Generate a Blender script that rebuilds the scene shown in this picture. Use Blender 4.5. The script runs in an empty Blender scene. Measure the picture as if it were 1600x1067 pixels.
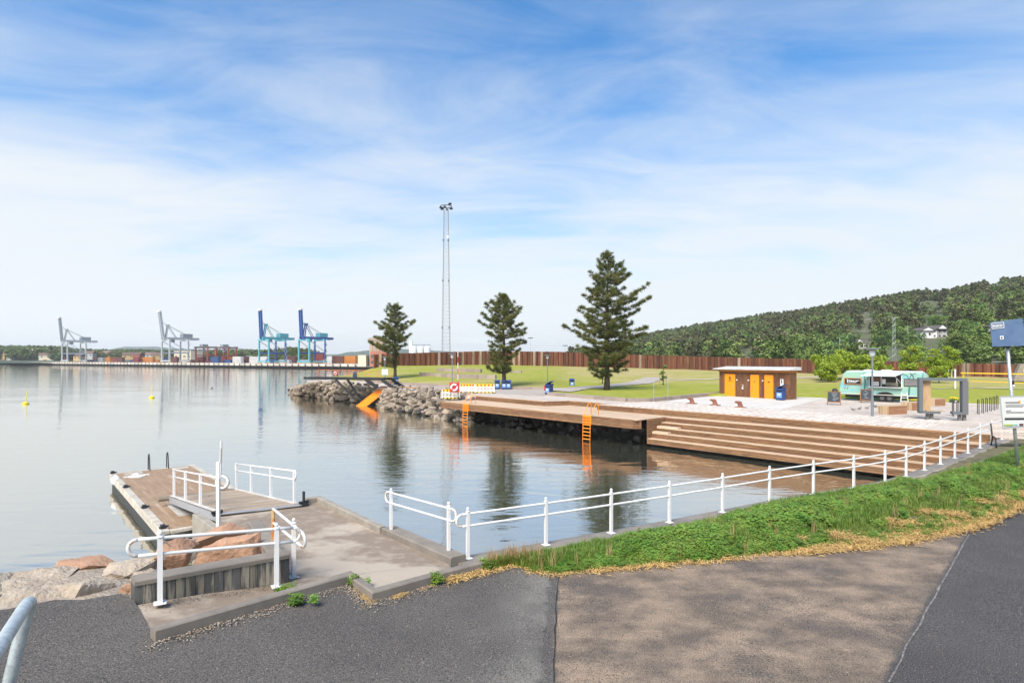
import bpy, bmesh, math, random
import numpy as np
from mathutils import Vector, Matrix, noise as mnoise
R = math.radians
sc = bpy.context.scene
COL = sc.collection
# ---------------------------------------------------------------- camera, sky, sun, exposure
HC = 4.1; F = 889.0; HY = 562.0
cam_d = bpy.data.cameras.new('camera'); cam = bpy.data.objects.new('camera', cam_d); COL.objects.link(cam)
cam.location = (0, 0, HC); cam.rotation_euler = (R(90), 0, 0)
cam_d.sensor_width = 36; cam_d.lens = 36 * F / 1600; cam_d.shift_y = (HY - 533.5) / 1600
cam_d.clip_start = 0.05; cam_d.clip_end = 30000
sc.camera = cam
SUN_EL, SUN_AZ = R(50), R(205)          # azimuth: clockwise from +Y
world = bpy.data.worlds.new('World'); sc.world = world; world.use_nodes = True
sun_d = bpy.data.lights.new('sun', 'SUN'); sun = bpy.data.objects.new('sun', sun_d); COL.objects.link(sun)
sun_d.energy = 3.7; sun_d.angle = R(34); sun_d.color = (1, .93, .82)
sun.rotation_euler = (R(90) - SUN_EL, 0, math.pi - SUN_AZ)
sun.location = (0, -20, 60)
sc.view_settings.view_transform = 'Standard'; sc.view_settings.look = 'None'
sc.view_settings.exposure = 0.80; sc.view_settings.gamma = 1; sc.view_settings.use_curve_mapping = False
sc.cycles.use_denoising = True
sc.cycles.max_bounces = 6; sc.cycles.diffuse_bounces = 2; sc.cycles.glossy_bounces = 3
sc.cycles.transparent_max_bounces = 6; sc.cycles.volume_bounces = 1
sc.cycles.sample_clamp_indirect = 4

def build_world():
    nt = world.node_tree; N = nt.nodes; L = nt.links; N.clear()
    def nd(t, **k):
        n = N.new(t)
        for a, v in k.items(): setattr(n, a, v)
        return n
    def math_(op, a, b=None, c=None):
        n = nd('ShaderNodeMath', operation=op)
        for i, v in enumerate((a, b, c)):
            if v is None: continue
            if isinstance(v, (int, float)): n.inputs[i].default_value = v
            else: L.new(v, n.inputs[i])
        return n.outputs[0]
    sky = nd('ShaderNodeTexSky', sky_type='NISHITA', sun_disc=False)
    sky.sun_elevation = SUN_EL; sky.sun_rotation = SUN_AZ
    sky.air_density = 1.0; sky.dust_density = .6; sky.ozone_density = 3.0
    tc = nd('ShaderNodeTexCoord'); sep = nd('ShaderNodeSeparateXYZ'); L.new(tc.outputs['Generated'], sep.inputs[0])
    z = math_('MAXIMUM', sep.outputs[2], 0.0)
    zz = math_('ADD', z, 0.10)
    px = math_('DIVIDE', sep.outputs[0], zz); py = math_('DIVIDE', sep.outputs[1], zz)
    cb = nd('ShaderNodeCombineXYZ'); L.new(px, cb.inputs[0]); L.new(py, cb.inputs[1])
    # large banks
    mp = nd('ShaderNodeMapping'); mp.inputs['Rotation'].default_value = (0, 0, R(14)); mp.inputs['Scale'].default_value = (.34, .60, 1); mp.inputs['Location'].default_value = (3.1, 1.7, 0)
    L.new(cb.outputs[0], mp.inputs[0])
    n1 = nd('ShaderNodeTexNoise'); n1.inputs['Scale'].default_value = 1.0; n1.inputs['Detail'].default_value = 7; n1.inputs['Roughness'].default_value = .55; n1.inputs['Distortion'].default_value = .5
    L.new(mp.outputs[0], n1.inputs['Vector'])
    # fine streaks
    mp2 = nd('ShaderNodeMapping'); mp2.inputs['Rotation'].default_value = (0, 0, R(-12)); mp2.inputs['Scale'].default_value = (.6, 1.25, 1)
    L.new(cb.outputs[0], mp2.inputs[0])
    n2 = nd('ShaderNodeTexNoise'); n2.inputs['Scale'].default_value = 2.1; n2.inputs['Detail'].default_value = 9; n2.inputs['Roughness'].default_value = .6; n2.inputs['Distortion'].default_value = .8
    L.new(mp2.outputs[0], n2.inputs['Vector'])
    s = math_('ADD', math_('MULTIPLY', math_('SUBTRACT', n1.outputs[0], .5), 1.5), math_('MULTIPLY', math_('SUBTRACT', n2.outputs[0], .5), .95))
    # veil thickens towards the horizon
    low = nd('ShaderNodeMapRange', interpolation_type='SMOOTHSTEP'); low.inputs['From Min'].default_value = .60; low.inputs['From Max'].default_value = .08
    low.inputs['To Min'].default_value = .02; low.inputs['To Max'].default_value = .98
    L.new(z, low.inputs['Value'])
    s = math_('ADD', math_('MULTIPLY', s, .85), low.outputs[0])
    cl = nd('ShaderNodeMapRange', interpolation_type='SMOOTHSTEP'); cl.inputs['From Min'].default_value = -.08; cl.inputs['From Max'].default_value = 1.0
    cl.inputs['To Max'].default_value = .94
    L.new(s, cl.inputs['Value'])
    hs = nd('ShaderNodeHueSaturation'); hs.inputs['Hue'].default_value = .498; hs.inputs['Saturation'].default_value = 1.42; hs.inputs['Value'].default_value = 1.28
    L.new(sky.outputs[0], hs.inputs['Color'])
    mix = nd('ShaderNodeMix', data_type='RGBA'); L.new(cl.outputs[0], mix.inputs['Factor']); L.new(hs.outputs[0], mix.inputs['A'])
    # thick low bank greyer than the bright veil
    mix.inputs['B'].default_value = (5.2, 5.4, 5.5, 1)
    bg = nd('ShaderNodeBackground'); bg.inputs['Strength'].default_value = .10; L.new(mix.outputs['Result'], bg.inputs['Color'])
    out = nd('ShaderNodeOutputWorld'); L.new(bg.outputs[0], out.inputs[0])
build_world()

# ---------------------------------------------------------------- helpers
def P(x, y, z=0.0):
    """point on the horizontal plane z under photo pixel x, y"""
    D = F * (HC - z) / (y - HY); return Vector(((x - 800) * D / F, D, z))
def Q(x, y, D):
    """point at depth D"""
    return Vector(((x - 800) * D / F, D, HC - (y - HY) * D / F))
def PF(x, y, zf):
    """point on a height field zf(X, Y)"""
    z = 0.0
    for _ in range(30): p = P(x, y, z); z = .5 * z + .5 * zf(p.x, p.y)
    p = P(x, y, z); return p
def V(*a): return Vector(a)

MATS = {}
def mat(name, base, rough=.6, metal=0.0, var=None, vs=4.0, vd=4, con=(.35, .65), bump=0.0, bs=40.0, coord='Object', rnd=0.0, spec=.5, stretch=None, var2=None, v2s=20., con2=(.5, .7), bdist=.02, trans=0.0, hue=0.0):
    if name in MATS: return MATS[name]
    m = bpy.data.materials.new(name); m.use_nodes = True; MATS[name] = m
    nt = m.node_tree; N = nt.nodes; L = nt.links
    b = N['Principled BSDF']; b.inputs['Roughness'].default_value = rough; b.inputs['Metallic'].default_value = metal
    b.inputs['Specular IOR Level'].default_value = spec
    c4 = lambda c: (c[0], c[1], c[2], 1)
    b.inputs['Base Color'].default_value = c4(base)
    m.diffuse_color = c4(base)
    if coord == 'World': g = N.new('ShaderNodeNewGeometry'); vec = g.outputs['Position']
    else: g = N.new('ShaderNodeTexCoord'); vec = g.outputs['Object']
    info = None
    if rnd or hue or coord == 'Object':
        info = N.new('ShaderNodeObjectInfo')
    if coord == 'Object' and info:
        va = N.new('ShaderNodeVectorMath'); va.operation = 'MULTIPLY_ADD'; L.new(info.outputs['Random'], va.inputs[0]); va.inputs[1].default_value = (37, 53, 71)
        L.new(vec, va.inputs[2]); vec = va.outputs[0]
    if stretch:
        mp = N.new('ShaderNodeMapping'); mp.inputs['Scale'].default_value = stretch; L.new(vec, mp.inputs[0]); vec = mp.outputs[0]
    col = None
    def layer(colin, c, s, con_, det):
        n = N.new('ShaderNodeTexNoise'); n.inputs['Scale'].default_value = s; n.inputs['Detail'].default_value = det; n.inputs['Roughness'].default_value = .6
        L.new(vec, n.inputs['Vector'])
        r = N.new('ShaderNodeMapRange'); r.inputs['From Min'].default_value = con_[0]; r.inputs['From Max'].default_value = con_[1]; L.new(n.outputs[0], r.inputs['Value'])
        mx = N.new('ShaderNodeMix'); mx.data_type = 'RGBA'; L.new(r.outputs[0], mx.inputs['Factor'])
        if colin is None: mx.inputs['A'].default_value = c4(base)
        else: L.new(colin, mx.inputs['A'])
        mx.inputs['B'].default_value = c4(c); return mx.outputs['Result']
    if var: col = layer(col, var, vs, con, vd)
    if var2: col = layer(col, var2, v2s, con2, 5)
    if rnd or hue:
        h = N.new('ShaderNodeHueSaturation')
        if col is None: h.inputs['Color'].default_value = c4(base)
        else: L.new(col, h.inputs['Color'])
        r = N.new('ShaderNodeMapRange'); r.inputs['To Min'].default_value = 1 - rnd; r.inputs['To Max'].default_value = 1 + rnd
        L.new(info.outputs['Random'], r.inputs['Value']); L.new(r.outputs[0], h.inputs['Value'])
        if hue:
            mm = N.new('ShaderNodeMath'); mm.operation = 'MULTIPLY'; mm.inputs[1].default_value = 7.31; L.new(info.outputs['Random'], mm.inputs[0])
            fr = N.new('ShaderNodeMath'); fr.operation = 'FRACT'; L.new(mm.outputs[0], fr.inputs[0])
            r2 = N.new('ShaderNodeMapRange'); r2.inputs['To Min'].default_value = .5 - hue; r2.inputs['To Max'].default_value = .5 + hue
            L.new(fr.outputs[0], r2.inputs['Value']); L.new(r2.outputs[0], h.inputs['Hue'])
        col = h.outputs[0]
    if col: L.new(col, b.inputs['Base Color'])
    if bump:
        n = N.new('ShaderNodeTexNoise'); n.inputs['Scale'].default_value = bs; n.inputs['Detail'].default_value = 4; L.new(vec, n.inputs['Vector'])
        bp = N.new('ShaderNodeBump'); bp.inputs['Strength'].default_value = bump; bp.inputs['Distance'].default_value = bdist
        L.new(n.outputs[0], bp.inputs['Height']); L.new(bp.outputs[0], b.inputs['Normal'])
    if trans:   # thin leaves let light through
        t = N.new('ShaderNodeBsdfTranslucent')
        if col: L.new(col, t.inputs[0])
        else: t.inputs[0].default_value = c4(base)
        ms = N.new('ShaderNodeMixShader'); ms.inputs[0].default_value = trans
        o = N['Material Output']; L.new(b.outputs[0], ms.inputs[1]); L.new(t.outputs[0], ms.inputs[2]); L.new(ms.outputs[0], o.inputs[0])
    return m

class MB:
    def __init__(s): s.v = []; s.f = []; s.mi = []; s.cur = 0
    def add(s, vs, fs):
        o = len(s.v); s.v.extend([tuple(v) for v in vs]); s.f.extend([tuple(i + o for i in f) for f in fs]); s.mi.extend([s.cur] * len(fs)); return s
    def box(s, c, d, rz=0.0, m=None):
        hx, hy, hz = d[0] / 2, d[1] / 2, d[2] / 2
        vs = [V(x * hx, y * hy, z * hz) for z in (-1, 1) for y in (-1, 1) for x in (-1, 1)]
        if m is None: m = Matrix.Rotation(rz, 4, 'Z')
        c = Vector(c); vs = [m @ v + c for v in vs]
        return s.add(vs, [(0, 2, 3, 1), (4, 5, 7, 6), (0, 1, 5, 4), (2, 6, 7, 3), (0, 4, 6, 2), (1, 3, 7, 5)])
    def beam(s, a, b, w, h=None, up=(0, 0, 1)):
        """box from a to b, w wide, h along up"""
        a = Vector(a); b = Vector(b); h = h or w; d = (b - a); ln = d.length; d.normalize(); up = Vector(up)
        side = d.cross(up)
        if side.length < 1e-4: side = d.cross(V(1, 0, 0))
        side.normalize(); u = side.cross(d)
        vs = []
        for p in (a, b):
            for sy in (-1, 1):
                for sx in (-1, 1): vs.append(p + side * (sx * w / 2) + u * (sy * h / 2))
        return s.add(vs, [(0, 2, 3, 1), (4, 5, 7, 6), (0, 1, 5, 4), (2, 6, 7, 3), (0, 4, 6, 2), (1, 3, 7, 5)])
    def tube(s, pts, r, n=8, caps=True):
        pts = [Vector(p) for p in pts]; m = len(pts)
        rs = list(r) if hasattr(r, '__len__') else [r] * m
        t0 = (pts[1] - pts[0]).normalized(); ref = V(0, 0, 1) if abs(t0.z) < .9 else V(1, 0, 0)
        nr = t0.cross(ref).normalized(); vs = []
        for i, p in enumerate(pts):
            t = (pts[min(i + 1, m - 1)] - pts[max(i - 1, 0)])
            if t.length < 1e-9: t = t0
            t = t.normalized(); nr = (nr - t * nr.dot(t))
            if nr.length < 1e-6: nr = t.orthogonal()
            nr.normalize(); bn = t.cross(nr)
            for k in range(n):
                a = 2 * math.pi * k / n; vs.append(p + (nr * math.cos(a) + bn * math.sin(a)) * rs[i])
        fs = []
        for i in range(m - 1):
            for k in range(n):
                k2 = (k + 1) % n; fs.append((i * n + k, i * n + k2, (i + 1) * n + k2, (i + 1) * n + k))
        if caps: fs.append(tuple(range(n - 1, -1, -1))); fs.append(tuple((m - 1) * n + k for k in range(n)))
        return s.add(vs, fs)
    def lathe(s, c, prof, n=12):
        """prof: (radius, z) list, about a vertical axis through c"""
        c = Vector(c); vs = []; fs = []
        for r, z in prof:
            for k in range(n):
                a = 2 * math.pi * k / n; vs.append(c + V(r * math.cos(a), r * math.sin(a), z))
        for i in range(len(prof) - 1):
            for k in range(n):
                k2 = (k + 1) % n; fs.append((i * n + k, i * n + k2, (i + 1) * n + k2, (i + 1) * n + k))
        fs.append(tuple(range(n - 1, -1, -1))); fs.append(tuple((len(prof) - 1) * n + k for k in range(n)))
        return s.add(vs, fs)
    def ball(s, c, r, n=10, m=6, sc_=(1, 1, 1)):
        c = Vector(c); prof = []
        vs = []; fs = []
        for i in range(m + 1):
            ph = math.pi * i / m
            for k in range(n):
                a = 2 * math.pi * k / n; vs.append(c + V(r * sc_[0] * math.sin(ph) * math.cos(a), r * sc_[1] * math.sin(ph) * math.sin(a), -r * sc_[2] * math.cos(ph)))
        for i in range(m):
            for k in range(n):
                k2 = (k + 1) % n; fs.append((i * n + k, i * n + k2, (i + 1) * n + k2, (i + 1) * n + k))
        return s.add(vs, fs)
    def prism(s, poly, z0, z1):
        """poly: xy list (counter-clockwise), z0/z1 numbers or per-vertex lists"""
        n = len(poly); a = z0 if hasattr(z0, '__len__') else [z0] * n; b = z1 if hasattr(z1, '__len__') else [z1] * n
        vs = [V(p[0], p[1], a[i]) for i, p in enumerate(poly)] + [V(p[0], p[1], b[i]) for i, p in enumerate(poly)]
        fs = [tuple(range(n - 1, -1, -1)), tuple(range(n, 2 * n))]
        for i in range(n): j = (i + 1) % n; fs.append((i, j, n + j, n + i))
        return s.add(vs, fs)
    def extrude(s, poly, axis_o, ax, ay, az, depth):
        """2-d poly in plane (ax, ay) at axis_o, extruded by depth along az"""
        n = len(poly); o = Vector(axis_o); ax = Vector(ax); ay = Vector(ay); az = Vector(az)
        a = [o + ax * p[0] + ay * p[1] for p in poly]; b = [p + az * depth for p in a]
        fs = [tuple(range(n - 1, -1, -1)), tuple(range(n, 2 * n))]
        for i in range(n): j = (i + 1) % n; fs.append((i, j, n + j, n + i))
        return s.add(a + b, fs)
    def sweep(s, line, w, z0, z1, side=0.0):
        """kerb-like bar along a 3-d polyline; z0/z1 relative to the line; side shifts it (+ = left)"""
        line = [Vector(p) for p in line]; n = len(line); vs = []
        for i, p in enumerate(line):
            d1 = (line[i] - line[i - 1]) if i > 0 else (line[1] - line[0]); d2 = (line[i + 1] - line[i]) if i < n - 1 else d1
            d1 = V(d1.x, d1.y, 0).normalized(); d2 = V(d2.x, d2.y, 0).normalized()
            n1 = V(-d1.y, d1.x, 0); n2 = V(-d2.y, d2.x, 0); nn = (n1 + n2).normalized(); k = 1 / max(.4, nn.dot(n1))
            l = p + nn * k * (side + w / 2); r = p + nn * k * (side - w / 2); bv = min(.02, w * .12, (z1 - z0) * .2)
            vs += [l + V(0, 0, z0), l + V(0, 0, z1 - bv), l - nn * k * bv + V(0, 0, z1), r + nn * k * bv + V(0, 0, z1), r + V(0, 0, z1 - bv), r + V(0, 0, z0)]
        fs = []
        for i in range(n - 1):
            a, b = i * 6, (i + 1) * 6
            for k in range(6): k2 = (k + 1) % 6; fs.append((a + k, a + k2, b + k2, b + k))
        fs.append((0, 1, 2, 3, 4, 5)); e = (n - 1) * 6; fs.append((e + 5, e + 4, e + 3, e + 2, e + 1, e))
        return s.add(vs, fs)
    def mesh(s, name, mats, smooth=False):
        me = bpy.data.meshes.new(name); me.from_pydata(s.v, [], s.f)
        if not isinstance(mats, (list, tuple)): mats = [mats]
        for m in mats: me.materials.append(m)
        if len(mats) > 1: me.polygons.foreach_set('material_index', s.mi)
        if smooth is True: me.polygons.foreach_set('use_smooth', [True] * len(s.f))
        me.update()
        if smooth == 'auto': me.polygons.foreach_set('use_smooth', [True] * len(s.f)); me.set_sharp_from_angle(angle=R(35))
        return me
    def build(s, name, mats, parent=None, smooth=False, world=False, bevel=0.0, fix=True):
        me = s.mesh(name, mats, smooth)
        if fix:
            bm = bmesh.new(); bm.from_mesh(me); bmesh.ops.recalc_face_normals(bm, faces=bm.faces[:])
            if bevel: bmesh.ops.bevel(bm, geom=bm.edges[:], offset=bevel, segments=1, affect='EDGES', clamp_overlap=True)
            bm.to_mesh(me); bm.free()
        return link(name, me, parent, world)
def link(name, me, parent=None, world=False, kind=None):
    o = bpy.data.objects.new(name, me); COL.objects.link(o)
    if parent:
        o.parent = parent
        if world and parent.parent is None and parent.type == 'EMPTY':
            o.matrix_parent_inverse = (Matrix.Translation(parent.location) @ parent.rotation_euler.to_matrix().to_4x4()).inverted()
    if kind: o['kind'] = kind
    return o
def tag(o, label, cat, group=None):
    o['label'] = label; o['category'] = cat
    if group: o['group'] = group
    return o
def thing(name, label, cat, loc=(0, 0, 0), rz=0.0, group=None):
    o = bpy.data.objects.new(name, None); COL.objects.link(o); o.empty_display_size = .2
    o.location = loc; o.rotation_euler = (0, 0, rz); return tag(o, label, cat, group)
def struct(o): o['kind'] = 'structure'; return o
def stuff(o): o['kind'] = 'stuff'; return o
def dup(root, loc, rz, label, group=None):
    r = root.copy(); COL.objects.link(r); r.location = loc; r.rotation_euler = (0, 0, rz); r['label'] = label
    if group: r['group'] = group
    for ch in list(root.children):
        c = ch.copy(); COL.objects.link(c); c.parent = r
        for g in ch.children:
            d = g.copy(); COL.objects.link(d); d.parent = c
    return r
PLANKS = {}
def plank(name, a, b, h, t, material, parent, nrm, key=None):
    """one board from a to b; h along the third axis, t along nrm; shares mesh data with boards of its size"""
    a = Vector(a); b = Vector(b); d = b - a; ln = d.length; x = d.normalized(); y = Vector(nrm).normalized(); z = x.cross(y).normalized(); y = z.cross(x)
    k = (round(h, 3), round(t, 3), material.name)
    if k not in PLANKS: mb = MB(); mb.box((0, 0, 0), (1, t, h)); PLANKS[k] = mb.mesh(name, material)
    o = link(name, PLANKS[k], parent, True)
    m = Matrix((x, y, z)).transposed().to_4x4(); m.translation = (a + b) / 2
    o.matrix_basis = m @ Matrix.Diagonal((ln - .006, 1, 1, 1)); return o
def lerp_tab(tab, x):
    if x <= tab[0][0]: return tab[0][1]
    for (a, p), (b, q) in zip(tab, tab[1:]):
        if x <= b: return p + (q - p) * (x - a) / (b - a)
    return tab[-1][1]
def sstep(a, b, x):
    t = min(1, max(0, (x - a) / (b - a))); return t * t * (3 - 2 * t)
def fbm(x, y, z=0, o=4): return mnoise.fractal(V(x, y, z), 1.0, 2.0, o)
def rock_mesh(name, dims, seed, material, sub=3, rough=.16, n=14, smooth=.12):
    """faceted boulder: hull of random points, subdivided and roughened"""
    rr = random.Random(seed); bm = bmesh.new()
    for _ in range(n):
        v = V(rr.gauss(0, 1), rr.gauss(0, 1), rr.gauss(0, 1)).normalized()
        m = max(abs(v.x), abs(v.y), abs(v.z)); v = v * (.55 + .45 / m) * rr.uniform(.78, 1)
        bm.verts.new((v.x * dims[0] / 2, v.y * dims[1] / 2, v.z * dims[2] / 2))
    r = bmesh.ops.convex_hull(bm, input=bm.verts[:])
    bmesh.ops.delete(bm, geom=[g for g in r['geom_interior'] if isinstance(g, bmesh.types.BMVert)], context='VERTS')
    bmesh.ops.triangulate(bm, faces=bm.faces[:])
    s = min(dims)
    if sub:
        bmesh.ops.subdivide_edges(bm, edges=bm.edges[:], cuts=1, use_grid_fill=True, smooth=smooth)
    for _ in range(sub - 1): bmesh.ops.subdivide_edges(bm, edges=bm.edges[:], cuts=1, use_grid_fill=True)
    if sub:
        bm.normal_update()
        for v in bm.verts:
            q = v.co / s * 2.2 + V(seed * 3.1, seed, 0)
            v.co += v.normal * s * rough * (mnoise.fractal(q, .9, 2.1, 4) * .5)
    me = bpy.data.meshes.new(name); bm.to_mesh(me); bm.free(); me.materials.append(material)
    if sub: me.polygons.foreach_set('use_smooth', [True] * len(me.polygons)); me.set_sharp_from_angle(angle=R(38))
    return me
# ================================================================ MATERIALS OF THE SETTING
WZ = -1.75
def splus(d, k=3.0): return math.log(1 + math.exp(min(40, k * d))) / k
def za(X, Y): return .125 * splus(-1 - X)
def zk(X): return .35 * min(1.15, max(0, (X - 9) / 15))
def zv(X, Y): return zk(X)

def asphalt_mat():
    m = bpy.data.materials.new('asphalt'); m.use_nodes = True; nt = m.node_tree; N = nt.nodes; L = nt.links; b = N['Principled BSDF']
    g = N.new('ShaderNodeNewGeometry'); at = N.new('ShaderNodeAttribute'); at.attribute_name = 'zone'
    def noise(s, d=4, r=.6, st=None):
        n = N.new('ShaderNodeTexNoise'); n.inputs['Scale'].default_value = s; n.inputs['Detail'].default_value = d; n.inputs['Roughness'].default_value = r
        if st:
            mp = N.new('ShaderNodeMapping'); mp.inputs['Scale'].default_value = st; L.new(g.outputs['Position'], mp.inputs[0]); L.new(mp.outputs[0], n.inputs['Vector'])
        else: L.new(g.outputs['Position'], n.inputs['Vector'])
        return n.outputs[0]
    def rng(v, a, b_, lo=0, hi=1):
        r = N.new('ShaderNodeMapRange'); r.inputs[1].default_value = a; r.inputs[2].default_value = b_; r.inputs[3].default_value = lo; r.inputs[4].default_value = hi; L.new(v, r.inputs[0]); return r.outputs[0]
    def mix(f, a, c):
        x = N.new('ShaderNodeMix'); x.data_type = 'RGBA'
        if isinstance(f, float): x.inputs['Factor'].default_value = f
        else: L.new(f, x.inputs['Factor'])
        for k, v in (('A', a), ('B', c)):
            if isinstance(v, tuple): x.inputs[k].default_value = v + (1,)
            else: L.new(v, x.inputs[k])
        return x.outputs['Result']
    sp = N.new('ShaderNodeSeparateColor'); L.new(at.outputs['Color'], sp.inputs[0])
    dark = mix(rng(noise(.55, 5), .38, .66), (.066, .062, .056), (.096, .089, .079))
    grey = mix(rng(noise(1.3, 5), .4, .65), (.13, .125, .11), (.21, .20, .172))
    brown = mix(rng(noise(1.3, 7, .66, (.8, 1.2, 1)), .40, .60), (.120, .090, .064), (.30, .218, .146))
    brown = mix(rng(noise(.55, 7, .68), .50, .62, 0, .8), brown, (.078, .064, .054))
    c = mix(sp.outputs[0], dark, brown)
    c = mix(sp.outputs[1], c, grey)
    c = mix(sp.outputs[2], c, (.05, .048, .046))
    # aggregate: light and dark stones
    st = noise(56, 3, .6); c = mix(at.outputs['Alpha'], c, mix(rng(noise(.5, 5), .4, .65), (.036, .036, .037), (.052, .051, .050))); c = mix(rng(st, .54, .68, 0, .5), c, (.34, .285, .235)); c = mix(rng(st, .47, .38, 0, .85), c, (.012, .012, .012)); s2 = noise(120, 2, .5); c = mix(rng(s2, .5, .7, 0, .45), c, (.30, .26, .22))
    L.new(c, b.inputs['Base Color']); b.inputs['Roughness'].default_value = .85; b.inputs['Specular IOR Level'].default_value = .3
    bp = N.new('ShaderNodeBump'); bp.inputs['Strength'].default_value = .55; bp.inputs['Distance'].default_value = .010; L.new(st, bp.inputs['Height']); L.new(bp.outputs[0], b.inputs['Normal'])
    return m
def water_mat():
    m = bpy.data.materials.new('water'); m.use_nodes = True; nt = m.node_tree; N = nt.nodes; L = nt.links; b = N['Principled BSDF']
    g = N.new('ShaderNodeNewGeometry')
    def noise(s, st, d, r=.5, dist=0):
        mp = N.new('ShaderNodeMapping'); mp.inputs['Scale'].default_value = st; mp.inputs['Rotation'].default_value = (0, 0, R(18)); L.new(g.outputs['Position'], mp.inputs[0])
        n = N.new('ShaderNodeTexNoise'); n.inputs['Scale'].default_value = s; n.inputs['Detail'].default_value = d; n.inputs['Roughness'].default_value = r; n.inputs['Distortion'].default_value = dist
        L.new(mp.outputs[0], n.inputs['Vector']); return n.outputs[0]
    def mth(op, a, c):
        n = N.new('ShaderNodeMath'); n.operation = op
        for i, v in enumerate((a, c)):
            if isinstance(v, (int, float)): n.inputs[i].default_value = v
            else: L.new(v, n.inputs[i])
        return n.outputs[0]
    # sand and weed show where it is shallow by the seawall
    dt = N.new('ShaderNodeVectorMath'); dt.operation = 'DOT_PRODUCT'; L.new(g.outputs['Position'], dt.inputs[0]); dt.inputs[1].default_value = (-.51, .86, 0)
    d = mth('ADD', dt.outputs['Value'], mth('MULTIPLY', noise(.5, (1, 1, 1), 4), 4.0))
    sh = N.new('ShaderNodeMapRange'); sh.inputs[1].default_value = 17.5; sh.inputs[2].default_value = 13.0; L.new(d, sh.inputs[0])
    mx = N.new('ShaderNodeMix'); mx.data_type = 'RGBA'; L.new(sh.outputs[0], mx.inputs['Factor']); mx.inputs['A'].default_value = (.070, .076, .056, 1)
    wd = N.new('ShaderNodeMix'); wd.data_type = 'RGBA'; wr = N.new('ShaderNodeMapRange'); wr.inputs[1].default_value = .5; wr.inputs[2].default_value = .62; L.new(noise(1.6, (1, 1, 1), 5, .65), wr.inputs[0])
    L.new(wr.outputs[0], wd.inputs['Factor']); wd.inputs['A'].default_value = (.16, .135, .10, 1); wd.inputs['B'].default_value = (.06, .055, .03, 1)
    L.new(wd.outputs['Result'], mx.inputs['B'])
    N.remove(b); df = N.new('ShaderNodeBsdfDiffuse'); L.new(mx.outputs['Result'], df.inputs[0]); gl = N.new('ShaderNodeBsdfGlossy'); gl.inputs['Roughness'].default_value = .035; gl.inputs['Color'].default_value = (.97, .94, .885, 1)
    lw = N.new('ShaderNodeLayerWeight'); lw.inputs[0].default_value = .5; fr = mth('ADD', mth('MULTIPLY', mth('POWER', lw.outputs['Facing'], 2.0), .56), .40); ms = N.new('ShaderNodeMixShader')
    fr = mth('MULTIPLY', fr, mth('SUBTRACT', 1.0, mth('MULTIPLY', sh.outputs[0], .25)))
    L.new(fr, ms.inputs[0]); L.new(df.outputs[0], ms.inputs[1]); L.new(gl.outputs[0], ms.inputs[2]); L.new(ms.outputs[0], N['Material Output'].inputs[0])
    big = noise(.55, (.55, 1.5, 1), 2, .5, .4); sm = noise(3.2, (.55, 1.35, 1), 3, .5, .5)
    patch = N.new('ShaderNodeMapRange'); patch.inputs[1].default_value = .40; patch.inputs[2].default_value = .62; patch.inputs[3].default_value = .25; patch.inputs[4].default_value = 1.0
    L.new(noise(.045, (1, 2.2, 1), 3), patch.inputs[0])
    h = mth('ADD', mth('MULTIPLY', big, .8), mth('MULTIPLY', sm, mth('MULTIPLY', patch.outputs[0], .34)))
    bp = N.new('ShaderNodeBump'); bp.inputs['Strength'].default_value = .18; bp.inputs['Distance'].default_value = .2; L.new(h, bp.inputs['Height']); L.new(bp.outputs[0], gl.inputs['Normal'])
    return m
M_ASPH = asphalt_mat(); M_WATER = water_mat()
M_CONC = mat('concrete_pale', (.30, .26, .21), .9, var=(.24, .205, .165), vs=.9, con=(.4, .6), var2=(.18, .155, .125), v2s=6, con2=(.55, .75), bump=.35, bs=60, coord='World')
M_KERB = mat('concrete_kerb', (.255, .22, .178), .9, var=(.18, .157, .13), vs=2.0, var2=(.22, .20, .175), v2s=30, con2=(.6, .75), bump=.4, bs=70, coord='World')
M_SOIL = mat('soil', (.10, .085, .045), .95, var=(.17, .15, .07), vs=3, bump=.6, bs=25, coord='World', bdist=.05)
M_SAND = mat('seabed', (.12, .11, .08), .95, var=(.07, .065, .045), vs=.7, coord='World')
M_GRANITE = mat('granite', (.34, .27, .22), .85, var=(.25, .20, .17), vs=6, rnd=.15, bump=.4, bs=30, var2=(.42, .35, .30), v2s=60)
M_ROCKG = mat('rock_grey', (.29, .235, .172), .9, var=(.16, .13, .098), vs=1.6, var2=(.34, .30, .25), v2s=9, con2=(.52, .75), rnd=.35, bump=.7, bs=9, bdist=.05, hue=.012, spec=.3)
M_ROCKD = mat('rock_wet_shaded', (.028, .027, .024), .6, var=(.014, .014, .012), vs=2, rnd=.3, bump=.6, bs=9, bdist=.04)  # wet rock, near-black so the colour carries the under-deck shade
M_ROCKO = mat('rock_sandstone', (.46, .27, .165), .9, var=(.36, .20, .12), vs=2.2, var2=(.30, .19, .13), v2s=7, con2=(.5, .72), bump=.8, bs=14, bdist=.04)
M_ROCKP = mat('rock_pale', (.43, .355, .265), .92, var=(.31, .25, .19), vs=2.2, var2=(.45, .39, .30), v2s=9, con2=(.5, .7), bump=.9, bs=16, bdist=.05)
M_WHITE = mat('white_paint', (.72, .71, .69), .4, var=(.62, .60, .55), vs=8, con=(.55, .8), spec=.5, var2=(.42, .22, .10), v2s=9, con2=(.72, .77))
M_RUSTW = mat('rusty_white_paint', (.74, .70, .62), .55, var=(.42, .18, .05), vs=7, con=(.52, .62))
M_RUST = mat('rust', (.22, .095, .045), .9, var=(.13, .055, .03), vs=5, bump=.5, bs=30)
M_GALV = mat('galvanised', (.40, .43, .43), .45, metal=.55, var=(.50, .54, .54), vs=9, con=(.4, .6), bump=.1, bs=60)
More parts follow.
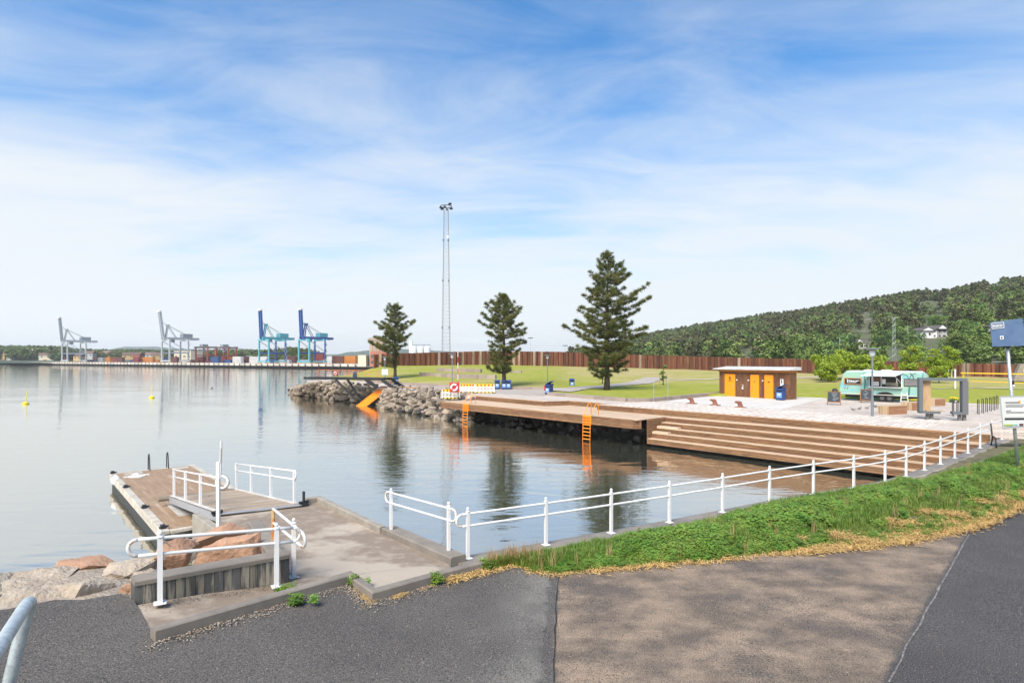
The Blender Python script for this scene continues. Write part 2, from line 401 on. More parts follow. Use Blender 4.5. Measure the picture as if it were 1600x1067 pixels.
M_DARK = mat('dark_metal', (.035, .037, .04), .5, metal=.3)
M_BLACK = mat('black_paint_and_shade', (.012, .012, .013), .55)  # also stands for shade in the caravan hatch and under the deck
M_ORANGE = mat('orange_paint', (.92, .30, .012), .45, var=(.85, .25, .01), vs=3)
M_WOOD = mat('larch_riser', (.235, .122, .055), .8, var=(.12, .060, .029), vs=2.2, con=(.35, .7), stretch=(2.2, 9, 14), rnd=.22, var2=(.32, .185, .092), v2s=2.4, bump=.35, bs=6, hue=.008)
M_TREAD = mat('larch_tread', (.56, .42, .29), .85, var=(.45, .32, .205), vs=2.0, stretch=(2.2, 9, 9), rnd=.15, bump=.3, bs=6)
M_GREYWOOD = mat('weathered_boards', (.37, .285, .20), .85, var=(.27, .20, .14), vs=2, stretch=(2, 9, 9), rnd=.14, var2=(.50, .43, .34), v2s=1.2, con2=(.5, .75), bump=.3, bs=8)
M_LEAF = mat('leaf', (.06, .15, .018), .5, var=(.10, .22, .03), vs=1.3, con=(.35, .65), coord='World', trans=.3)

# ================================================================ WATER AND SEABED
mb = MB(); mb.add([(-6000, 2.0, WZ), (1200, 2.0, WZ), (1200, 3200, WZ), (-6000, 3200, WZ)], [(0, 1, 2, 3)])
struct(mb.build('water', M_WATER))
mb = MB(); mb.add([(-7500, -150, -3.2), (7500, -150, -3.2), (7500, 9500, -3.2), (-7500, 9500, -3.2)], [(0, 1, 2, 3)])
struct(mb.build('ground', M_SAND))

# ================================================================ FOREGROUND ASPHALT
edge_px = [(-160, 975), (0, 957), (75, 942), (120, 942), (180, 932), (207, 938), (243, 1003), (400, 956), (545, 912), (582, 941), (700, 905), (800, 881), (835, 893), (870, 897), (905, 893), (1000, 884), (1100, 877), (1200, 866), (1290, 858), (1360, 853), (1400, 848), (1450, 838), (1500, 829), (1540, 820), (1600, 792), (1680, 757), (1800, 722), (1950, 690)]
edge = [PF(x, y, za) for x, y in edge_px]
EDGE = [(p.x, p.y) for p in edge]
def EY(X): return lerp_tab(EDGE, X)
def build_asphalt():
    xs = sorted(set([x for x, _ in EDGE] + [-18 + .5 * i for i in range(110)])); xs = [x for x in xs if x <= EDGE[-1][0]]
    rows = 46; vs = []; fs = []; colr = []
    s1a, s1b = P(870, 898), P(862, 1067); s2a, s2b = P(1510, 835), P(1380, 1067)
    for i, x in enumerate(xs):
        e = EY(x) + (.12 if x < -5.6 or x > -.4 else .03)
        for j in range(rows + 1):
            t = j / rows; y = -9 + (e + 9) * (1 - (1 - t) ** 1.6)
            vs.append((x, y, za(x, y) + (.012 * fbm(x * .5, y * .5) if j < rows else 0)))
    n = rows + 1
    for i in range(len(xs) - 1):
        for j in range(rows): fs.append((i * n + j, (i + 1) * n + j, (i + 1) * n + j + 1, i * n + j + 1))
    me = bpy.data.meshes.new('asphalt_path'); me.from_pydata(vs, [], fs); me.materials.append(M_ASPH)
    me.polygons.foreach_set('use_smooth', [True] * len(fs))
    o = link('asphalt_path', me); struct(o); o.visible_shadow = True
    return s1a, s1b, s2a, s2b
# the three coats of asphalt meet along two seams: they are separate sheets of paving
def zone_attr(me, fn):
    ca = me.color_attributes.new('zone', 'FLOAT_COLOR', 'POINT')
    a = np.array([fn(v.co.x, v.co.y) for v in me.vertices], dtype=np.float32).ravel(); ca.data.foreach_set('color', a)
S1, S1b, S2, S2b = build_asphalt()
def seamx(a, b, y): return a.x + (b.x - a.x) * (y - a.y) / (b.y - a.y)
def zone(x, y):
    w = .05 * fbm(x * 2, y * 2, 3) ; w2 = .05 * fbm(x * 1.5, y * 1.5, 9)
    d1 = x - seamx(S1, S1b, y) + w; d2 = seamx(S2, S2b, y) - x + w2
    br = 1.0 if (d1 > 0 and d2 > 0) else 0.0
    gr = sstep(1.35, .1, -d1) * (1 if d1 <= 0 else 0) * sstep(-.55, .25, fbm(x * .8, y * .8, 5) + .15)
    tar = 0.0
    if -.16 < d1 < 0.04: tar = .75
    if -.30 < d2 < .05: tar = .55
    return (br, gr * .85, tar, 1.0 if d2 <= 0 else 0.0)
me = bpy.data.objects['asphalt_path'].data
# finer grid near the seams so that their line stays crisp
bm = bmesh.new(); bm.from_mesh(me)
near = [e for e in bm.edges if all(4 < v.co.y < 14 and -3.2 < v.co.x < 11.5 for v in e.verts)]
bmesh.ops.subdivide_edges(bm, edges=near, cuts=4, use_grid_fill=True); bm.to_mesh(me); bm.free()
zone_attr(me, zone)
def seam_strip(name, a, b, w, m, off, seed):
    n = 60; vs = []; fs = []
    for i in range(n + 1):
        y = b.y + (a.y - b.y) * i / n; x = seamx(a, b, y) + off + .035 * fbm(y * 1.2, seed, 1) ; ww = w * (.5 + .9 * abs(fbm(y * 2.5, seed, 4)))
        vs += [(x - ww, y, za(x, y) + .016), (x + ww, y, za(x, y) + .016)]
    for i in range(n): fs.append((2 * i, 2 * i + 1, 2 * i + 3, 2 * i + 2))
    mb = MB(); mb.add(vs, fs); struct(mb.build(name, m))
seam_strip('seam_joint', S2, S2b - V(0, 3, 0) * 0, .022, mat('joint_pale', (.23, .215, .195), .9, var=(.10, .095, .09), vs=9, con=(.4, .6), coord='World'), .06, 3.3)
seam_strip('seam_crack', S1, S1b, .012, mat('joint_dark', (.02, .02, .02), .95), .02, 7.7)

# ================================================================ CONCRETE RAMP AND PIER
def PZ(x, y, z): return P(x, y, z)
ramp = dict(a=PZ(214, 945, .53), b=PZ(243, 996, .46), c=PZ(550, 899, .22), d=PZ(592, 924, .16), e=PZ(707, 889, .0), f=PZ(700, 880, -.02), g=PZ(603, 835, -.16), h=PZ(498, 784, -.18),
            i=PZ(478, 787, -.18), k=PZ(345, 806, -.18), l=PZ(338, 830, -.16), m=PZ(453, 905, .2))
def quad_slab(keys, name):
    poly = [ramp[k] for k in keys]; mb = MB(); mb.prism([(p.x, p.y) for p in poly], -3.0, [p.z for p in poly]); return mb
M_CONCW = mat('concrete_pier', (.41, .345, .265), .85, var=(.235, .182, .132), vs=.42, con=(.42, .50), var2=(.40, .33, .26), v2s=4, con2=(.5, .8), bump=.3, bs=50, coord='World', vd=6)
mb = MB()
def tri_top(keys):
    poly = [ramp[k] for k in keys]; mb.prism([(p.x, p.y) for p in poly], -3.0, [p.z for p in poly])
tri_top(['b', 'c', 'm']); tri_top(['a', 'b', 'm']); tri_top(['c', 'd', 'e']); tri_top(['c', 'e', 'f', 'm']); tri_top(['m', 'f', 'g', 'l']); tri_top(['l', 'g', 'h', 'i', 'k'])
bmc = mb.build('concrete_pier', M_CONCW); tag(bmc, 'damp pale concrete pier and ramp leading to the gangway', 'pier')
KERBH = .15
def kerb_obj(name, pts, w, z0, z1, side, m, kind='structure'):
    mb = MB(); mb.sweep(pts, w, z0, z1, side); o = mb.build(name, m); o['kind'] = kind; return o
kl = [PF(243, 1002, za), PF(400, 955, za), PF(544, 912, za), PF(582, 940, za), PF(700, 905, za), PF(775, 885, za), PF(840, 872, za)]
kerb_obj('kerb', kl, .16, -.4, .15, .08, M_KERB)
# low kerbs along the water side of the pier
ra = [ramp['h'] + V(-.02, -.02, 0), ramp['g']]; kerb_obj('pier_kerb', [ramp['i'], ramp['h'], ramp['g'] + V(-.1, .1, 0)], .17, -.5, .17, .0, mat('kerb_pale', (.33, .295, .24), .9, var=(.25, .22, .18), vs=3, bump=.3, bs=50, coord='World'))
kerb_obj('pier_kerb', [ramp['g'] + V(-.06, .06, 0), ramp['f'] + V(.12, -.1, 0)], .36, -2.9, .16, .12, M_KERB)

# ================================================================ SEAWALL WITH KERB UNDER THE LONG FENCE
fence_px = [(731, 872), (853, 851), (955, 832.5), (1046, 816), (1129, 800), (1202.5, 785), (1271, 772.5), (1334, 762.5), (1383, 753), (1416, 744.4), (1444.6, 734.4), (1469.6, 725), (1492, 715.6), (1512.6, 708), (1531.6, 700), (1549.4, 692.6), (1565.4, 686.6), (1580, 681)]
fence_pts = [PF(x, y, zv) for x, y in fence_px]
klx = [ramp['f'] + V(.25, -.05, .02)] + [p + V(0, 0, -.01) for p in fence_pts] + [fence_pts[-1] + (fence_pts[-1] - fence_pts[-2]) * 1.2]
KL = [(p.x, p.y) for p in klx]
def KY(X): return lerp_tab(KL, X)
kerb_obj('seawall', klx, .44, -3.0, .0, .0, mat('seawall_concrete', (.23, .205, .175), .9, var=(.165, .148, .13), vs=1.3, var2=(.29, .26, .22), v2s=20, con2=(.55, .75), bump=.35, bs=50, coord='World'))
# second kerb and the concrete strip between the two, on the right
k2 = [PF(x, y, zv) for x, y in [(1395, 770), (1450, 749), (1516, 731), (1576, 709), (1615, 697), (1700, 676)]]
kerb_obj('kerb', k2, .3, -.4, .06, 0, M_KERB); K2 = [(p.x, p.y) for p in k2]
st = [PF(x, y, zv) for x, y in [(1300, 781), (1383, 758), (1444.6, 739), (1492, 720), (1549, 696), (1600, 677), (1690, 650)]]
mb = MB(); lo = [PF(x, y, zv) for x, y in [(1310, 790), (1395, 770), (1450, 749), (1516, 731), (1576, 709), (1615, 697), (1700, 676)]]
mb.add([p + V(0, 0, -.02) for p in st] + [p + V(0, 0, -.02) for p in lo], [(i, i + 1, 8 + i, 7 + i) for i in range(6)])
struct(mb.build('concrete_strip', M_CONC))
sk = [ramp['f'] + V(.45, -.55, .02)] + [p + V(.28, -.52, -.02) for p in fence_pts[:5]]; kerb_obj('kerb', sk, .3, -.5, .05, 0, mat('seawall_concrete', (0, 0, 0)))
# verge soil
mb = MB(); xs = [-.6 + .4 * i for i in range(90)]
xs = [x for x in xs if x < 30]; nr = 8; vs = []; fs = []
for x in xs:
    y0, y1 = EY(x) - .06, max(KY(x) - .2, EY(x) + .02)
    for j in range(nr + 1):
        t = j / nr; y = y0 + (y1 - y0) * t; vs.append((x, y, zk(x) - .03 + .09 * math.sin(math.pi * min(1, t * 1.0)) * min(1, (y1 - y0) / 2) + .02 * fbm(x, y)))
for i in range(len(xs) - 1):
    for j in range(nr): a = i * (nr + 1) + j; fs.append((a, a + nr + 1, a + nr + 2, a + 1))
mb.add(vs, fs); struct(mb.build('verge', M_SOIL, smooth=True))

# ================================================================ SHORE ROCKS ON THE LEFT
mb = MB(); bank_px = [(-160, 975, 930), (0, 957, 900), (80, 945, 885), (130, 945, 872), (200, 940, 862), (240, 925, 858), (330, 895, 842), (400, 880, 838)]
vs = []; fs = []
for i, (x, y0, y1) in enumerate(bank_px):
    a = PF(x, y0, za); b_ = PF(x, y1, lambda X, Y: za(X, Y) - .05); c = b_ + V(-.5, .8, -2.6)
    if x > 207: a.z = .28 ; b_.z = .15
    for q in (a + V(0, -.25, -.12), a + V(0, .1, -.06), (a + b_) / 2 + V(0, 0, -.12), b_ + V(0, 0, -.15), c): vs.append(q)
for i in range(len(bank_px) - 1):
    for j in range(4): a = i * 5 + j; fs.append((a, a + 5, a + 6, a + 1))
mb.add(vs, fs); struct(mb.build('shore_bank', M_ROCKP, smooth=True))
def rock_at(name, px, py, z, dims, rz, m, seed, label, tilt=(0, 0), sub=3, rough=.16):
    me = rock_mesh(name, dims, seed, m, sub, rough, 10 if name == 'boulder' else 12, 0.0 if name == 'boulder' else .06); o = link(name, me); p = PF(px, py, lambda X, Y: z); o.location = p; o.rotation_euler = (R(tilt[0]), R(tilt[1]), R(rz))
    return tag(o, label, 'rock')
rock_at('shore_rock', 20, 932, .62, (1.5, 1.2, .45), 8, M_ROCKP, 3, 'long flat pale rock at the left edge beside the asphalt')
rock_at('shore_rock', 132, 928, .55, (1.35, .8, .4), 6, M_ROCKP, 21, 'broad flat pale rock bordering the asphalt left of the dark wall')
rock_at('shore_rock', 40, 905, .55, (1.5, .8, .4), 14, M_ROCKP, 8, 'low grey shore rock at the waterline on the far left')
rock_at('shore_rock', 140, 884, .55, (1.25, .7, .34), 14, M_ROCKO, 11, 'flat orange slab of rock at the waterline', rough=.1)
rock_at('shore_rock', 200, 893, .5, (.85, .95, .42), -10, M_ROCKP, 14, 'squarish pale rock between the orange slab and the dark wall')
rock_at('shore_rock', 222, 905, .42, (.6, .55, .35), 20, M_ROCKP, 19, 'small pale rock tucked behind the left end of the dark wall')
rock_at('shore_rock', -70, 930, .72, (1.5, 1.4, .5), 15, M_ROCKP, 23, 'pale rock at the very left edge of the view by the water')
rock_at('shore_rock', 205, 918, .55, (.35, .3, .2), 40, M_ROCKO, 29, 'small orange stone against the left end of the dark wall')
rock_at('boulder', 266, 868, .58, (.98, .85, .80), 25, M_ROCKO, 31, 'upright orange boulder behind the white post at the left of the dark wall', (8, 12), rough=.12)
rock_at('boulder', 354, 862, .56, (1.42, .7, .62), 14, M_ROCKO, 57, 'long orange boulder lying along the inside of the dark wall', (0, -6), rough=.1)
rock_at('boulder', 342, 842, .40, (1.6, .7, .62), 22, M_ROCKO, 44, 'tapered brownish boulder behind the other two, beside the pier', (0, -12), rough=.1)
rock_at('boulder', 302, 858, .32, (.75, .55, .5), 60, M_ROCKP, 63, 'grey boulder low between two orange boulders', rough=.12)

# ================================================================ BOARD-MARKED RETAINING WALL
def build_wall():
    a = PZ(210, 941, .53); b_ = PZ(452, 911, .2); c = PZ(398, 850, .1)
    t = thing('retaining_wall', 'low dark board-marked concrete wall in front of the boulders', 'wall', a)
    MW = mat('board_marked_concrete', (.115, .11, .10), .9, var=(.075, .072, .067), vs=1.4, stretch=(6, 6, .7), rnd=.32, var2=(.30, .265, .20), v2s=1.1, con2=(.50, .58), bump=.4, bs=14)
    d = (b_ - a); n = 17
    nrm = V(d.y, -d.x, 0).normalized(); back = -nrm * .26
    mb = MB()
    za0, za1 = a.z + .32, b_.z + .52
    mb.extrude([(0, a.z - .4), (d.to_2d().length, b_.z - .4), (d.to_2d().length, za1 - .075), (0, za0 - .075)], (a.x, a.y, 0), V(d.x, d.y, 0).normalized(), (0, 0, 1), -nrm, .26)
    mb.build('wall_core', mat('wall_core', (.12, .115, .105), .9, var=(.08, .078, .07), vs=3, coord='World'), t, world=True)
    for i in range(n):
        p0 = a.lerp(b_, i / n); p1 = a.lerp(b_, (i + 1) / n); q0 = za0 + (za1 - za0) * i / n - .077; q1 = za0 + (za1 - za0) * (i + 1) / n - .077
        u = (p1 - p0); u.z = 0; ln = u.length; u.normalize(); mb = MB()
        pr = .006 + .006 * ((i * 7) % 3)
        mb.extrude([(.004, p0.z - .05), (ln - .004, p1.z - .05), (ln - .004, q1), (.004, q0)], V(p0.x, p0.y, 0) + nrm * pr, u, (0, 0, 1), -nrm, pr + .01)
        mb.build('board_mark', MW, t, world=True)
    mb = MB(); l = [V(a.x, a.y, za0) + back / 2, V(b_.x, b_.y, za1) + back / 2]
    mb.sweep(l, .32, -.075, .0); mb.build('coping', M_KERB, t, world=True)
    mb = MB(); u = (b_ - a).normalized()
    l = [V(b_.x, b_.y, za1 - .002) + back * .5 - V(u.x, u.y, 0) * .13 - nrm * .17, V(c.x, c.y, za1 - .1), PZ(341, 833, 0) + V(0, 0, .05)]
    mb.sweep(l, .27, -.9, -.003); mb.build('side_wall', M_KERB, t, world=True)
build_wall()
# side plate of the pier below the gangway hinge
mb = MB(); l = [PZ(307, 807, -.16), PZ(342, 832, -.12)]; mb.sweep(l, .2, -1.9, .1); o = mb.build('pier_side_wall', mat('kerb_pale', (0, 0, 0)))
tag(o, 'pale boxed concrete wall at the pier side below the gangway', 'wall')
# ================================================================ WHITE RAILINGS
def arc(a, b, out, n=7):
    """half loop joining two rail ends a (top) and b (bottom), bulging along out"""
    c = (a + b) / 2; r = (a - b).length / 2; up = (a - b).normalized()
    return [c + up * r * math.cos(math.pi * i / n) + Vector(out) * r * math.sin(math.pi * i / n) for i in range(n + 1)]
def post_mesh(mb, p, h, w=.062, knob=True, cap=True):
    x, y, z = p; mb.box((x, y, z + h * .5 - .045), (w, w, h - .09), rz=.55)
    mb.lathe((x, y, z + h - .09), [(w * .62, 0), (w * .72, .012), (w * .62, .024), (w * .3, .034), (w * .3, .042)], 10)
    mb.ball((x, y, z + h - .025), .034, 10, 6)
def foot(mb, p, s=.16): mb.box((p[0], p[1], p[2] + .006), (s, s, .012), rz=.55)
def railing(name, label, posts, hs, heights, loops, ext=.35, m_rail=None, mats=None, r=.024, w=.062, brackets=True, group=None):
    """posts: base points; loops=(start, end) whether the two rails are joined by a bend there"""
    posts = [Vector(p) for p in posts]
    t = thing(name, label, 'railing', posts[0], group=group)
    mats = mats or [M_WHITE] * len(posts); m_rail = m_rail or M_WHITE
    for i, p in enumerate(posts):
        mb = MB(); post_mesh(mb, p, hs[i] if hasattr(hs, '__len__') else hs, w); o = mb.build('post', mats[i], t, world=True, smooth='auto')
        mb = MB(); foot(mb, p); mb.build('foot_plate', mats[i], o)
    d0 = (posts[0] - posts[1]); d0.z *= 1; d0.normalize(); d1 = (posts[-1] - posts[-2]).normalized()
    off = V(-(posts[1] - posts[0]).y, (posts[1] - posts[0]).x, 0).normalized() * -(w / 2 + r)
    off = V(0, 0, 0)
    def line(h):
        pts = [p + V(0, 0, h) + off for p in posts]
        return pts
    top = line(heights[0]); bot = line(heights[1])
    s0, s1 = top[0] + d0 * ext, bot[0] + d0 * ext; e0, e1 = top[-1] + d1 * ext, bot[-1] + d1 * ext
    mb = MB(); mb.tube(([s0] if loops[0] else []) + top + ([e0] if loops[1] else []), r, 8); mb.build('rail', m_rail, t, world=True, smooth=True)
    mb = MB(); mb.tube(([s1] if loops[0] else []) + bot + ([e1] if loops[1] else []), r, 8); mb.build('rail', m_rail, t, world=True, smooth=True)
    if loops[0]: mb = MB(); mb.tube(arc(s0, s1, d0), r, 8); mb.build('end_loop', M_RUSTW, t, world=True, smooth=True)
    if loops[1]: mb = MB(); mb.tube(arc(e0, e1, d1), r, 8); mb.build('end_loop', M_RUSTW, t, world=True, smooth=True)
    if brackets:
        for i, p in enumerate(posts):
            dd = d1 if i else -d0
            for h in heights:
                mb = MB(); c = p + V(0, 0, h - .05); mb.tube([c + dd * .03 + V(0, 0, .03), c + dd * .06 + V(0, 0, .01), c + dd * .06 + V(0, 0, -.025), c + dd * .03 + V(0, 0, -.035)], .007, 5); mb.build('bracket', M_WHITE, t, world=True)
    return t
railing('railing', 'long white two-rail railing along the seawall above the green weeds', fence_pts, 1.05, (.92, .67), (True, False), .13)
railing('railing', 'short white railing on the right-hand kerb of the concrete pier', [PZ(611, 837, -.14) + V(0, 0, .12), PZ(701, 870, -.02) + V(0, 0, .1)], [1.02, 1.05], (.92, .67), (True, True), .14)
pA, pB = PZ(250, 942, .54), PZ(432, 916, .33)
railing('railing', 'white railing with looped ends in front of the dark board-marked wall', [pA, pB], 1.05, (.955, .72), (True, True), .28, r=.027, w=.07)
pC, pD = PZ(427, 846, .66), PZ(459, 901, .2)
def rusty_rail():
    t = thing('railing', 'short rusty white railing climbing from the end of the dark wall', 'railing', pD)
    p0, p1 = Vector(pC), Vector(pD); mb = MB(); mb.tube([p0 + V(0, 0, -.2), p0 + V(0, 0, .62)], .034, 8); mb.build('post', mat('rusty_post', (.55, .40, .22), .7, var=(.45, .17, .03), vs=5, con=(.4, .6)), t, world=True)
    mb = MB(); post_mesh(mb, p1, 1.05, .066); o = mb.build('post', M_WHITE, t, world=True, smooth='auto'); mb = MB(); foot(mb, p1); mb.build('foot_plate', M_RUSTW, o)
    a0, a1 = p0 + V(0, 0, .62), p1 + V(0, 0, .92); b0, b1 = p0 + V(0, 0, .36), p1 + V(0, 0, .67); d = (a1 - a0).normalized()
    mb = MB(); mb.tube([a0, a1, a1 + d * .3], .026, 8); mb.build('rail', M_WHITE, t, world=True, smooth=True)
    mb = MB(); mb.tube([b0, b1, b1 + d * .3], .026, 8); mb.build('rail', M_WHITE, t, world=True, smooth=True)
    mb = MB(); mb.tube(arc(a1 + d * .3, b1 + d * .3, d), .027, 8); mb.build('end_loop', M_RUSTW, t, world=True, smooth=True)
rusty_rail()
# galvanised handrail by the camera
def near_handrail():
    b0 = Q(46, 936, 2.45); t = thing('handrail', 'bent galvanised steel handrail at the lower left corner', 'handrail', (b0.x - .12, b0.y - .1, za(b0.x, b0.y)))
    s = Q(2, 1006, 2.0); d = (s - b0).normalized(); e = Q(14, 1067, 2.42); dn = (e - b0).normalized()
    pts = [b0 + d * 5, b0 + d * 2.5, s, b0 + d * .10]
    for i in range(1, 6):
        k = i / 6; pts.append((b0 + d * .10) * (1 - k) ** 2 + (b0 + V(0, .03, .015)) * 2 * k * (1 - k) + (b0 + dn * .10) * k * k)
    ft = b0 + dn * 1.2; g = V(ft.x - .05, ft.y, za(ft.x, ft.y) - .02)
    pts += [b0 + dn * .10, b0 + dn * .6, ft, g]
    mb = MB(); mb.tube(pts, .0245, 16); mb.build('rail', mat('galv_rail', (.42, .47, .47), .42, metal=.35, var=(.54, .60, .60), vs=14, con=(.4, .62), var2=(.33, .37, .37), v2s=40, bump=.12, bs=90), t, world=True, smooth=True)
    mb = MB(); mb.lathe(g, [(.07, 0), (.07, .012), (.03, .014)], 14); mb.build('foot_plate', M_GALV, t, world=True)
near_handrail()
# tall white post on the pier
def tall_post():
    p = PZ(341, 829, -.12); t = thing('marker_post', 'tall thin white post beside the gangway with a narrow grey strip', 'post', p)
    mb = MB(); mb.box((0, 0, .85), (.075, .075, 1.7)); mb.build('shaft', M_WHITE, t)
    mb = MB(); mb.tube([(0.05, 0, 1.3), (.075, 0, 2.22)], .026, 8); mb.build('upper_tube', mat('offwhite', (.66, .65, .62), .5), t)
    mb = MB(); mb.box((.085, -.03, 1.86), (.03, .012, .36), m=Matrix.Rotation(R(1.5), 4, 'Y')); mb.build('grey_strip', mat('greystrip', (.25, .24, .22), .6), t)
    mb = MB(); mb.box((0, 0, .006), (.17, .17, .012)); mb.build('foot_plate', M_WHITE, t)
tall_post()

# ================================================================ GANGWAY AND FLOATING DOCK
DZ = -1.18
A, B_, C = P(171, 741, DZ), P(303, 726, DZ), P(252, 833, DZ)
U = (A - C); LD = U.length; U.normalize(); Vx = V(U.y, -U.x, 0)     # U outwards, Vx to the right
WD = (B_ - A).dot(Vx)
def dk(u, v, z=0): p = C + U * u + Vx * v; return V(p.x, p.y, DZ + z)
def build_dock():
    t = thing('floating_dock', 'floating wooden dock with brown deck and pale edge beams', 'dock', dk(LD / 2, WD / 2, -.5))
    mp = mat('dock_edge', (.50, .46, .38), .85, var=(.36, .32, .26), vs=3, var2=(.22, .2, .17), v2s=9, con2=(.6, .75), bump=.3, bs=30, coord='World')
    md = mat('dock_board', (.315, .215, .13), .85, var=(.25, .165, .10), vs=1.4, stretch=(6, 1.2, 1.2), rnd=.04, var2=(.42, .335, .25), v2s=.9, con2=(.55, .8), bump=.25, bs=8)
    mb = MB(); q = [dk(-.0, .1), dk(LD, .1), dk(LD, WD - .1), dk(0, WD - .1)]; mb.prism([(p.x, p.y) for p in q], DZ - .75, DZ - .06); mb.build('float', mat('dock_float', (.03, .03, .028), .6), t, world=True)
    # edge beams, sections along the near-left side
    for i in range(4):
        a = dk(LD * i / 4 + .02, .12, -.10); b = dk(LD * (i + 1) / 4 - .02, .12, -.10); mb = MB(); mb.beam(a, b, .24, .30); mb.build('edge_beam', mp, t, world=True, bevel=.015)
    for i in range(2):
        a = dk(LD * i / 2 + .02, WD - .12, -.10); b = dk(LD * (i + 1) / 2 - .02, WD - .12, -.10); mb = MB(); mb.beam(a, b, .22, .30); mb.build('edge_beam', mp, t, world=True, bevel=.015)
    for u in (.10, LD - .10):
        mb = MB(); mb.beam(dk(u, .25, -.11), dk(u, WD - .25, -.11), .2, .28); mb.build('edge_beam', mp, t, world=True, bevel=.015)
    n = 25
    for i in range(n):
        v = .25 + (WD - .5) * (i + .5) / n
        plank('deck_board', dk(.21, v, .01), dk(LD - .21, v, .01), (WD - .5) / n - .003, .04, md, t, (0, 0, 1))
    for u in (LD * .985, LD * .66, LD * .30, .35):
        mb = MB(); c = dk(u, .10, .09); mb.beam(c + U * -.09, c + U * .09, .12, .16); mb.tube([c + V(0, 0, .0) - Vx * .1, c + V(0, 0, .02) + Vx * .16], .03, 6); mb.build('cleat_bracket', M_DARK, t, world=True)
    # hatches
    for (u, v, w, l) in ((LD - .65, .85, .7, .35), (LD - .6, WD - .75, .7, .4)):
        mb = MB(); c = dk(u, v, .034); mb.beam(c - Vx * w / 2, c + Vx * w / 2, l, .012); mb.build('hatch', mat('hatch', (.45, .42, .36), .7), t, world=True)
    mb = MB()
    for i in range(6): c = dk(.75, 1.0 + .13 * i, .036); mb.beam(c - U * .16, c + U * .16, .05, .014)
    mb.build('grate', M_GREYWOOD, t, world=True)
    mb = MB(); c = dk(2.6, 1.15, .036); mb.beam(c - U * 1.0, c + U * 1.0, .7, .012); mb.build('landing_plate', mat('plate', (.50, .48, .44), .6, var=(.38, .36, .32), vs=3), t, world=True)
build_dock()
def dock_bits():
    # swim ladder loops at the far end
    t = thing('swim_ladder', 'pair of dark steel ladder loops at the outer end of the dock', 'ladder', dk(LD + .05, WD * .42))
    for v in (WD * .44, WD * .66):
        mb = MB(); mb.tube([dk(LD - .35, v, 0), dk(LD - .22, v, .62), dk(LD - .12, v, .78), dk(LD + .02, v, .74), dk(LD + .1, v, .5), dk(LD + .1, v, -1.2)], .024, 8); mb.build('handrail', M_DARK, t, world=True, smooth=True)
    for k in range(4):
        mb = MB(); mb.beam(dk(LD + .1, WD * .44, -.1 - .27 * k), dk(LD + .1, WD * .66, -.1 - .27 * k), .06, .03); mb.build('rung', M_DARK, t, world=True)
    mb = MB(); c = dk(LD - 1.65, .05, -.03); mb.ball(c, .19, 14, 10, (1, 1, 1.1)); mb.lathe(c + V(0, 0, .19), [(.05, 0), (.04, .05), (.02, .06)], 8)
    tag(mb.build('fender', mat('white_vinyl', (.72, .71, .68), .35), smooth=True), 'round white fender hanging on the dock side', 'fender')
    t = thing('buoy_anchor', 'small white flat base lying on the dock near its outer corner', 'anchor', dk(LD - 1.5, .85, .03))
    mb = MB(); mb.lathe((0, 0, 0), [(.36, 0), (.36, .025), (.2, .05), (.1, .09), (.07, .16), (.0, .17)], 12); mb.build('dome', mat('white_vinyl', (0, 0, 0)), t)
    for k in range(4):
        mb = MB(); a = R(45 + 90 * k); mb.box((.34 * math.cos(a), .34 * math.sin(a), .02), (.3, .16, .04), rz=a); mb.build('flap', mat('white_vinyl', (0, 0, 0)), t)
    # mooring rope heap under the gangway
    mb = MB(); rr = random.Random(5); pts = []
    for k in range(46): a = k * .9; pts.append(dk(1.75 + .28 * math.cos(a) + rr.uniform(-.05, .05), 1.75 + .2 * math.sin(a * 1.1) + rr.uniform(-.05, .05), .05 + .006 * k * (k % 3)))
    mb.tube(pts, .022, 6); tag(mb.build('mooring_rope', mat('rope', (.20, .155, .11), .95, var=(.10, .08, .06), vs=20), smooth=True), 'tangled brown mooring rope on the dock under the gangway', 'rope')
dock_bits()
GL0, GL1 = P(339, 801.5, -.14), P(267, 776, -.80); GR0, GR1 = P(466, 787, -.14), P(370, 764, -.80)
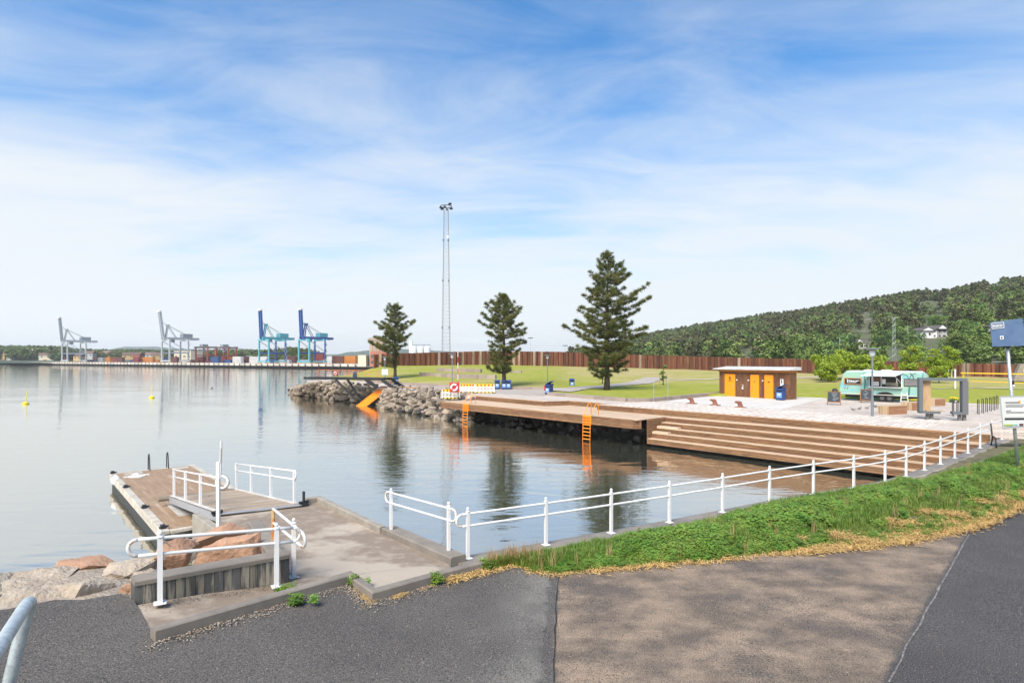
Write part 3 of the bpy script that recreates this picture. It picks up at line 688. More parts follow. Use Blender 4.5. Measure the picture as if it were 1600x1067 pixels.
def build_gangway():
    t = thing('gangway', 'sloping gangway with weathered boards and white rails on both sides', 'gangway', (GL0 + GR0) / 2)
    n = 34; e0 = .12
    def gp(s, w, z=0):
        a = GL0.lerp(GL1, s); b = GR0.lerp(GR1, s); p = a.lerp(b, w); return p + V(0, 0, z)
    up = (GL1 - GL0).cross(GR0 - GL0).normalized(); up = up if up.z > 0 else -up
    for i in range(n):
        s0 = -.01 + 1.05 * i / n; s1 = -.01 + 1.05 * (i + 1) / n; s = (s0 + s1) / 2
        plank('deck_board', gp(s, .02), gp(s, .98), (GL1 - GL0).length * 1.05 / n - .01, .035, M_GREYWOOD, t, up)
    for w in (0.0, 1.0):
        mb = MB(); mb.beam(gp(-.01, w, -.12), gp(1.04, w, -.12), .07, .2); mb.build('side_beam', mat('alu', (.42, .42, .42), .5, metal=.5), t, world=True)
        mb = MB(); mb.beam(gp(-.01, w * .94 + .03, .025), gp(1.04, w * .94 + .03, .025), .12, .02); mb.build('edge_strip', mat('edge_strip', (.60, .57, .52), .8, var=(.45, .41, .36), vs=4, coord='World'), t, world=True)
    for w in (0.03, .97):
        ss = [0.02, .35, .68, .97]; ps = [gp(s, w) for s in ss]
        for p in ps:
            mb = MB(); mb.box(p + V(0, 0, .5), (.07, .07, 1.0), rz=.72); mb.build('rail_post', M_WHITE, t, world=True)
        for h in ((.97, .72)):
            mb = MB(); mb.tube([p + V(0, 0, h) for p in ps], .024, 8); mb.build('rail', M_WHITE, t, world=True, smooth=True)
        d0 = (ps[0] - ps[1]).normalized(); mb = MB(); mb.tube(arc(ps[0] + V(0, 0, .97), ps[0] + V(0, 0, .72), d0), .024, 8); mb.build('end_loop', M_WHITE, t, world=True, smooth=True)
        d1 = -d0; mb = MB(); mb.tube(arc(ps[-1] + V(0, 0, .97), ps[-1] + V(0, 0, .72), d1), .024, 8); mb.build('end_loop', M_WHITE, t, world=True, smooth=True)
    mb = MB(); mb.tube([gp(1.03, -.16, -.06), gp(1.03, 1.05, -.06)], .085, 10); mb.build('roller', mat('roller', (.20, .165, .12), .7), t, world=True)
    for w in (-.02, 1.04):
        p = gp(-.03, w); mb = MB(); mb.box(p + V(0, 0, .16), (.05, .09, .42), rz=.7); mb.box(p + V(0, 0, 0.0), (.22, .22, .06), rz=.7); mb.tube([p + V(-.1, -.1, .06), p + V(.1, .1, .06)], .04, 8); mb.build('hinge', M_DARK, t, world=True)
    mb = MB(); a = gp(-.04, 0, -.0); b = gp(-.04, 1, -.0); mb.beam(a, b, .16, .02); mb.build('hinge_plate', mat('alu', (0, 0, 0)), t, world=True)
build_gangway()
def life_ring():
    c = GR1 + V(-.35, -.4, .35); t = thing('lifebuoy', 'white ring lifebuoy leaning at the lower end of the gangway', 'lifebuoy', c)
    mb = MB(); n = 20; pts = [V(.22 * math.cos(2 * math.pi * k / n), .02 * math.sin(2 * math.pi * k / n), .22 * math.sin(2 * math.pi * k / n) ) for k in range(n + 1)]; mb.tube(pts, .05, 8, caps=False); mb.build('ring', M_WHITE, t, smooth=True)
    mb = MB(); mb.tube([p * 1.26 + V(0, -.01, 0) for p in pts], .008, 5, caps=False); mb.build('grab_line', mat('rope', (0, 0, 0)), t)
life_ring()

# ================================================================ TIMBER TERRACES
UZ, LZ = .50, .10                      # plaza level, lower deck level
O0 = V(*P(735, 617.5, UZ)[:2], 0)
_e = V(*P(1464, 673, UZ)[:2], 0); uD = (_e - O0).normalized(); wD = V(uD.y, -uD.x, 0)     # wD: towards the water
if wD.y > 0: wD = -wD
def T(s, p, z): q = O0 + uD * s + wD * p; return V(q.x, q.y, z)
def ST(v): r = V(v.x, v.y, 0) - O0; return r.dot(uD), r.dot(wD)
fL = ST(P(690, 627, LZ)); fM = ST(P(912, 648, LZ)); fC = ST(P(987, 656, LZ)); uA = ST(P(844, 627.5, UZ)); uB = ST(P(902, 627, UZ)); uC = ST(P(937, 632, UZ)); uE = ST(P(1280, 659, UZ))
print('TERR', uD, fL, fM, fC, uA, uB, uC, uE)
PF_ = (fL[1] + fM[1] + fC[1]) / 3      # front line of the lower deck
S0, SC = fL[0], fC[0]
PU = (uC[1] + uE[1] + 0.0) / 3
def s_at_kerb(p, shift=.12):
    """where the line at offset p runs into the seawall"""
    s = SC
    for k in range(400):
        q = T(s, p, 0)
        if q.y < KY(q.x) + shift: return s
        s += .1
    return s
def build_terrace():
    t = thing('timber_terrace', 'stepped timber terrace of brown boards along the water', 'terrace', T(SC, 1, WZ))
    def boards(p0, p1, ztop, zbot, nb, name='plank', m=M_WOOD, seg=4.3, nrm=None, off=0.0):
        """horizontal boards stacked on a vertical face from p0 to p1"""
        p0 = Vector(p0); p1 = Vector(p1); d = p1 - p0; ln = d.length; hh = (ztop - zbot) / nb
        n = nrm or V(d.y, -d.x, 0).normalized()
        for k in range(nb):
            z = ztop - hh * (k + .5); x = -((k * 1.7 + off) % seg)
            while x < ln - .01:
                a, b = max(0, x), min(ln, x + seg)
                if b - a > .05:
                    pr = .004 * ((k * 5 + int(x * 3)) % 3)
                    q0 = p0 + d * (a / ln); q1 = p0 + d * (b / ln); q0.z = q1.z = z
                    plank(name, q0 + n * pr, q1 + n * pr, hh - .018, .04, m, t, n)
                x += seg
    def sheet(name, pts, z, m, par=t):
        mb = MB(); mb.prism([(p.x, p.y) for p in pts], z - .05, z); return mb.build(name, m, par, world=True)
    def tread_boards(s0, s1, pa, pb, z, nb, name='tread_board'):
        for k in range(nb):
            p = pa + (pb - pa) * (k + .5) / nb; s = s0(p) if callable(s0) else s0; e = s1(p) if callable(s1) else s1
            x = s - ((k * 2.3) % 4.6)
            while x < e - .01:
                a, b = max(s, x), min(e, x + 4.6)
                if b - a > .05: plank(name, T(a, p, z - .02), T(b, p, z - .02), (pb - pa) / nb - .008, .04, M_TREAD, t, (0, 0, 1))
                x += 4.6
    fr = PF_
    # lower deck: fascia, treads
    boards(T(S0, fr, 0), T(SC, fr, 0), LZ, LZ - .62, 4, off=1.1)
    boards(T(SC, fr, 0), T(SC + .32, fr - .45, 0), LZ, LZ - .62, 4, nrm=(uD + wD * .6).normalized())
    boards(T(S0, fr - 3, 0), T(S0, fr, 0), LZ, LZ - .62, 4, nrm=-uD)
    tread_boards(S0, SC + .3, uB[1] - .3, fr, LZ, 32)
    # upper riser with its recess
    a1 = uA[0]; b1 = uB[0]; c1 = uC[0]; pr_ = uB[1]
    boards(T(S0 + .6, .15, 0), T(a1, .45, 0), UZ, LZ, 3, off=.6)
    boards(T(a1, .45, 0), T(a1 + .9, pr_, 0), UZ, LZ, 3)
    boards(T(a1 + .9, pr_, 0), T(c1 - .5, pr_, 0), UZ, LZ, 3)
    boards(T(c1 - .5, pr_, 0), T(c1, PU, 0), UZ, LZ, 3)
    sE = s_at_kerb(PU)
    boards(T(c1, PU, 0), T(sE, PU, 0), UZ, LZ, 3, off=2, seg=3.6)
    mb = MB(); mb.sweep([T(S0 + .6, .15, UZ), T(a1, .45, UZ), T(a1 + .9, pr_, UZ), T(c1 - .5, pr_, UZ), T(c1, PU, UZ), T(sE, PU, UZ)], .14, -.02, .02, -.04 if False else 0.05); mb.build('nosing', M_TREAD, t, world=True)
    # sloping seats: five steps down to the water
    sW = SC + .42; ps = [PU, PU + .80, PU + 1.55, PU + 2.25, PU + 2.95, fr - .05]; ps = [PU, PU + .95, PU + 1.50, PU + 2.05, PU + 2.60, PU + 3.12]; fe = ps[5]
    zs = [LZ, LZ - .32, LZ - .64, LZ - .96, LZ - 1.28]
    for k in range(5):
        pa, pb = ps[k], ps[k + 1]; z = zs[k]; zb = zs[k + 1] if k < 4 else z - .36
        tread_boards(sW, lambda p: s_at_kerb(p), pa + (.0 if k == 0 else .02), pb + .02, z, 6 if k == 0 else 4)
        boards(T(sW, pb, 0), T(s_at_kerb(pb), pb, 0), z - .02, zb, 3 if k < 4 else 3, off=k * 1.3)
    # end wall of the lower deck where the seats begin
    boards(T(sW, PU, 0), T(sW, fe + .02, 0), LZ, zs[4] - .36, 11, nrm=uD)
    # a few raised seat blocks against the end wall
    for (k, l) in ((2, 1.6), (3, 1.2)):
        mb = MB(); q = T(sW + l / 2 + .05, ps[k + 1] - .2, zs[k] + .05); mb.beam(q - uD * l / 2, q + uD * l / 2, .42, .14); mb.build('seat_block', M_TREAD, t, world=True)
    # understructure coloured near-black for the void's shade: back wall, joists and piles
    mk = mat('concrete_void_shade', (.02, .02, .018), .8, var=(.04, .042, .035), vs=1.2, coord='World', bump=.5, bs=4, bdist=.1)
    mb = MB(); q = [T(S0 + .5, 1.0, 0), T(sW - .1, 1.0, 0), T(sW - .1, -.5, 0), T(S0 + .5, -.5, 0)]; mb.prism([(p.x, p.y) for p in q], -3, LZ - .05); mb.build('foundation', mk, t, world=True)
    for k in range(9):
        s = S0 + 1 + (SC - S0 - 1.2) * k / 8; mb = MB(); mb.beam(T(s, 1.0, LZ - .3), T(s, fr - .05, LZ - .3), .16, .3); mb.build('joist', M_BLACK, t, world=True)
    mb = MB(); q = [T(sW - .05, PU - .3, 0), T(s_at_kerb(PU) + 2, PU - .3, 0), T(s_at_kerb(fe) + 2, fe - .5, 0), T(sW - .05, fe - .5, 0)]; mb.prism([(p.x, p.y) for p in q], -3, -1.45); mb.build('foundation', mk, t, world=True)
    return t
TERR = build_terrace()
# boulders under the overhang, their colour darkened to deepen the shade there
rr = random.Random(12)
def under_rocks():
    t = thing('rock_slope', 'wet rocks under the timber deck, coloured near-black for shade', 'rocks', T(8, 2, WZ))
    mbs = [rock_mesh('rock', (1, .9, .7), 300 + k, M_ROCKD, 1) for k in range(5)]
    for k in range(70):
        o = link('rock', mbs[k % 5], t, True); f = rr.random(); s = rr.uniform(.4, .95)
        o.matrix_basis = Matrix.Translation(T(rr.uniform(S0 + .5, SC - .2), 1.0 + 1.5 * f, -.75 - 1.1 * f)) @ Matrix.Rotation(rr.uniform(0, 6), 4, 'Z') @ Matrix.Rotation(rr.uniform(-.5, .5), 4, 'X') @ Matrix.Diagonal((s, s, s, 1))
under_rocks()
# orange swim ladders on the deck edge
def deck_ladder(s, label):
    t = thing('swim_ladder', label, 'ladder', T(s, PF_, LZ), group='orange ladders on the timber deck')
    w = .34
    def q(a, p, z): return T(s + a, PF_ + p, z)
    for a in (-w, w):
        mb = MB(); mb.tube([q(a, -.75, LZ), q(a, -.75, LZ + .72), q(a, -.62, LZ + .84), q(a, -.45, LZ + .80), q(a, .1, LZ - .02), q(a, .14, LZ - .6), q(a, .2, WZ - .5)], .026, 7); mb.build('side_rail', M_ORANGE, t, world=True, smooth=True)
    for k in range(9):
        z = LZ - .62 - .155 * k
        if z < WZ - .25: break
    for k in range(7):
        z = LZ - .66 - .255 * k; mb = MB(); mb.beam(q(-w, .15, z), q(w, .15, z), .07, .05); mb.build('rung', M_ORANGE, t, world=True)
    mb = MB(); mb.beam(q(0, .06, LZ + .02), q(0, .06, LZ - .64), .74, .03, up=wD); mb.build('guard_plate', M_ORANGE, t, world=True)
    for k in range(3):
        mb = MB(); z = LZ - .08 - .2 * k; mb.beam(q(-w, .14, z), q(w, .14, z), .14, .05); mb.build('step', M_ORANGE, t, world=True)
deck_ladder(ST(P(918, 649, LZ))[0], 'orange swim ladder hanging midway along the timber deck')
deck_ladder(ST(P(727, 631, LZ))[0], 'orange swim ladder at the far end of the timber deck by the barriers')
# ================================================================ PLAZA AND PROMENADE
def paving_mat():
    m = bpy.data.materials.new('setts'); m.use_nodes = True; nt = m.node_tree; N = nt.nodes; L = nt.links; b = N['Principled BSDF']
    g = N.new('ShaderNodeNewGeometry'); mp = N.new('ShaderNodeMapping'); mp.inputs['Rotation'].default_value = (0, 0, math.atan2(-uD.y, uD.x)); L.new(g.outputs['Position'], mp.inputs[0])
    br = N.new('ShaderNodeTexBrick'); br.inputs['Scale'].default_value = 1; br.inputs['Brick Width'].default_value = .24; br.inputs['Row Height'].default_value = .15; br.inputs['Mortar Size'].default_value = .014; br.inputs['Bias'].default_value = 0
    br.inputs['Color1'].default_value = (.62, .545, .465, 1); br.inputs['Color2'].default_value = (.51, .445, .375, 1); br.inputs['Mortar'].default_value = (.35, .30, .25, 1); L.new(mp.outputs[0], br.inputs[0])
    n = N.new('ShaderNodeTexNoise'); n.inputs['Scale'].default_value = .45; n.inputs['Detail'].default_value = 5; L.new(g.outputs['Position'], n.inputs['Vector'])
    r = N.new('ShaderNodeMapRange'); r.inputs[1].default_value = .4; r.inputs[2].default_value = .65; L.new(n.outputs[0], r.inputs[0])
    mx = N.new('ShaderNodeMix'); mx.data_type = 'RGBA'; mx.blend_type = 'MULTIPLY'; L.new(r.outputs[0], mx.inputs['Factor']); L.new(br.outputs[0], mx.inputs['A']); mx.inputs['B'].default_value = (.86, .83, .80, 1)
    L.new(mx.outputs['Result'], b.inputs['Base Color']); b.inputs['Roughness'].default_value = .9
    bp = N.new('ShaderNodeBump'); bp.inputs['Strength'].default_value = .5; bp.inputs['Distance'].default_value = .02; L.new(br.outputs['Fac'], bp.inputs['Height']); bp.invert = True; L.new(bp.outputs[0], b.inputs['Normal'])
    return m
M_SETT = paving_mat()
ZP = UZ - .02
def zplaza(X, Y): return ZP
a1, pr_ = uA[0], uB[1]
front = [T(S0 + .6, .10, 0), T(a1, .40, 0), T(a1 + .9, pr_ - .05, 0), T(uC[0] - .5, pr_ - .05, 0), T(uC[0], PU - .05, 0), T(s_at_kerb(PU) + .4, PU - .05, 0)]
kend = klx[-1]
poly = front + [V(kend.x, kend.y, 0), V(kend.x + 30, kend.y + 2, 0), V(60, 62, 0), V(40, 70, 0), V(-2, 92, 0), V(-16, 96, 0), V(-30, 104, 0), V(-36, 100, 0), V(-30, 88, 0), V(*P(560, 600, .5)[:2], 0), V(*P(605, 606, .5)[:2], 0), V(*P(690, 612, .5)[:2], 0), T(S0 - .6, .3, 0)]
mb = MB(); mb.prism([(p.x, p.y) for p in poly], -2.8, ZP); o = mb.build('plaza_paving', M_SETT); struct(o)
# smooth concrete apron in front of the toilet building and along the promenade
M_PLAIN = mat('pale_asphalt', (.33, .285, .245), .9, var=(.40, .355, .305), vs=.6, bump=.2, bs=40, coord='World')
mb = MB(); ap = [P(x, y, ZP + .008) for x, y in [(1040, 628), (1130, 634), (1220, 640), (1262, 629), (1290, 622), (1130, 612), (1085, 618)]]
mb.add(ap, [tuple(range(len(ap)))]); struct(mb.build('concrete_apron', mat('apron', (.58, .545, .49), .9, var=(.50, .465, .41), vs=.8, coord='World')))
mb = MB(); pr = [P(x, y, ZP + .006) for x, y in [(700, 608), (770, 614), (850, 619), (857, 616), (905, 612), (880, 606), (760, 605.5), (700, 602.5), (640, 600), (615, 600.5), (640, 605)]]
mb.add(pr, [tuple(range(len(pr)))]); struct(mb.build('promenade_path', M_PLAIN))
# long slabs laid across the deck edge
def slabs():
    ms = mat('slab', (.64, .565, .48), .9, rnd=.12, var=(.55, .48, .41), vs=3, bump=.2, bs=30)
    base = mat('slab_joint', (.13, .11, .095), .95)
    mbj = MB(); c = [T(17, PU - .15, ZP + .004), T(36.5, PU - .15, ZP + .004), T(38, PU - 3, ZP + .004), T(38, PU - 5.9, ZP + .004), T(17, PU - 5.9, ZP + .004)]; mbj.add(c, [(0, 1, 2, 3, 4)]); par = mbj.build('slab_paving', base); struct(par)
    me = MB().box((0, 0, 0), (.235, 1.40, .05)).mesh('slab', ms)
    far = MB(); k = 0; rot = math.atan2(uD.y, uD.x)
    for j in range(4):
        for i in range(75):
            s = 17.2 + .28 * i + .05 * (j % 2); p = PU - .9 - 1.44 * j - .35 * (i % 2)
            q = T(s, p, ZP + .01)
            if q.y < KY(q.x) + .5: continue
            o = link('slab', me, par); o.location = q; o.rotation_euler = (0, 0, rot)
slabs()
# ================================================================ LAWN
XS_DF = [(520, 104), (540, 100), (580, 92), (620, 84), (700, 76), (760, 70.5), (855, 69), (862, 57.7), (972, 49.4), (992, 49.4), (1060, 52.8), (1120, 57), (1245, 56), (1310, 54), (1450, 50), (1600, 46), (1760, 43)]
XS_DW = [(520, 118), (590, 124), (700, 130), (760, 132), (870, 128), (1000, 118), (1130, 110), (1270, 104), (1420, 98), (1600, 94), (1760, 90)]
XS_YW = [(590, 573), (620, 571.5), (700, 570.5), (760, 570), (870, 572), (1000, 575), (1130, 579), (1270, 583), (1420, 586), (1600, 590), (1760, 593)]
XS_YT = [(585, 553.5), (620, 552), (760, 548.5), (870, 549.5), (1000, 554.5), (1130, 558), (1270, 561.5), (1420, 565), (1600, 570), (1760, 574)]
LF = .72
def zwall(x): D = lerp_tab(XS_DW, x); return HC - (lerp_tab(XS_YW, x) - HY) * D / F
def lawn_z(x, D):
    df, dw = lerp_tab(XS_DF, x), lerp_tab(XS_DW, x); t = (D - df) / (dw - df); zw = zwall(x)
    zw = LF + (zw - LF) * sstep(535, 605, x)
    r = sstep(850, 900, x)
    tl = max(0, t); left = tl ** .92
    rt = sstep(.34, 1.02, t) * .75 + max(0, t - .34) / .68 * .25
    return LF + (zw - LF) * (left * (1 - r) + rt * r), t, r
def lawn_at(px, py):
    D = 60.0
    lo, hi = lerp_tab(XS_DF, px), lerp_tab(XS_DW, px)
    for _ in range(40):
        D = (lo + hi) / 2; z = lawn_z(px, D)[0]; y = HY + (HC - z) * F / D
        if y > py: lo = D
        else: hi = D
    return Q(px, py, D)
def lawn_mat():
    m = bpy.data.materials.new('lawn_grass'); m.use_nodes = True; nt = m.node_tree; N = nt.nodes; L = nt.links; b = N['Principled BSDF']
    g = N.new('ShaderNodeNewGeometry'); at = N.new('ShaderNodeAttribute'); at.attribute_name = 'dry'
    def noise(s, d, st=(1, 1, 1)):
        mp = N.new('ShaderNodeMapping'); mp.inputs['Scale'].default_value = st; L.new(g.outputs['Position'], mp.inputs[0]); n = N.new('ShaderNodeTexNoise'); n.inputs['Scale'].default_value = s; n.inputs['Detail'].default_value = d; n.inputs['Roughness'].default_value = .65; L.new(mp.outputs[0], n.inputs['Vector']); return n.outputs[0]
    def rng(v, a, c): r = N.new('ShaderNodeMapRange'); r.inputs[1].default_value = a; r.inputs[2].default_value = c; L.new(v, r.inputs[0]); return r.outputs[0]
    def mix(f, a, c):
        x = N.new('ShaderNodeMix'); x.data_type = 'RGBA'; L.new(f, x.inputs['Factor'])
        for k, v in (('A', a), ('B', c)):
            if isinstance(v, tuple): x.inputs[k].default_value = v + (1,)
            else: L.new(v, x.inputs[k])
        return x.outputs['Result']
    def add(a, c):
        x = N.new('ShaderNodeMath'); x.operation = 'ADD'; L.new(a, x.inputs[0]); L.new(c, x.inputs[1]); return x.outputs[0]
    green = mix(rng(noise(1.1, 6), .38, .62), (.225, .265, .034), (.31, .310, .055))
    dry = mix(rng(noise(.8, 5, (.5, 1.6, 1)), .35, .65), (.44, .36, .17), (.31, .26, .115))
    f = rng(add(noise(.22, 6, (.6, 1.8, 1)), at.outputs['Fac']),   .56, .80)
    c = mix(f, green, dry)
    L.new(c, b.inputs['Base Color']); b.inputs['Roughness'].default_value = .95; b.inputs['Specular IOR Level'].default_value = .1
    bp = N.new('ShaderNodeBump'); bp.inputs['Strength'].default_value = .8; bp.inputs['Distance'].default_value = .15; L.new(noise(3.5, 5), bp.inputs['Height']); L.new(bp.outputs[0], b.inputs['Normal'])
    return m
def build_lawn():
    xs = sorted(set([520 + 10 * i for i in range(127)] + [855, 862])); nr = 46; vs = []; fs = []; dr = []
    for x in xs:
        df, dw = lerp_tab(XS_DF, x), lerp_tab(XS_DW, x)
        for j in range(nr + 1):
            t = max(0, j - 1) / (nr - 1) * 1.08; D = df + (dw - df) * t; z, tt, r = lawn_z(x, D)
            z += .10 * fbm(x * .02, D * .15, 1) * min(1, t * 4)
            if j == 0: D -= .9 if x > 1120 else .05; z = ZP - .06
            vs.append(((x - 800) * D / F, D, z))
            d = .04 + (.16 * sstep(.36, .5, t) + .05 * sstep(.5, .8, t)) * r + (1 - r) * (.10 * sstep(.2, 0, t) + .05)
            d += .2 * sstep(560, 610, x) * sstep(660, 610, x) * .3
            dr.append(d)
    for i in range(len(xs) - 1):
        for j in range(nr): a = i * (nr + 1) + j; fs.append((a, a + nr + 1, a + nr + 2, a + 1))
    # front skirt
    me = bpy.data.meshes.new('lawn'); me.from_pydata(vs, [], fs); me.materials.append(lawn_mat())
    at = me.attributes.new('dry', 'FLOAT', 'POINT'); at.data.foreach_set('value', dr); me.polygons.foreach_set('use_smooth', [True] * len(fs)); me.update()
    struct(link('lawn', me))
build_lawn()
def strip_on_lawn(name, pts, w, m, lift=.02):
    c = [lawn_at(x, y) for x, y in pts]; out = []
    fine = []
    for a, b in zip(c, c[1:]):
        for k in range(6): fine.append(a.lerp(b, k / 6))
    fine.append(c[-1]); vs = []
    for i, p in enumerate(fine):
        d = (fine[min(i + 1, len(fine) - 1)] - fine[max(0, i - 1)]); n = V(-d.y, d.x, 0).normalized()
        for s in (-1, 0, 1):
            q = p + n * s * w / 2; px = 800 + q.x * F / q.y; vs.append((q.x, q.y, lawn_z(px, q.y)[0] + .10 * fbm(px * .02, q.y * .15, 1) + lift + (.03 if s == 0 else 0)))
    fs = []
    for i in range(len(fine) - 1):
        for k in range(2): a = i * 3 + k; fs.append((a, a + 1, a + 4, a + 3))
    mb = MB(); mb.add(vs, fs); return struct(mb.build(name, m, smooth=True))
strip_on_lawn('lawn_path', [(868, 611.5), (905, 607), (960, 602.5), (1000, 598), (1016, 593.5), (1022, 590)], 3.2, M_PLAIN, .06)
strip_on_lawn('gravel_path', [(990, 594.5), (1060, 594), (1120, 592), (1245, 590), (1300, 588)], 1.6, mat('sand_path', (.42, .35, .26), .95), .05)
strip_on_lawn('gravel_path', [(1455, 607), (1500, 606.5), (1560, 607), (1620, 608), (1700, 610)], 1.0, mat('sand_path', (0, 0, 0)), .05)
# granite kerb blocks round the right-hand lawn and edging along the left one
def kerb_blocks(name, label, pts, ln, w, z0, z1):
    par = thing(name, label, 'kerb', pts[0]); n = 0
    me = MB().box((0, 0, 0), (1, 1, 1)); bm_m = me.mesh('block', M_GRANITE)
    bm = bmesh.new(); bm.from_mesh(bm_m); bm.to_mesh(bm_m); bm.free()
    for a, b in zip(pts, pts[1:]):
        d = b - a; k = max(1, round(d.length / ln)); ang = math.atan2(d.y, d.x)
        for i in range(k):
            q = a.lerp(b, (i + .5) / k); o = link('block', bm_m, par, True)
            o.matrix_basis = Matrix.Translation((q.x, q.y, (z0 + z1) / 2)) @ Matrix.Rotation(ang, 4, 'Z') @ Matrix.Diagonal((d.length / k - .02, w, z1 - z0, 1))
def gpts(pl, z): return [V(*P(x, y, z)[:2], 0) for x, y in pl]
kerb_blocks('granite_kerb', 'pinkish granite kerb round the front of the right-hand lawn', gpts([(857, 617.5), (915, 622.5), (980, 627.5), (1010, 628), (1060, 623.5), (1122, 617.5)], ZP), 1.35, .4, ZP - .2, .80)
kerb_blocks('granite_edging', 'low stone edging along the foot of the left grass mound', [Q(x, 562 + 1, lerp_tab(XS_DF, x)) * 1 for x in (560, 620, 700, 760, 855)], 2.0, .35, ZP - .2, .80)
def terrace_step(label, pts, h):
    c = [lawn_at(x, y) for x, y in pts]; par = thing('lawn_step', label, 'step', c[0])
    me = MB().box((0, 0, 0), (1, 1, 1)).mesh('block', M_GRANITE)
    for a, b in zip(c, c[1:]):
        d = b - a; k = max(1, round(d.length / 1.6)); ang = math.atan2(d.y, d.x)
        for i in range(k):
            q = a.lerp(b, (i + .5) / k); o = link('block', me, par, True)
            o.matrix_basis = Matrix.Translation((q.x, q.y, q.z + h * .3)) @ Matrix.Rotation(ang, 4, 'Z') @ Matrix.Diagonal((d.length / k - .03, .5, h, 1))
terrace_step('upper low stone step set in the left grass mound', [(683, 580), (720, 581), (752, 582)], .75)
terrace_step('lower longer stone step set in the left grass mound', [(657, 587), (700, 589.5), (748, 591.5), (775, 592)], .75)
terrace_step('short stone step right of the middle pine trunk', [(792, 581.5), (815, 582)], .35)
# ================================================================ SHEET-PILE WALL
def pile_wall():
    par = thing('sheet_pile_wall', 'long rusty brown sheet-pile wall behind the lawns', 'wall', Q(760, 570, 132))
    M_P = mat('pile_rust', (.145, .052, .026), .9, var=(.08, .032, .019), vs=1.1, stretch=(2, 2, .5), rnd=.42, bump=.4, bs=6, var2=(.21, .10, .05), v2s=2.5, con2=(.5, .75), hue=.01)
    M_PP = mat('pile_pale', (.34, .27, .20), .9, var=(.20, .12, .075), vs=1.5, stretch=(3, 3, .8), rnd=.3)
    prof_a = [(-.30, .15), (-.22, -.15), (.22, -.15), (.30, .15)]
    def pm(m, prof):
        th = .03; mb = MB(); pol = prof + [(x, y + th) for x, y in reversed(prof)]; mb.prism(pol, 0, 1); me = mb.mesh('sheet_pile', m)
        bm = bmesh.new(); bm.from_mesh(me); bmesh.ops.recalc_face_normals(bm, faces=bm.faces[:]); bm.to_mesh(me); bm.free(); return me
    prof_b = [(-.30, .15), (.30, .15)]
    meshes = {(k, j): pm(m, p) for k, m in enumerate((M_P, M_PP)) for j, p in enumerate((prof_a, prof_b))}
    pts = []; x = 586.0; rr = random.Random(4)
    def wp(x): D = lerp_tab(XS_DW, x); return V((x - 800) * D / F, D, 0)
    d = 0; i = 0
    while x < 1740:
        p = wp(x); q = wp(x + 1); ang = math.atan2((q - p).y, (q - p).x); step = .60 if i % 2 == 0 else .60
        D = p.y; zt = HC - (lerp_tab(XS_YT, x) - HY) * D / F; zb = zwall(x) - .6
        if x < 600: zb = LF - .3
        pale = 1 if (rr.random() < (.10 if x < 920 or 1090 < x < 1165 or x > 1490 else .015)) else 0
        o = link('sheet_pile', meshes[(pale, i % 2)], par, True)
        o.matrix_basis = Matrix.Translation((p.x, p.y, zb)) @ Matrix.Rotation(ang, 4, 'Z') @ Matrix.Diagonal((1.0, 1.0, zt - zb + rr.uniform(-.03, .03), 1))
        x += step / (q - p).length; i += 1
pile_wall()
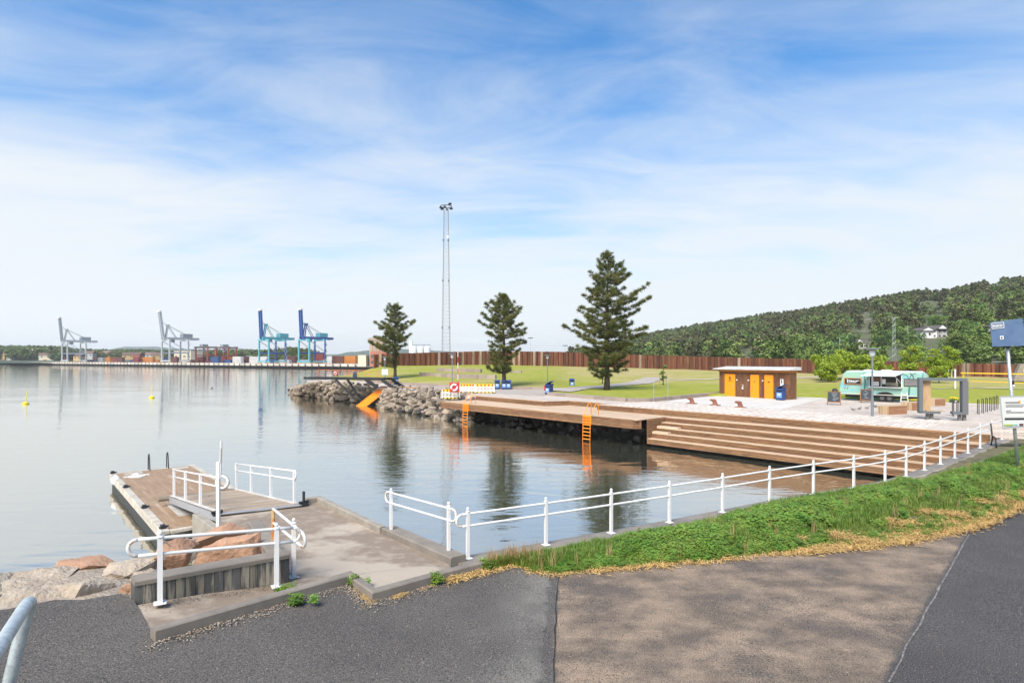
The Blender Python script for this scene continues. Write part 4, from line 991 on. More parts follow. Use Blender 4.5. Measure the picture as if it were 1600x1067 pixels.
# ================================================================ ROCK BREAKWATER
def breakwater():
    wl = [P(x, y, WZ) for x, y in [(738, 662), (690, 655), (645, 646), (606, 640.5), (586, 631.5), (556, 629), (520, 625.5), (490, 620.5), (462, 616.5), (452, 612.5)]]
    cr = [V(*T(S0, .2, 0)[:2], .55), P(690, 606, .85), P(645, 605, .85), P(614, 604, .85), P(600, 600, .85), P(560, 597.5, 1.0), P(520, 595.5, 1.0), P(492, 597, .8), P(475, 601, .4), P(458, 609, -.9)]
    par = thing('rock_breakwater', 'breakwater bank of piled grey boulders at the water edge', 'breakwater', wl[3])
    mb = MB(); vs = []; fs = []
    for a, b in zip(wl, cr):
        for k in range(6): t = k / 5; q = (a + V(.6, 1.2, -.7)).lerp(b + V(.6, 1.2, -.7), t); vs.append(q)
        vs.append(b + V(3, 6, -.6))
    for i in range(len(wl) - 1):
        for k in range(6): a = i * 7 + k; fs.append((a, a + 7, a + 8, a + 1))
    mb.add(vs, fs); mb.build('core', mat('rock_core', (.07, .064, .055), .95, var=(.12, .11, .09), vs=1.5, coord='World', bump=.8, bs=3, bdist=.2), par, world=True)
    rr = random.Random(77); mes = [rock_mesh('rock', (1.35, .95, .72), 500 + k, M_ROCKG, 0, n=16) for k in range(9)] + [rock_mesh('rock', (1.3, .95, .72), 540 + k, M_ROCKD if k < 1 else mat('rock_warm', (.33, .26, .20), .9, var=(.22, .18, .14), vs=2, rnd=.25, bump=.6, bs=9, bdist=.05), 0, n=16) for k in range(3)]
    n = 0
    cum = [0]
    def keep(q):
        px, py = 800 + F * q.x / q.y, HY + (HC - q.z) * F / q.y
        f = (630 - py) / 27.0                      # the stairs' corridor, and the platform's strut
        if -.35 < f < 1.1 and 549 + 43 * f < px < 581 + 37 * f: return False
        return True
    for a, b in zip(wl, wl[1:]): cum.append(cum[-1] + ((a - b).length))
    tot = cum[-1]
    rows = 9
    for j in range(rows):
        s = rr.uniform(0, .6)
        while s < tot:
            i = max(k for k in range(len(cum) - 1) if cum[k] <= s); f = (s - cum[i]) / (cum[i + 1] - cum[i]); a = wl[i].lerp(wl[i + 1], f); b = cr[i].lerp(cr[i + 1], f)
            t = (j + rr.uniform(.1, .9)) / rows; q = a.lerp(b, t); sz = rr.uniform(.45, 1.12) * (1.1 - .2 * t)
            me = mes[rr.randrange(9)] if t > .12 else mes[rr.choice([0, 1, 2, 9, 9])]
            if rr.random() < .16 and t > .2: me = mes[10 + rr.randrange(2)]
            if not keep(q): s += .6; continue
            o = link('rock', me, par, True); n += 1
            o.matrix_basis = Matrix.Translation((q.x + rr.uniform(-.2, .2), q.y + rr.uniform(-.2, .2), q.z + rr.uniform(-.15, .2))) @ Matrix.Rotation(rr.uniform(0, 6.3), 4, 'Z') @ Matrix.Rotation(rr.uniform(-.6, .6), 4, 'X') @ Matrix.Rotation(rr.uniform(-.4, .4), 4, 'Y') @ Matrix.Diagonal((sz, sz, sz, 1))
            s += rr.uniform(.8, 1.35) * (1.0 + .35 * (s / tot))
breakwater()
# ================================================================ VEGETATION BUILDERS
def np_mesh(name, verts, faces, m, smooth=False):
    verts = np.asarray(verts, np.float32); faces = np.asarray(faces, np.int32); k = faces.shape[1]
    me = bpy.data.meshes.new(name); me.vertices.add(len(verts)); me.vertices.foreach_set('co', verts.ravel())
    me.loops.add(faces.size); me.loops.foreach_set('vertex_index', faces.ravel()); me.polygons.add(len(faces))
    me.polygons.foreach_set('loop_start', np.arange(0, faces.size, k, dtype=np.int32))
    if smooth: me.polygons.foreach_set('use_smooth', np.ones(len(faces), dtype=bool))
    for mm in (m if isinstance(m, (list, tuple)) else [m]): me.materials.append(mm)
    me.update(calc_edges=True); return me
def unit(a): return a / np.maximum(1e-6, np.linalg.norm(a, axis=1, keepdims=True))
def tufts(rng, centers, per, L, w, up=.35, flat=1.0):
    """needle tufts: thin triangles radiating from each centre"""
    n = len(centers) * per; c = np.repeat(centers, per, axis=0); d = rng.normal(size=(n, 3)); d[:, 2] = d[:, 2] * flat + up; d = unit(d)
    ln = L * rng.uniform(.6, 1.15, (n, 1)); side = unit(np.cross(d, rng.normal(size=(n, 3)))) * w * rng.uniform(.7, 1.3, (n, 1)); st = c + d * ln * .1
    v = np.stack([st + side, st - side, c + d * ln + side * .35, c + d * ln - side * .35], 1).reshape(-1, 3)
    f = np.arange(n * 4).reshape(-1, 4)[:, [0, 1, 3, 2]]; return v, f
def leaves(rng, centers, size, up=.3, squash=1.0):
    """one small leaf-like quad at each centre"""
    n = len(centers); nrm = rng.normal(size=(n, 3)); nrm[:, 2] = np.abs(nrm[:, 2]) + up; nrm = unit(nrm); t = unit(np.cross(nrm, rng.normal(size=(n, 3)))); b = np.cross(nrm, t)
    s = size * rng.uniform(.6, 1.25, (n, 1)); l = t * s; w = b * s * .5
    v = np.stack([centers - l, centers + w - l * .15, centers + l, centers - w - l * .15], 1).reshape(-1, 3); f = np.arange(n * 4).reshape(-1, 4); return v, f
M_BARK = mat('pine_bark', (.10, .072, .052), .95, var=(.055, .042, .034), vs=4, bump=.7, bs=8, bdist=.04, stretch=(3, 3, .8))
M_NEEDLE = mat('pine_needles', (.105, .125, .045), .7, var=(.21, .21, .065), vs=.55, con=(.42, .66), vd=3, coord='World', spec=.2, trans=.28)
def pine(label, base, H, prof, seed, r0=.22, bare=.12, dens=1.0, lean=0.0, tuft=.30, gap=.7, nb=(5, 7)):
    """whorls of rising branches; each carries flat pads of needle tufts towards its end"""
    rng = np.random.default_rng(seed); rr = random.Random(seed); base = Vector(base)
    t = thing('pine_tree', label, 'tree', base)
    mb = MB(); pts = [V(lean * (k / 10) ** 1.5 + .05 * math.sin(k * 1.7), .04 * math.cos(k * 2.1), H * k / 10 * .985 - (.3 if k == 0 else 0)) for k in range(11)]
    mb.tube(pts, [r0 * (1.25 if k == 0 else 1) * (1 - .93 * (k / 10)) + .012 for k in range(11)], 10); mb.build('trunk', M_BARK, t, smooth=True)
    def tp(h): k = min(9.999, max(0, h / H * 10)); i = int(k); return pts[i].lerp(pts[i + 1], k - i)
    cl = []; mbb = MB(); h = H * bare
    while h < H * .97:
        hf = h / H; n0 = rr.uniform(0, 6.28); nbr = rr.randint(*nb)
        for b in range(nbr):
            az = n0 + 2 * math.pi * (b + rr.uniform(-.3, .3)) / nbr; dx = math.cos(az)
            rl = lerp_tab([(p[0], p[1]) for p in prof], hf); rg = lerp_tab([(p[0], p[2]) for p in prof], hf)
            L = (rl if dx < 0 else rg) * abs(dx) + (rl + rg) / 2 * (1 - abs(dx)); L *= rr.uniform(.45, 1.15) * dens
            if L < .2 or rr.random() < .10: continue
            a = tp(h + rr.uniform(-.12, .12)); rise = rr.uniform(-.05, .22) + .75 * max(0, hf - .45); dirv = V(math.cos(az), math.sin(az), rise).normalized(); side = V(-math.sin(az), math.cos(az), 0)
            tip = V(0, 0, rr.uniform(.06, .22) * L); p1 = a + dirv * L * .55 - tip * .25; p2 = a + dirv * L + tip
            mbb.tube([a, p1, p2], [.05 * (1 - hf) + .018, .03 * (1 - hf) + .012, .006], 5)
            n = max(3, int(L * L * 1.0 + L * 2.4))
            for k in range(n):
                f = 1 - .72 * rr.random() ** 1.35; q = a.lerp(p1, f / .55) if f < .55 else p1.lerp(p2, (f - .55) / .45); sp = .34 * L * (1.12 - f) + .10; so = rr.uniform(-sp, sp)
                q = q + side * so + V(0, 0, abs(so) * .18 + rr.uniform(-.05, .12)); cl.append(q)
                if k % 4 == 0 and L > 1.2: r_ = a.lerp(p1, min(1, (f - .12) / .55)) if f < .67 else p1.lerp(p2, (f - .67) / .45); mbb.tube([r_, q], [.012, .004], 3)
        h += gap * rr.uniform(.75, 1.25) * (1.1 - .5 * hf)
    for k in range(7): cl.append(tp(H * (.93 + .055 * k / 6)) + V(rr.uniform(-.1, .1), rr.uniform(-.1, .1), .06))
    mbb.build('branches', M_BARK, t, smooth=True, fix=False)['kind'] = 'stuff'
    c = np.array([list(q) for q in cl]); v, f = tufts(rng, c, 40, tuft, .021, .55, .75)
    link('crown', np_mesh('crown', v, f, M_NEEDLE), t); return len(cl)
b3 = lawn_at(948, 609.5); s3 = b3.y / F
pine('tall broad conical pine on the lawn left of the toilet building', b3, 221.5 * s3, [(0.08, 1.5, 2.2), (.13, 2.6, 2.6), (.2, 2.9, 2.3), (.30, 3.0, 3.0), (.37, 4.3, 3.5), (.45, 3.0, 3.6), (.52, 2.8, 4.0), (.60, 2.7, 4.0), (.66, 2.4, 3.0), (.75, 2.0, 2.3), (.82, 2.1, 1.7), (.9, 1.2, 1.2), (.96, .55, .5), (1, .15, .15)], 31, .30, .09, lean=.15, tuft=.36, gap=.66, dens=1.13)
b2 = lawn_at(787, 604.5); s2 = b2.y / F
pine('dense rounded pine behind the blue bins', b2, 147 * s2, [(0.10, .3, .2), (.16, 2.2, .8), (.25, 2.0, 1.2), (.35, 1.8, 1.9), (.45, 2.6, 2.5), (.58, 2.8, 2.6), (.68, 2.5, 2.3), (.8, 1.9, 1.9), (.9, 1.2, 1.0), (1, .2, .2)], 8, .27, .15, tuft=.36, gap=.56, dens=1.08, nb=(6, 8))
b1 = lawn_at(617, 592); s1 = b1.y / F
pine('slender pine with a bare lower trunk near the diving stairs', b1, 118 * s1, [(.14, 2.0, .1), (.2, 2.2, .1), (.28, 1.4, .1), (.36, 3.3, 1.0), (.45, 3.2, 2.4), (.55, 3.2, 2.2), (.62, 3.0, 3.2), (.66, 2.4, 3.3), (.72, 1.9, 1.3), (.8, 1.4, 1.7), (.9, 1.3, 1.4), (1, .3, .3)], 19, .24, .15, tuft=.40, gap=.68, dens=1.22)

M_LIME = mat('maple_leaves', (.27, .38, .030), .6, var=(.36, .44, .05), vs=.8, con=(.35, .65), coord='World', trans=.35, var2=(.26, .20, .04), v2s=.6, con2=(.62, .72))
M_MIDG = mat('broad_leaves', (.11, .20, .032), .6, var=(.17, .27, .05), vs=.5, con=(.35, .65), coord='World', trans=.25)
def broadleaf(label, base, H, W, seed, m=None, n=2600, size=.17, name='young_tree', group=None, trunk_h=.3, blobs=14, group_=None):
    rng = np.random.default_rng(seed); rr = random.Random(seed); t = thing(name, label, 'tree', base, group=group)
    mb = MB(); mb.tube([(0, 0, -.3), (.03, 0, H * .35), (0, .04, H * .8)], [.05 + H * .010, .035 + H * .007, .015], 7)
    cs = []
    for k in range(blobs):
        a = rr.uniform(0, 6.28); h = rr.uniform(trunk_h, .95); r = W / 2 * math.sqrt(rr.random()) * (1 - abs(h - .55) * 1.1); cs.append((r * math.cos(a), r * math.sin(a), h * H, W * rr.uniform(.16, .27)))
        mb.tube([(0, 0, H * max(.2, h - .25)), (r * math.cos(a) * .6, r * math.sin(a) * .6, H * (h - .08)), (r * math.cos(a), r * math.sin(a), H * h)], [.03, .02, .008], 4)
    mb.build('trunk', M_BARK, t, smooth=True, fix=False)
    pts = []
    for (x, y, z, r) in cs:
        d = rng.normal(size=(n // blobs, 3)); d = unit(d) * (rng.uniform(.25, 1.05, (len(d), 1)) ** .5) * r; d[:, 2] *= .72; pts.append(d + np.array([x, y, z]))
    v, f = leaves(rng, np.concatenate(pts), size); link('crown', np_mesh('crown', v, f, m or M_LIME), t); return t
# ================================================================ SCATTERED STANDS OF TREES (one object each)
def scatter(name, pts, protos, kind='stuff'):
    """pts: list of (pos, rotz, scale, index)"""
    col = bpy.data.collections.new(name + '_kinds')
    for i, me in enumerate(protos): o = bpy.data.objects.new('%s_kind_%02d' % (name, i), me); col.objects.link(o)
    me = bpy.data.meshes.new(name); me.from_pydata([tuple(p[0]) for p in pts], [], [])
    a = me.attributes.new('rot', 'FLOAT_VECTOR', 'POINT'); a.data.foreach_set('vector', np.array([(0, 0, p[1]) for p in pts], np.float32).ravel())
    a = me.attributes.new('scl', 'FLOAT_VECTOR', 'POINT'); a.data.foreach_set('vector', np.array([p[2] if hasattr(p[2], '__len__') else (p[2],) * 3 for p in pts], np.float32).ravel())
    a = me.attributes.new('idx', 'INT', 'POINT'); a.data.foreach_set('value', np.array([p[3] for p in pts], np.int32))
    o = link(name, me); o['kind'] = kind
    ng = bpy.data.node_groups.new(name, 'GeometryNodeTree'); ng.interface.new_socket('Geometry', in_out='INPUT', socket_type='NodeSocketGeometry'); ng.interface.new_socket('Geometry', in_out='OUTPUT', socket_type='NodeSocketGeometry')
    N = ng.nodes; L = ng.links; gi = N.new('NodeGroupInput'); go = N.new('NodeGroupOutput'); ci = N.new('GeometryNodeCollectionInfo'); ci.inputs['Collection'].default_value = col; ci.inputs['Separate Children'].default_value = True; ci.inputs['Reset Children'].default_value = True
    ip = N.new('GeometryNodeInstanceOnPoints'); ip.inputs['Pick Instance'].default_value = True
    def attr(nm, ty): n = N.new('GeometryNodeInputNamedAttribute'); n.data_type = ty; n.inputs['Name'].default_value = nm; return n.outputs['Attribute']
    L.new(gi.outputs[0], ip.inputs['Points']); L.new(ci.outputs[0], ip.inputs['Instance']); L.new(attr('idx', 'INT'), ip.inputs['Instance Index']); L.new(attr('rot', 'FLOAT_VECTOR'), ip.inputs['Rotation']); L.new(attr('scl', 'FLOAT_VECTOR'), ip.inputs['Scale']); L.new(ip.outputs[0], go.inputs[0])
    md = o.modifiers.new('scatter', 'NODES'); md.node_group = ng; return o
def far_tree(kind, seed, m):
    """unit-height tree crown of small leaf faces"""
    rng = np.random.default_rng(seed); rr = random.Random(seed); pts = []
    if kind == 'pine':
        for k in range(11):
            h = .34 + .62 * k / 10; r = .22 * (1.08 - h) * 1.5 * rr.uniform(.7, 1.2) + .03; a = rr.uniform(0, 6.28); off = r * .6
            d = unit(rng.normal(size=(26, 3))) * rng.uniform(.5, 1, (26, 1)) * np.array([r, r, .075]); pts.append(d + np.array([off * math.cos(a), off * math.sin(a), h]))
    else:
        for k in range(12):
            h = rr.uniform(.25, .86); a = rr.uniform(0, 6.28); r = .30 * math.sqrt(rr.random()) * (1.1 - abs(h - .5)); s = rr.uniform(.12, .2)
            d = unit(rng.normal(size=(26, 3))) * rng.uniform(.55, 1.05, (26, 1)) * s; d[:, 2] *= .8; pts.append(d + np.array([r * math.cos(a), r * math.sin(a), h]))
    v, f = leaves(rng, np.concatenate(pts), .062, .5); return np_mesh('far_tree', v, f, m)
M_FP = mat('far_pine', (.095, .108, .054), .9, var=(.155, .152, .075), vs=3, rnd=.5, hue=.022, spec=.1)
M_FB = mat('far_broadleaf', (.098, .148, .045), .9, var=(.15, .20, .062), vs=3, rnd=.45, hue=.03, spec=.1)
M_FY = mat('far_bright', (.14, .22, .05), .9, var=(.19, .27, .07), vs=3, rnd=.3, hue=.02, spec=.1)
PROT = [far_tree('pine', k, M_FP) for k in range(4)] + [far_tree('broad', 10 + k, M_FB) for k in range(4)] + [far_tree('broad', 20 + k, M_FY) for k in range(3)]
# ================================================================ WOODED HILL ON THE RIGHT
RIDGE = [(880, 560), (930, 548), (960, 537), (1000, 527), (1050, 519), (1100, 510), (1200, 495), (1300, 482), (1400, 467), (1440, 459.5), (1470, 460), (1500, 454), (1540, 446), (1600, 442), (1700, 434), (1900, 430), (2300, 430)]
RD = [(880, 1050), (1000, 900), (1200, 780), (1400, 640), (1600, 560), (2300, 420)]
BD = [(880, 400), (1000, 300), (1200, 210), (1400, 165), (1600, 150), (2300, 130)]
def hill_z(x, D):
    rd, bd = lerp_tab(RD, x), lerp_tab(BD, x); zr = HC - (lerp_tab(RIDGE, x) - HY) * rd / F - 7.5; t = (D - bd) / (rd - bd)
    prof = lerp_tab([(-.5, 0), (0, 0), (.12, .05), (.3, .20), (.5, .42), (.75, .74), (.92, .95), (1, 1), (1.15, 1.0), (1.4, .8)], t)
    return 1.4 + max(0, zr - 1.4) * prof + 2.2 * fbm(x * .012, D * .008, 4) * sstep(.1, .4, t)
def hill():
    xs = list(range(880, 2310, 12)); nr = 44; vs = []; fs = []
    for x in xs:
        rd, bd = lerp_tab(RD, x), lerp_tab(BD, x)
        for j in range(nr + 1): D = bd - 40 + (rd * 1.35 - bd + 40) * j / nr; vs.append(((x - 800) * D / F, D, hill_z(x, D)))
    for i in range(len(xs) - 1):
        for j in range(nr): a = i * (nr + 1) + j; fs.append((a, a + nr + 1, a + nr + 2, a + 1))
    mb = MB(); mb.add(vs, fs); struct(mb.build('hill', mat('hill_floor', (.115, .115, .06), .95, var=(.075, .09, .035), vs=.05, coord='World', var2=(.22, .19, .16), v2s=.03, con2=(.58, .68)), smooth=True))
hill()
mb = MB(); mb.prism([(27, 14), (60, -40), (420, -40), (420, 230), (60, 230), (60, 60)], -3, [.33, .2, .3, 1.2, 1.2, .44]); struct(mb.build('park_ground', bpy.data.materials['lawn_grass']))
BARE = [((1396, 552), 26, 9), ((1165, 556), 26, 5), ((1170, 548), 16, 4), ((1245, 557), 12, 3), ((1510, 549), 14, 4), ((1460, 522), 34, 10), ((1352, 540), 24, 9), ((1547, 518), 10, 9), ((1360, 551), 8, 4)]
HOUSES = [(1460, 28, 526, 600), (1347, 22, 549, 600), (1552, 12, 522, 600), (1557, 8, 551, 400), (1396, 22, 556, 300), (1165, 22, 557, 400)]
def forest():
    rr = random.Random(91); pts = []; tries = 0
    while len(pts) < 12500 and tries < 60000:
        tries += 1; x = rr.uniform(890, 1780) if tries % 4 else rr.uniform(1780, 2280); rd, bd = lerp_tab(RD, x), lerp_tab(BD, x); D = math.sqrt(rr.uniform((bd + 4) ** 2, (rd * 1.06) ** 2)); z = hill_z(x, D); t = (D - bd) / (rd - bd)
        y = HY + (HC - z - 3) * F / D
        if any(((x - c[0]) / a) ** 2 + ((y - c[1]) / b) ** 2 < 1 for c, a, b in BARE): continue
        nz = fbm(x * .02, y * .06, 7)
        if any(abs(x - hx) < hw and D < hd and y - 13 * F / D < hb for hx, hw, hb, hd in HOUSES): 
            if rr.random() < .93: continue
        low = t < .34 and x > 1230
        if low: k = rr.choice([4, 5, 6, 7, 8, 9, 10, 4, 5, 6]); h = rr.uniform(4, 9.5)
        elif t > .9: k = rr.choice([0, 1, 2, 3, 0, 1, 4]); h = rr.uniform(8, 14)
        else:
            k = rr.choice([0, 1, 2, 3]) if rr.random() < .58 + nz * .6 else rr.choice([4, 5, 6, 7, 4, 5, 8]); h = rr.uniform(7, 13)
        pts.append((V((x - 800) * D / F, D, z - .5), rr.uniform(0, 6.28), (h * rr.uniform(.85, 1.25), h * rr.uniform(.85, 1.25), h), k))
    scatter('hillside_wood', pts, PROT)
forest()
# separate leafy trees and houses on the lower slope
def hill_at(px, py):
    lo, hi = lerp_tab(BD, px), lerp_tab(RD, px)
    for _ in range(40):
        D = (lo + hi) / 2; y = HY + (HC - hill_z(px, D)) * F / D
        if y > py: lo = D
        else: hi = D
    return V((px - 800) * D / F, D, hill_z(px, D))
for i, (px, py, h, w, m, lab) in enumerate([(1466, 516, 22, 26, M_MIDG, 'rounded green tree just above the large white house'), (1505, 525, 34, 24, M_MIDG, 'tall pale green tree right of the large white house'), (1530, 508, 34, 34, M_MIDG, 'big bright green tree uphill right of the large white house'),
        (1410, 526, 24, 24, M_MIDG, 'bright green tree above the power mast on the slope'), (1315, 548, 26, 40, mat('dark_broad', (.032, .075, .022), .7, var=(.05, .10, .03), vs=.3, coord='World', trans=.2), 'wide dark green tree left of the small white house'), (1378, 548, 22, 22, mat('dark_broad', (0, 0, 0)), 'dark green bush just right of the small white house'),
        (1430, 562, 22, 24, M_MIDG, 'green tree standing behind the rusty wall above the caravan'), (1510, 562, 22, 34, M_MIDG, 'wide green tree behind the rusty wall below the slope houses'), (1555, 562, 28, 34, mat('dark_broad', (0, 0, 0)), 'dark tree behind the rusty wall near the sign pole'), (1591, 560, 34, 34, M_MIDG, 'green tree behind the rusty wall at the right edge'),
        (1110, 559, 13, 12, M_MIDG, 'small bright tree peeping over the rusty wall left of the hut'), (1208, 560, 15, 12, M_MIDG, 'upright green tree over the rusty wall behind the hut'), (1488, 551, 18, 28, mat('dark_broad', (0, 0, 0)), 'low dark green tree below the large white house')]):
    b = hill_at(px, min(py, 559.5)); s = b.y / F; broadleaf(lab, b - V(0, 0, .5), h * s, w * s, 400 + i, m, n=1500, size=.05 * w * s, name='hillside_tree', trunk_h=.2)
def house(label, px, py, wpx, hpx, rz, parts, name='house'):
    b = hill_at(px, py) if py < 561 else Q(px, py, 300); s = b.y / F; t = thing(name, label, 'house', b - V(0, 0, .3), R(rz))
    wm = mat('house_white', (.80, .79, .76), .7); rm = mat('house_roof', (.10, .085, .08), .8); gm = mat('house_glass', (.05, .06, .07), .2); W, Hh = wpx * s, hpx * s
    for (x0, x1, d, hh, gable) in parts:
        x0 *= W; x1 *= W; d *= W; hh *= Hh; mb = MB(); mb.box(((x0 + x1) / 2, d / 2, hh / 2), (x1 - x0, d, hh)); w_ = mb.build('wall', wm, t)
        rh = hh * .42; ov = .06 * W
        mb = MB()
        if gable == 'x': mb.extrude([(-ov, hh - .05), (d + ov, hh - .05), (d / 2, hh + rh)], (x0 - ov, 0, 0), (0, 1, 0), (0, 0, 1), (1, 0, 0), x1 - x0 + 2 * ov)
        else:
            mb.extrude([(-ov, hh), (x1 - x0 + ov, hh), ((x1 - x0) / 2, hh + rh)], (x0, -ov, 0), (1, 0, 0), (0, 0, 1), (0, 1, 0), d + 2 * ov)
            g2 = MB(); g2.extrude([(.0, hh - .02), (x1 - x0, hh - .02), ((x1 - x0) / 2, hh + rh * .88)], (x0, -ov - .12, 0), (1, 0, 0), (0, 0, 1), (0, 1, 0), .1); g2.build('gable', wm, t)
        mb.build('roof', rm, t)
        k = max(2, int((x1 - x0) / 2.6)); fl = 2 if hh > 4.2 else 1
        for f in range(fl):
            for i in range(k):
                cx = x0 + (x1 - x0) * (i + .5) / k; cz = hh * ((f + .55) / fl); mb = MB(); mb.box((cx, -.05, cz), (min(1.3, (x1 - x0) / k * .6), .12, hh / fl * .42)); fr = mb.build('window', wm, t); mb = MB(); mb.box((cx, -.13, cz), (min(1.1, (x1 - x0) / k * .5), .06, hh / fl * .34)); mb.build('pane', gm, fr)
    return t
house('large white house with grey roofs high on the slope', 1460, 527.5, 46, 14, 8, [(-.5, -.08, .4, .85, 'y'), (-.1, .5, .5, 1.0, 'x'), (.1, .42, .55, 1.05, 'y')])
house('small white gabled house lower on the slope above the caravan', 1347, 545, 27, 11, 14, [(-.5, .5, .45, .95, 'x'), (-.45, .0, .5, 1.0, 'y')])
house('white house half hidden behind the blue sign', 1553, 524, 20, 12, 5, [(-.5, .5, .6, 1.0, 'x')])
house('small pale cabin among trees below the blue sign', 1557, 552, 13, 8, 0, [(-.5, .5, .7, .9, 'x')], name='cabin')
def pole(name, label, cat, px, y0, y1, D, r=.12, m=None):
    a = Q(px, y1, D); b = Q(px, y0, D); t = thing(name, label, cat, a); mb = MB(); mb.tube([(0, 0, -1), (0, 0, b.z - a.z)], [r, r * .7], 8); mb.build('shaft', m or M_GALV, t); return t, b.z - a.z
t, h = pole('power_mast', 'thin lattice power mast standing on the hillside', 'mast', 1397, 496, 562, 210, .05)
for s in (-1, 1):
    mb = MB(); mb.tube([(s * .75, 0, -1), (s * .45, 0, h)], .055, 5); mb.build('leg', M_GALV, t)
for k in range(14):
    mb = MB(); z = h * k / 14; w0, w1 = .75 - .3 * k / 14, .75 - .3 * (k + 1) / 14; mb.tube([(-w0 * (1 if k % 2 else -1), 0, z), (w1 * (1 if k % 2 else -1), 0, z + h / 14)], .035, 4); mb.build('brace', M_GALV, t)
mb = MB(); mb.beam((-1.6, 0, h), (1.6, 0, h), .12, .12); mb.build('crossarm', M_GALV, t)
pole('utility_pole', 'grey utility pole left of the large white house', 'pole', 1418.5, 508, 527, 300, .22)
pole('utility_pole', 'grey utility pole left of the small white house', 'pole', 1312, 527, 550, 230, .12)
# young lime-green trees in front of the rusty wall
for i, (px, yb, yt, w, lab) in enumerate([(1283, 594, 552, 34, 'lime green young tree with reddish tips just right of the hut roof'), (1304, 594, 546, 34, 'lime green young tree left of the caravan, behind the chalkboard'), (1323, 592, 547, 34, 'lime green young tree behind the left end of the caravan'), (1350, 592, 556, 32, 'lime green young tree behind the caravan sign board'), (1372, 592, 555, 28, 'lime green young tree behind the lamp post at the caravan'),
        (1421, 590, 541, 28, 'lime green young tree rising above the caravan roof'), (1455, 590, 545, 26, 'lime green young tree above the right end of the caravan'), (1479, 590, 541, 27, 'lime green young tree right of the caravan over the grey frame'), (1467, 598, 573, 24, 'low lime green bush beside the right end of the caravan'), (1294, 597, 570, 30, 'low lime green bush left of the caravan')]):
    D = 74 if yb < 596 else 66; b = lawn_at(px, yb) if yb < 600 else Q(px, yb, D); s = b.y / F
    broadleaf(lab, b, (yb - yt) * s, w * s * 1.1, 600 + i, n=2400, size=.19, group='lime green young trees by the rusty wall', trunk_h=.22)
for i, (px, yb, yt, w, lab) in enumerate([(941, 600, 562, 14, 'thin sapling on the lawn left of the tall pine, by the far bin'), (1036, 601, 570, 12, 'thin sapling on the lawn right of the tall pine')]):
    b = lawn_at(px, yb); s = b.y / F; t = broadleaf(lab, b, (yb - yt) * s, w * s, 700 + i, M_MIDG, n=420, size=.13, name='sapling', blobs=9, trunk_h=.25)
    for k in (-.45, .45): mb = MB(); mb.tube([(k, 0, -.2), (k, 0, 1.5)], .035, 6); mb.build('stake', M_GREYWOOD, t)
# ================================================================ HARBOUR ACROSS THE WATER
QA, QB = V(-608, 693, 0), V(-94, 347, 0); qx = (QB - QA).normalized(); qy = V(-qx.y, qx.x, 0)      # qx along the quay to the right, qy inland
QROT = math.atan2(qx.y, qx.x); QZ = 1.5
def qpt(px, dy=0.0, z=QZ):
    """point on the line dy metres behind the quay edge, at photo column px"""
    u = (px - 800) / F; a = QA + qy * dy
    t = (u * a.y - a.x) / (qx.x - u * qx.y); p = a + qx * t; return V(p.x, p.y, z)
def build_quay():
    o0 = qpt(12); far = [o0, qpt(640), qpt(640) + V(160, 120, 0), V(150, 900, 0), V(-300, 1500, 0), V(-1600, 1500, 0), V(-1500, 1000, 0), o0 + qy * 260 - qx * 150, o0 + qy * 30]
    mb = MB(); mb.prism([(p.x, p.y) for p in far], QZ - 1.0, QZ); q = mb.build('quay', mat('quay_top', (.34, .31, .27), .9, var=(.26, .23, .2), vs=.1, coord='World')); struct(q)
    mb = MB(); f2 = [p + qy * 1.5 if i < 2 else p for i, p in enumerate(far)]; mb.prism([(p.x, p.y) for p in f2], -3, QZ - 1.0); mb.build('quay_wall', mat('quay_dark', (.03, .03, .03), .8), q)  # recess below the quay deck, its shade put into a near-black colour
    me = MB().box((0, 0, 0), (5.4, .6, 1.7)).mesh('fender_panel', mat('quay_panel', (.46, .42, .36), .9, rnd=.2, var=(.36, .32, .27), vs=1)); me2 = MB().box((0, 0, 0), (1.3, .5, 1.5)).mesh('fender', mat('fender_rubber', (.02, .02, .02), .7))
    ln = (qpt(600) - o0).length; n = int(ln / 7)
    for i in range(n):
        p = o0 + qx * (3.5 + 7 * i) - qy * .35; o = link('fender_panel', me, q); o.location = (p.x, p.y, QZ - .75); o.rotation_euler = (0, 0, QROT)
        p = o0 + qx * (7 * i + .0) - qy * .35; o = link('fender', me2, q); o.location = (p.x, p.y, QZ - 1.6); o.rotation_euler = (0, 0, QROT)
build_quay()
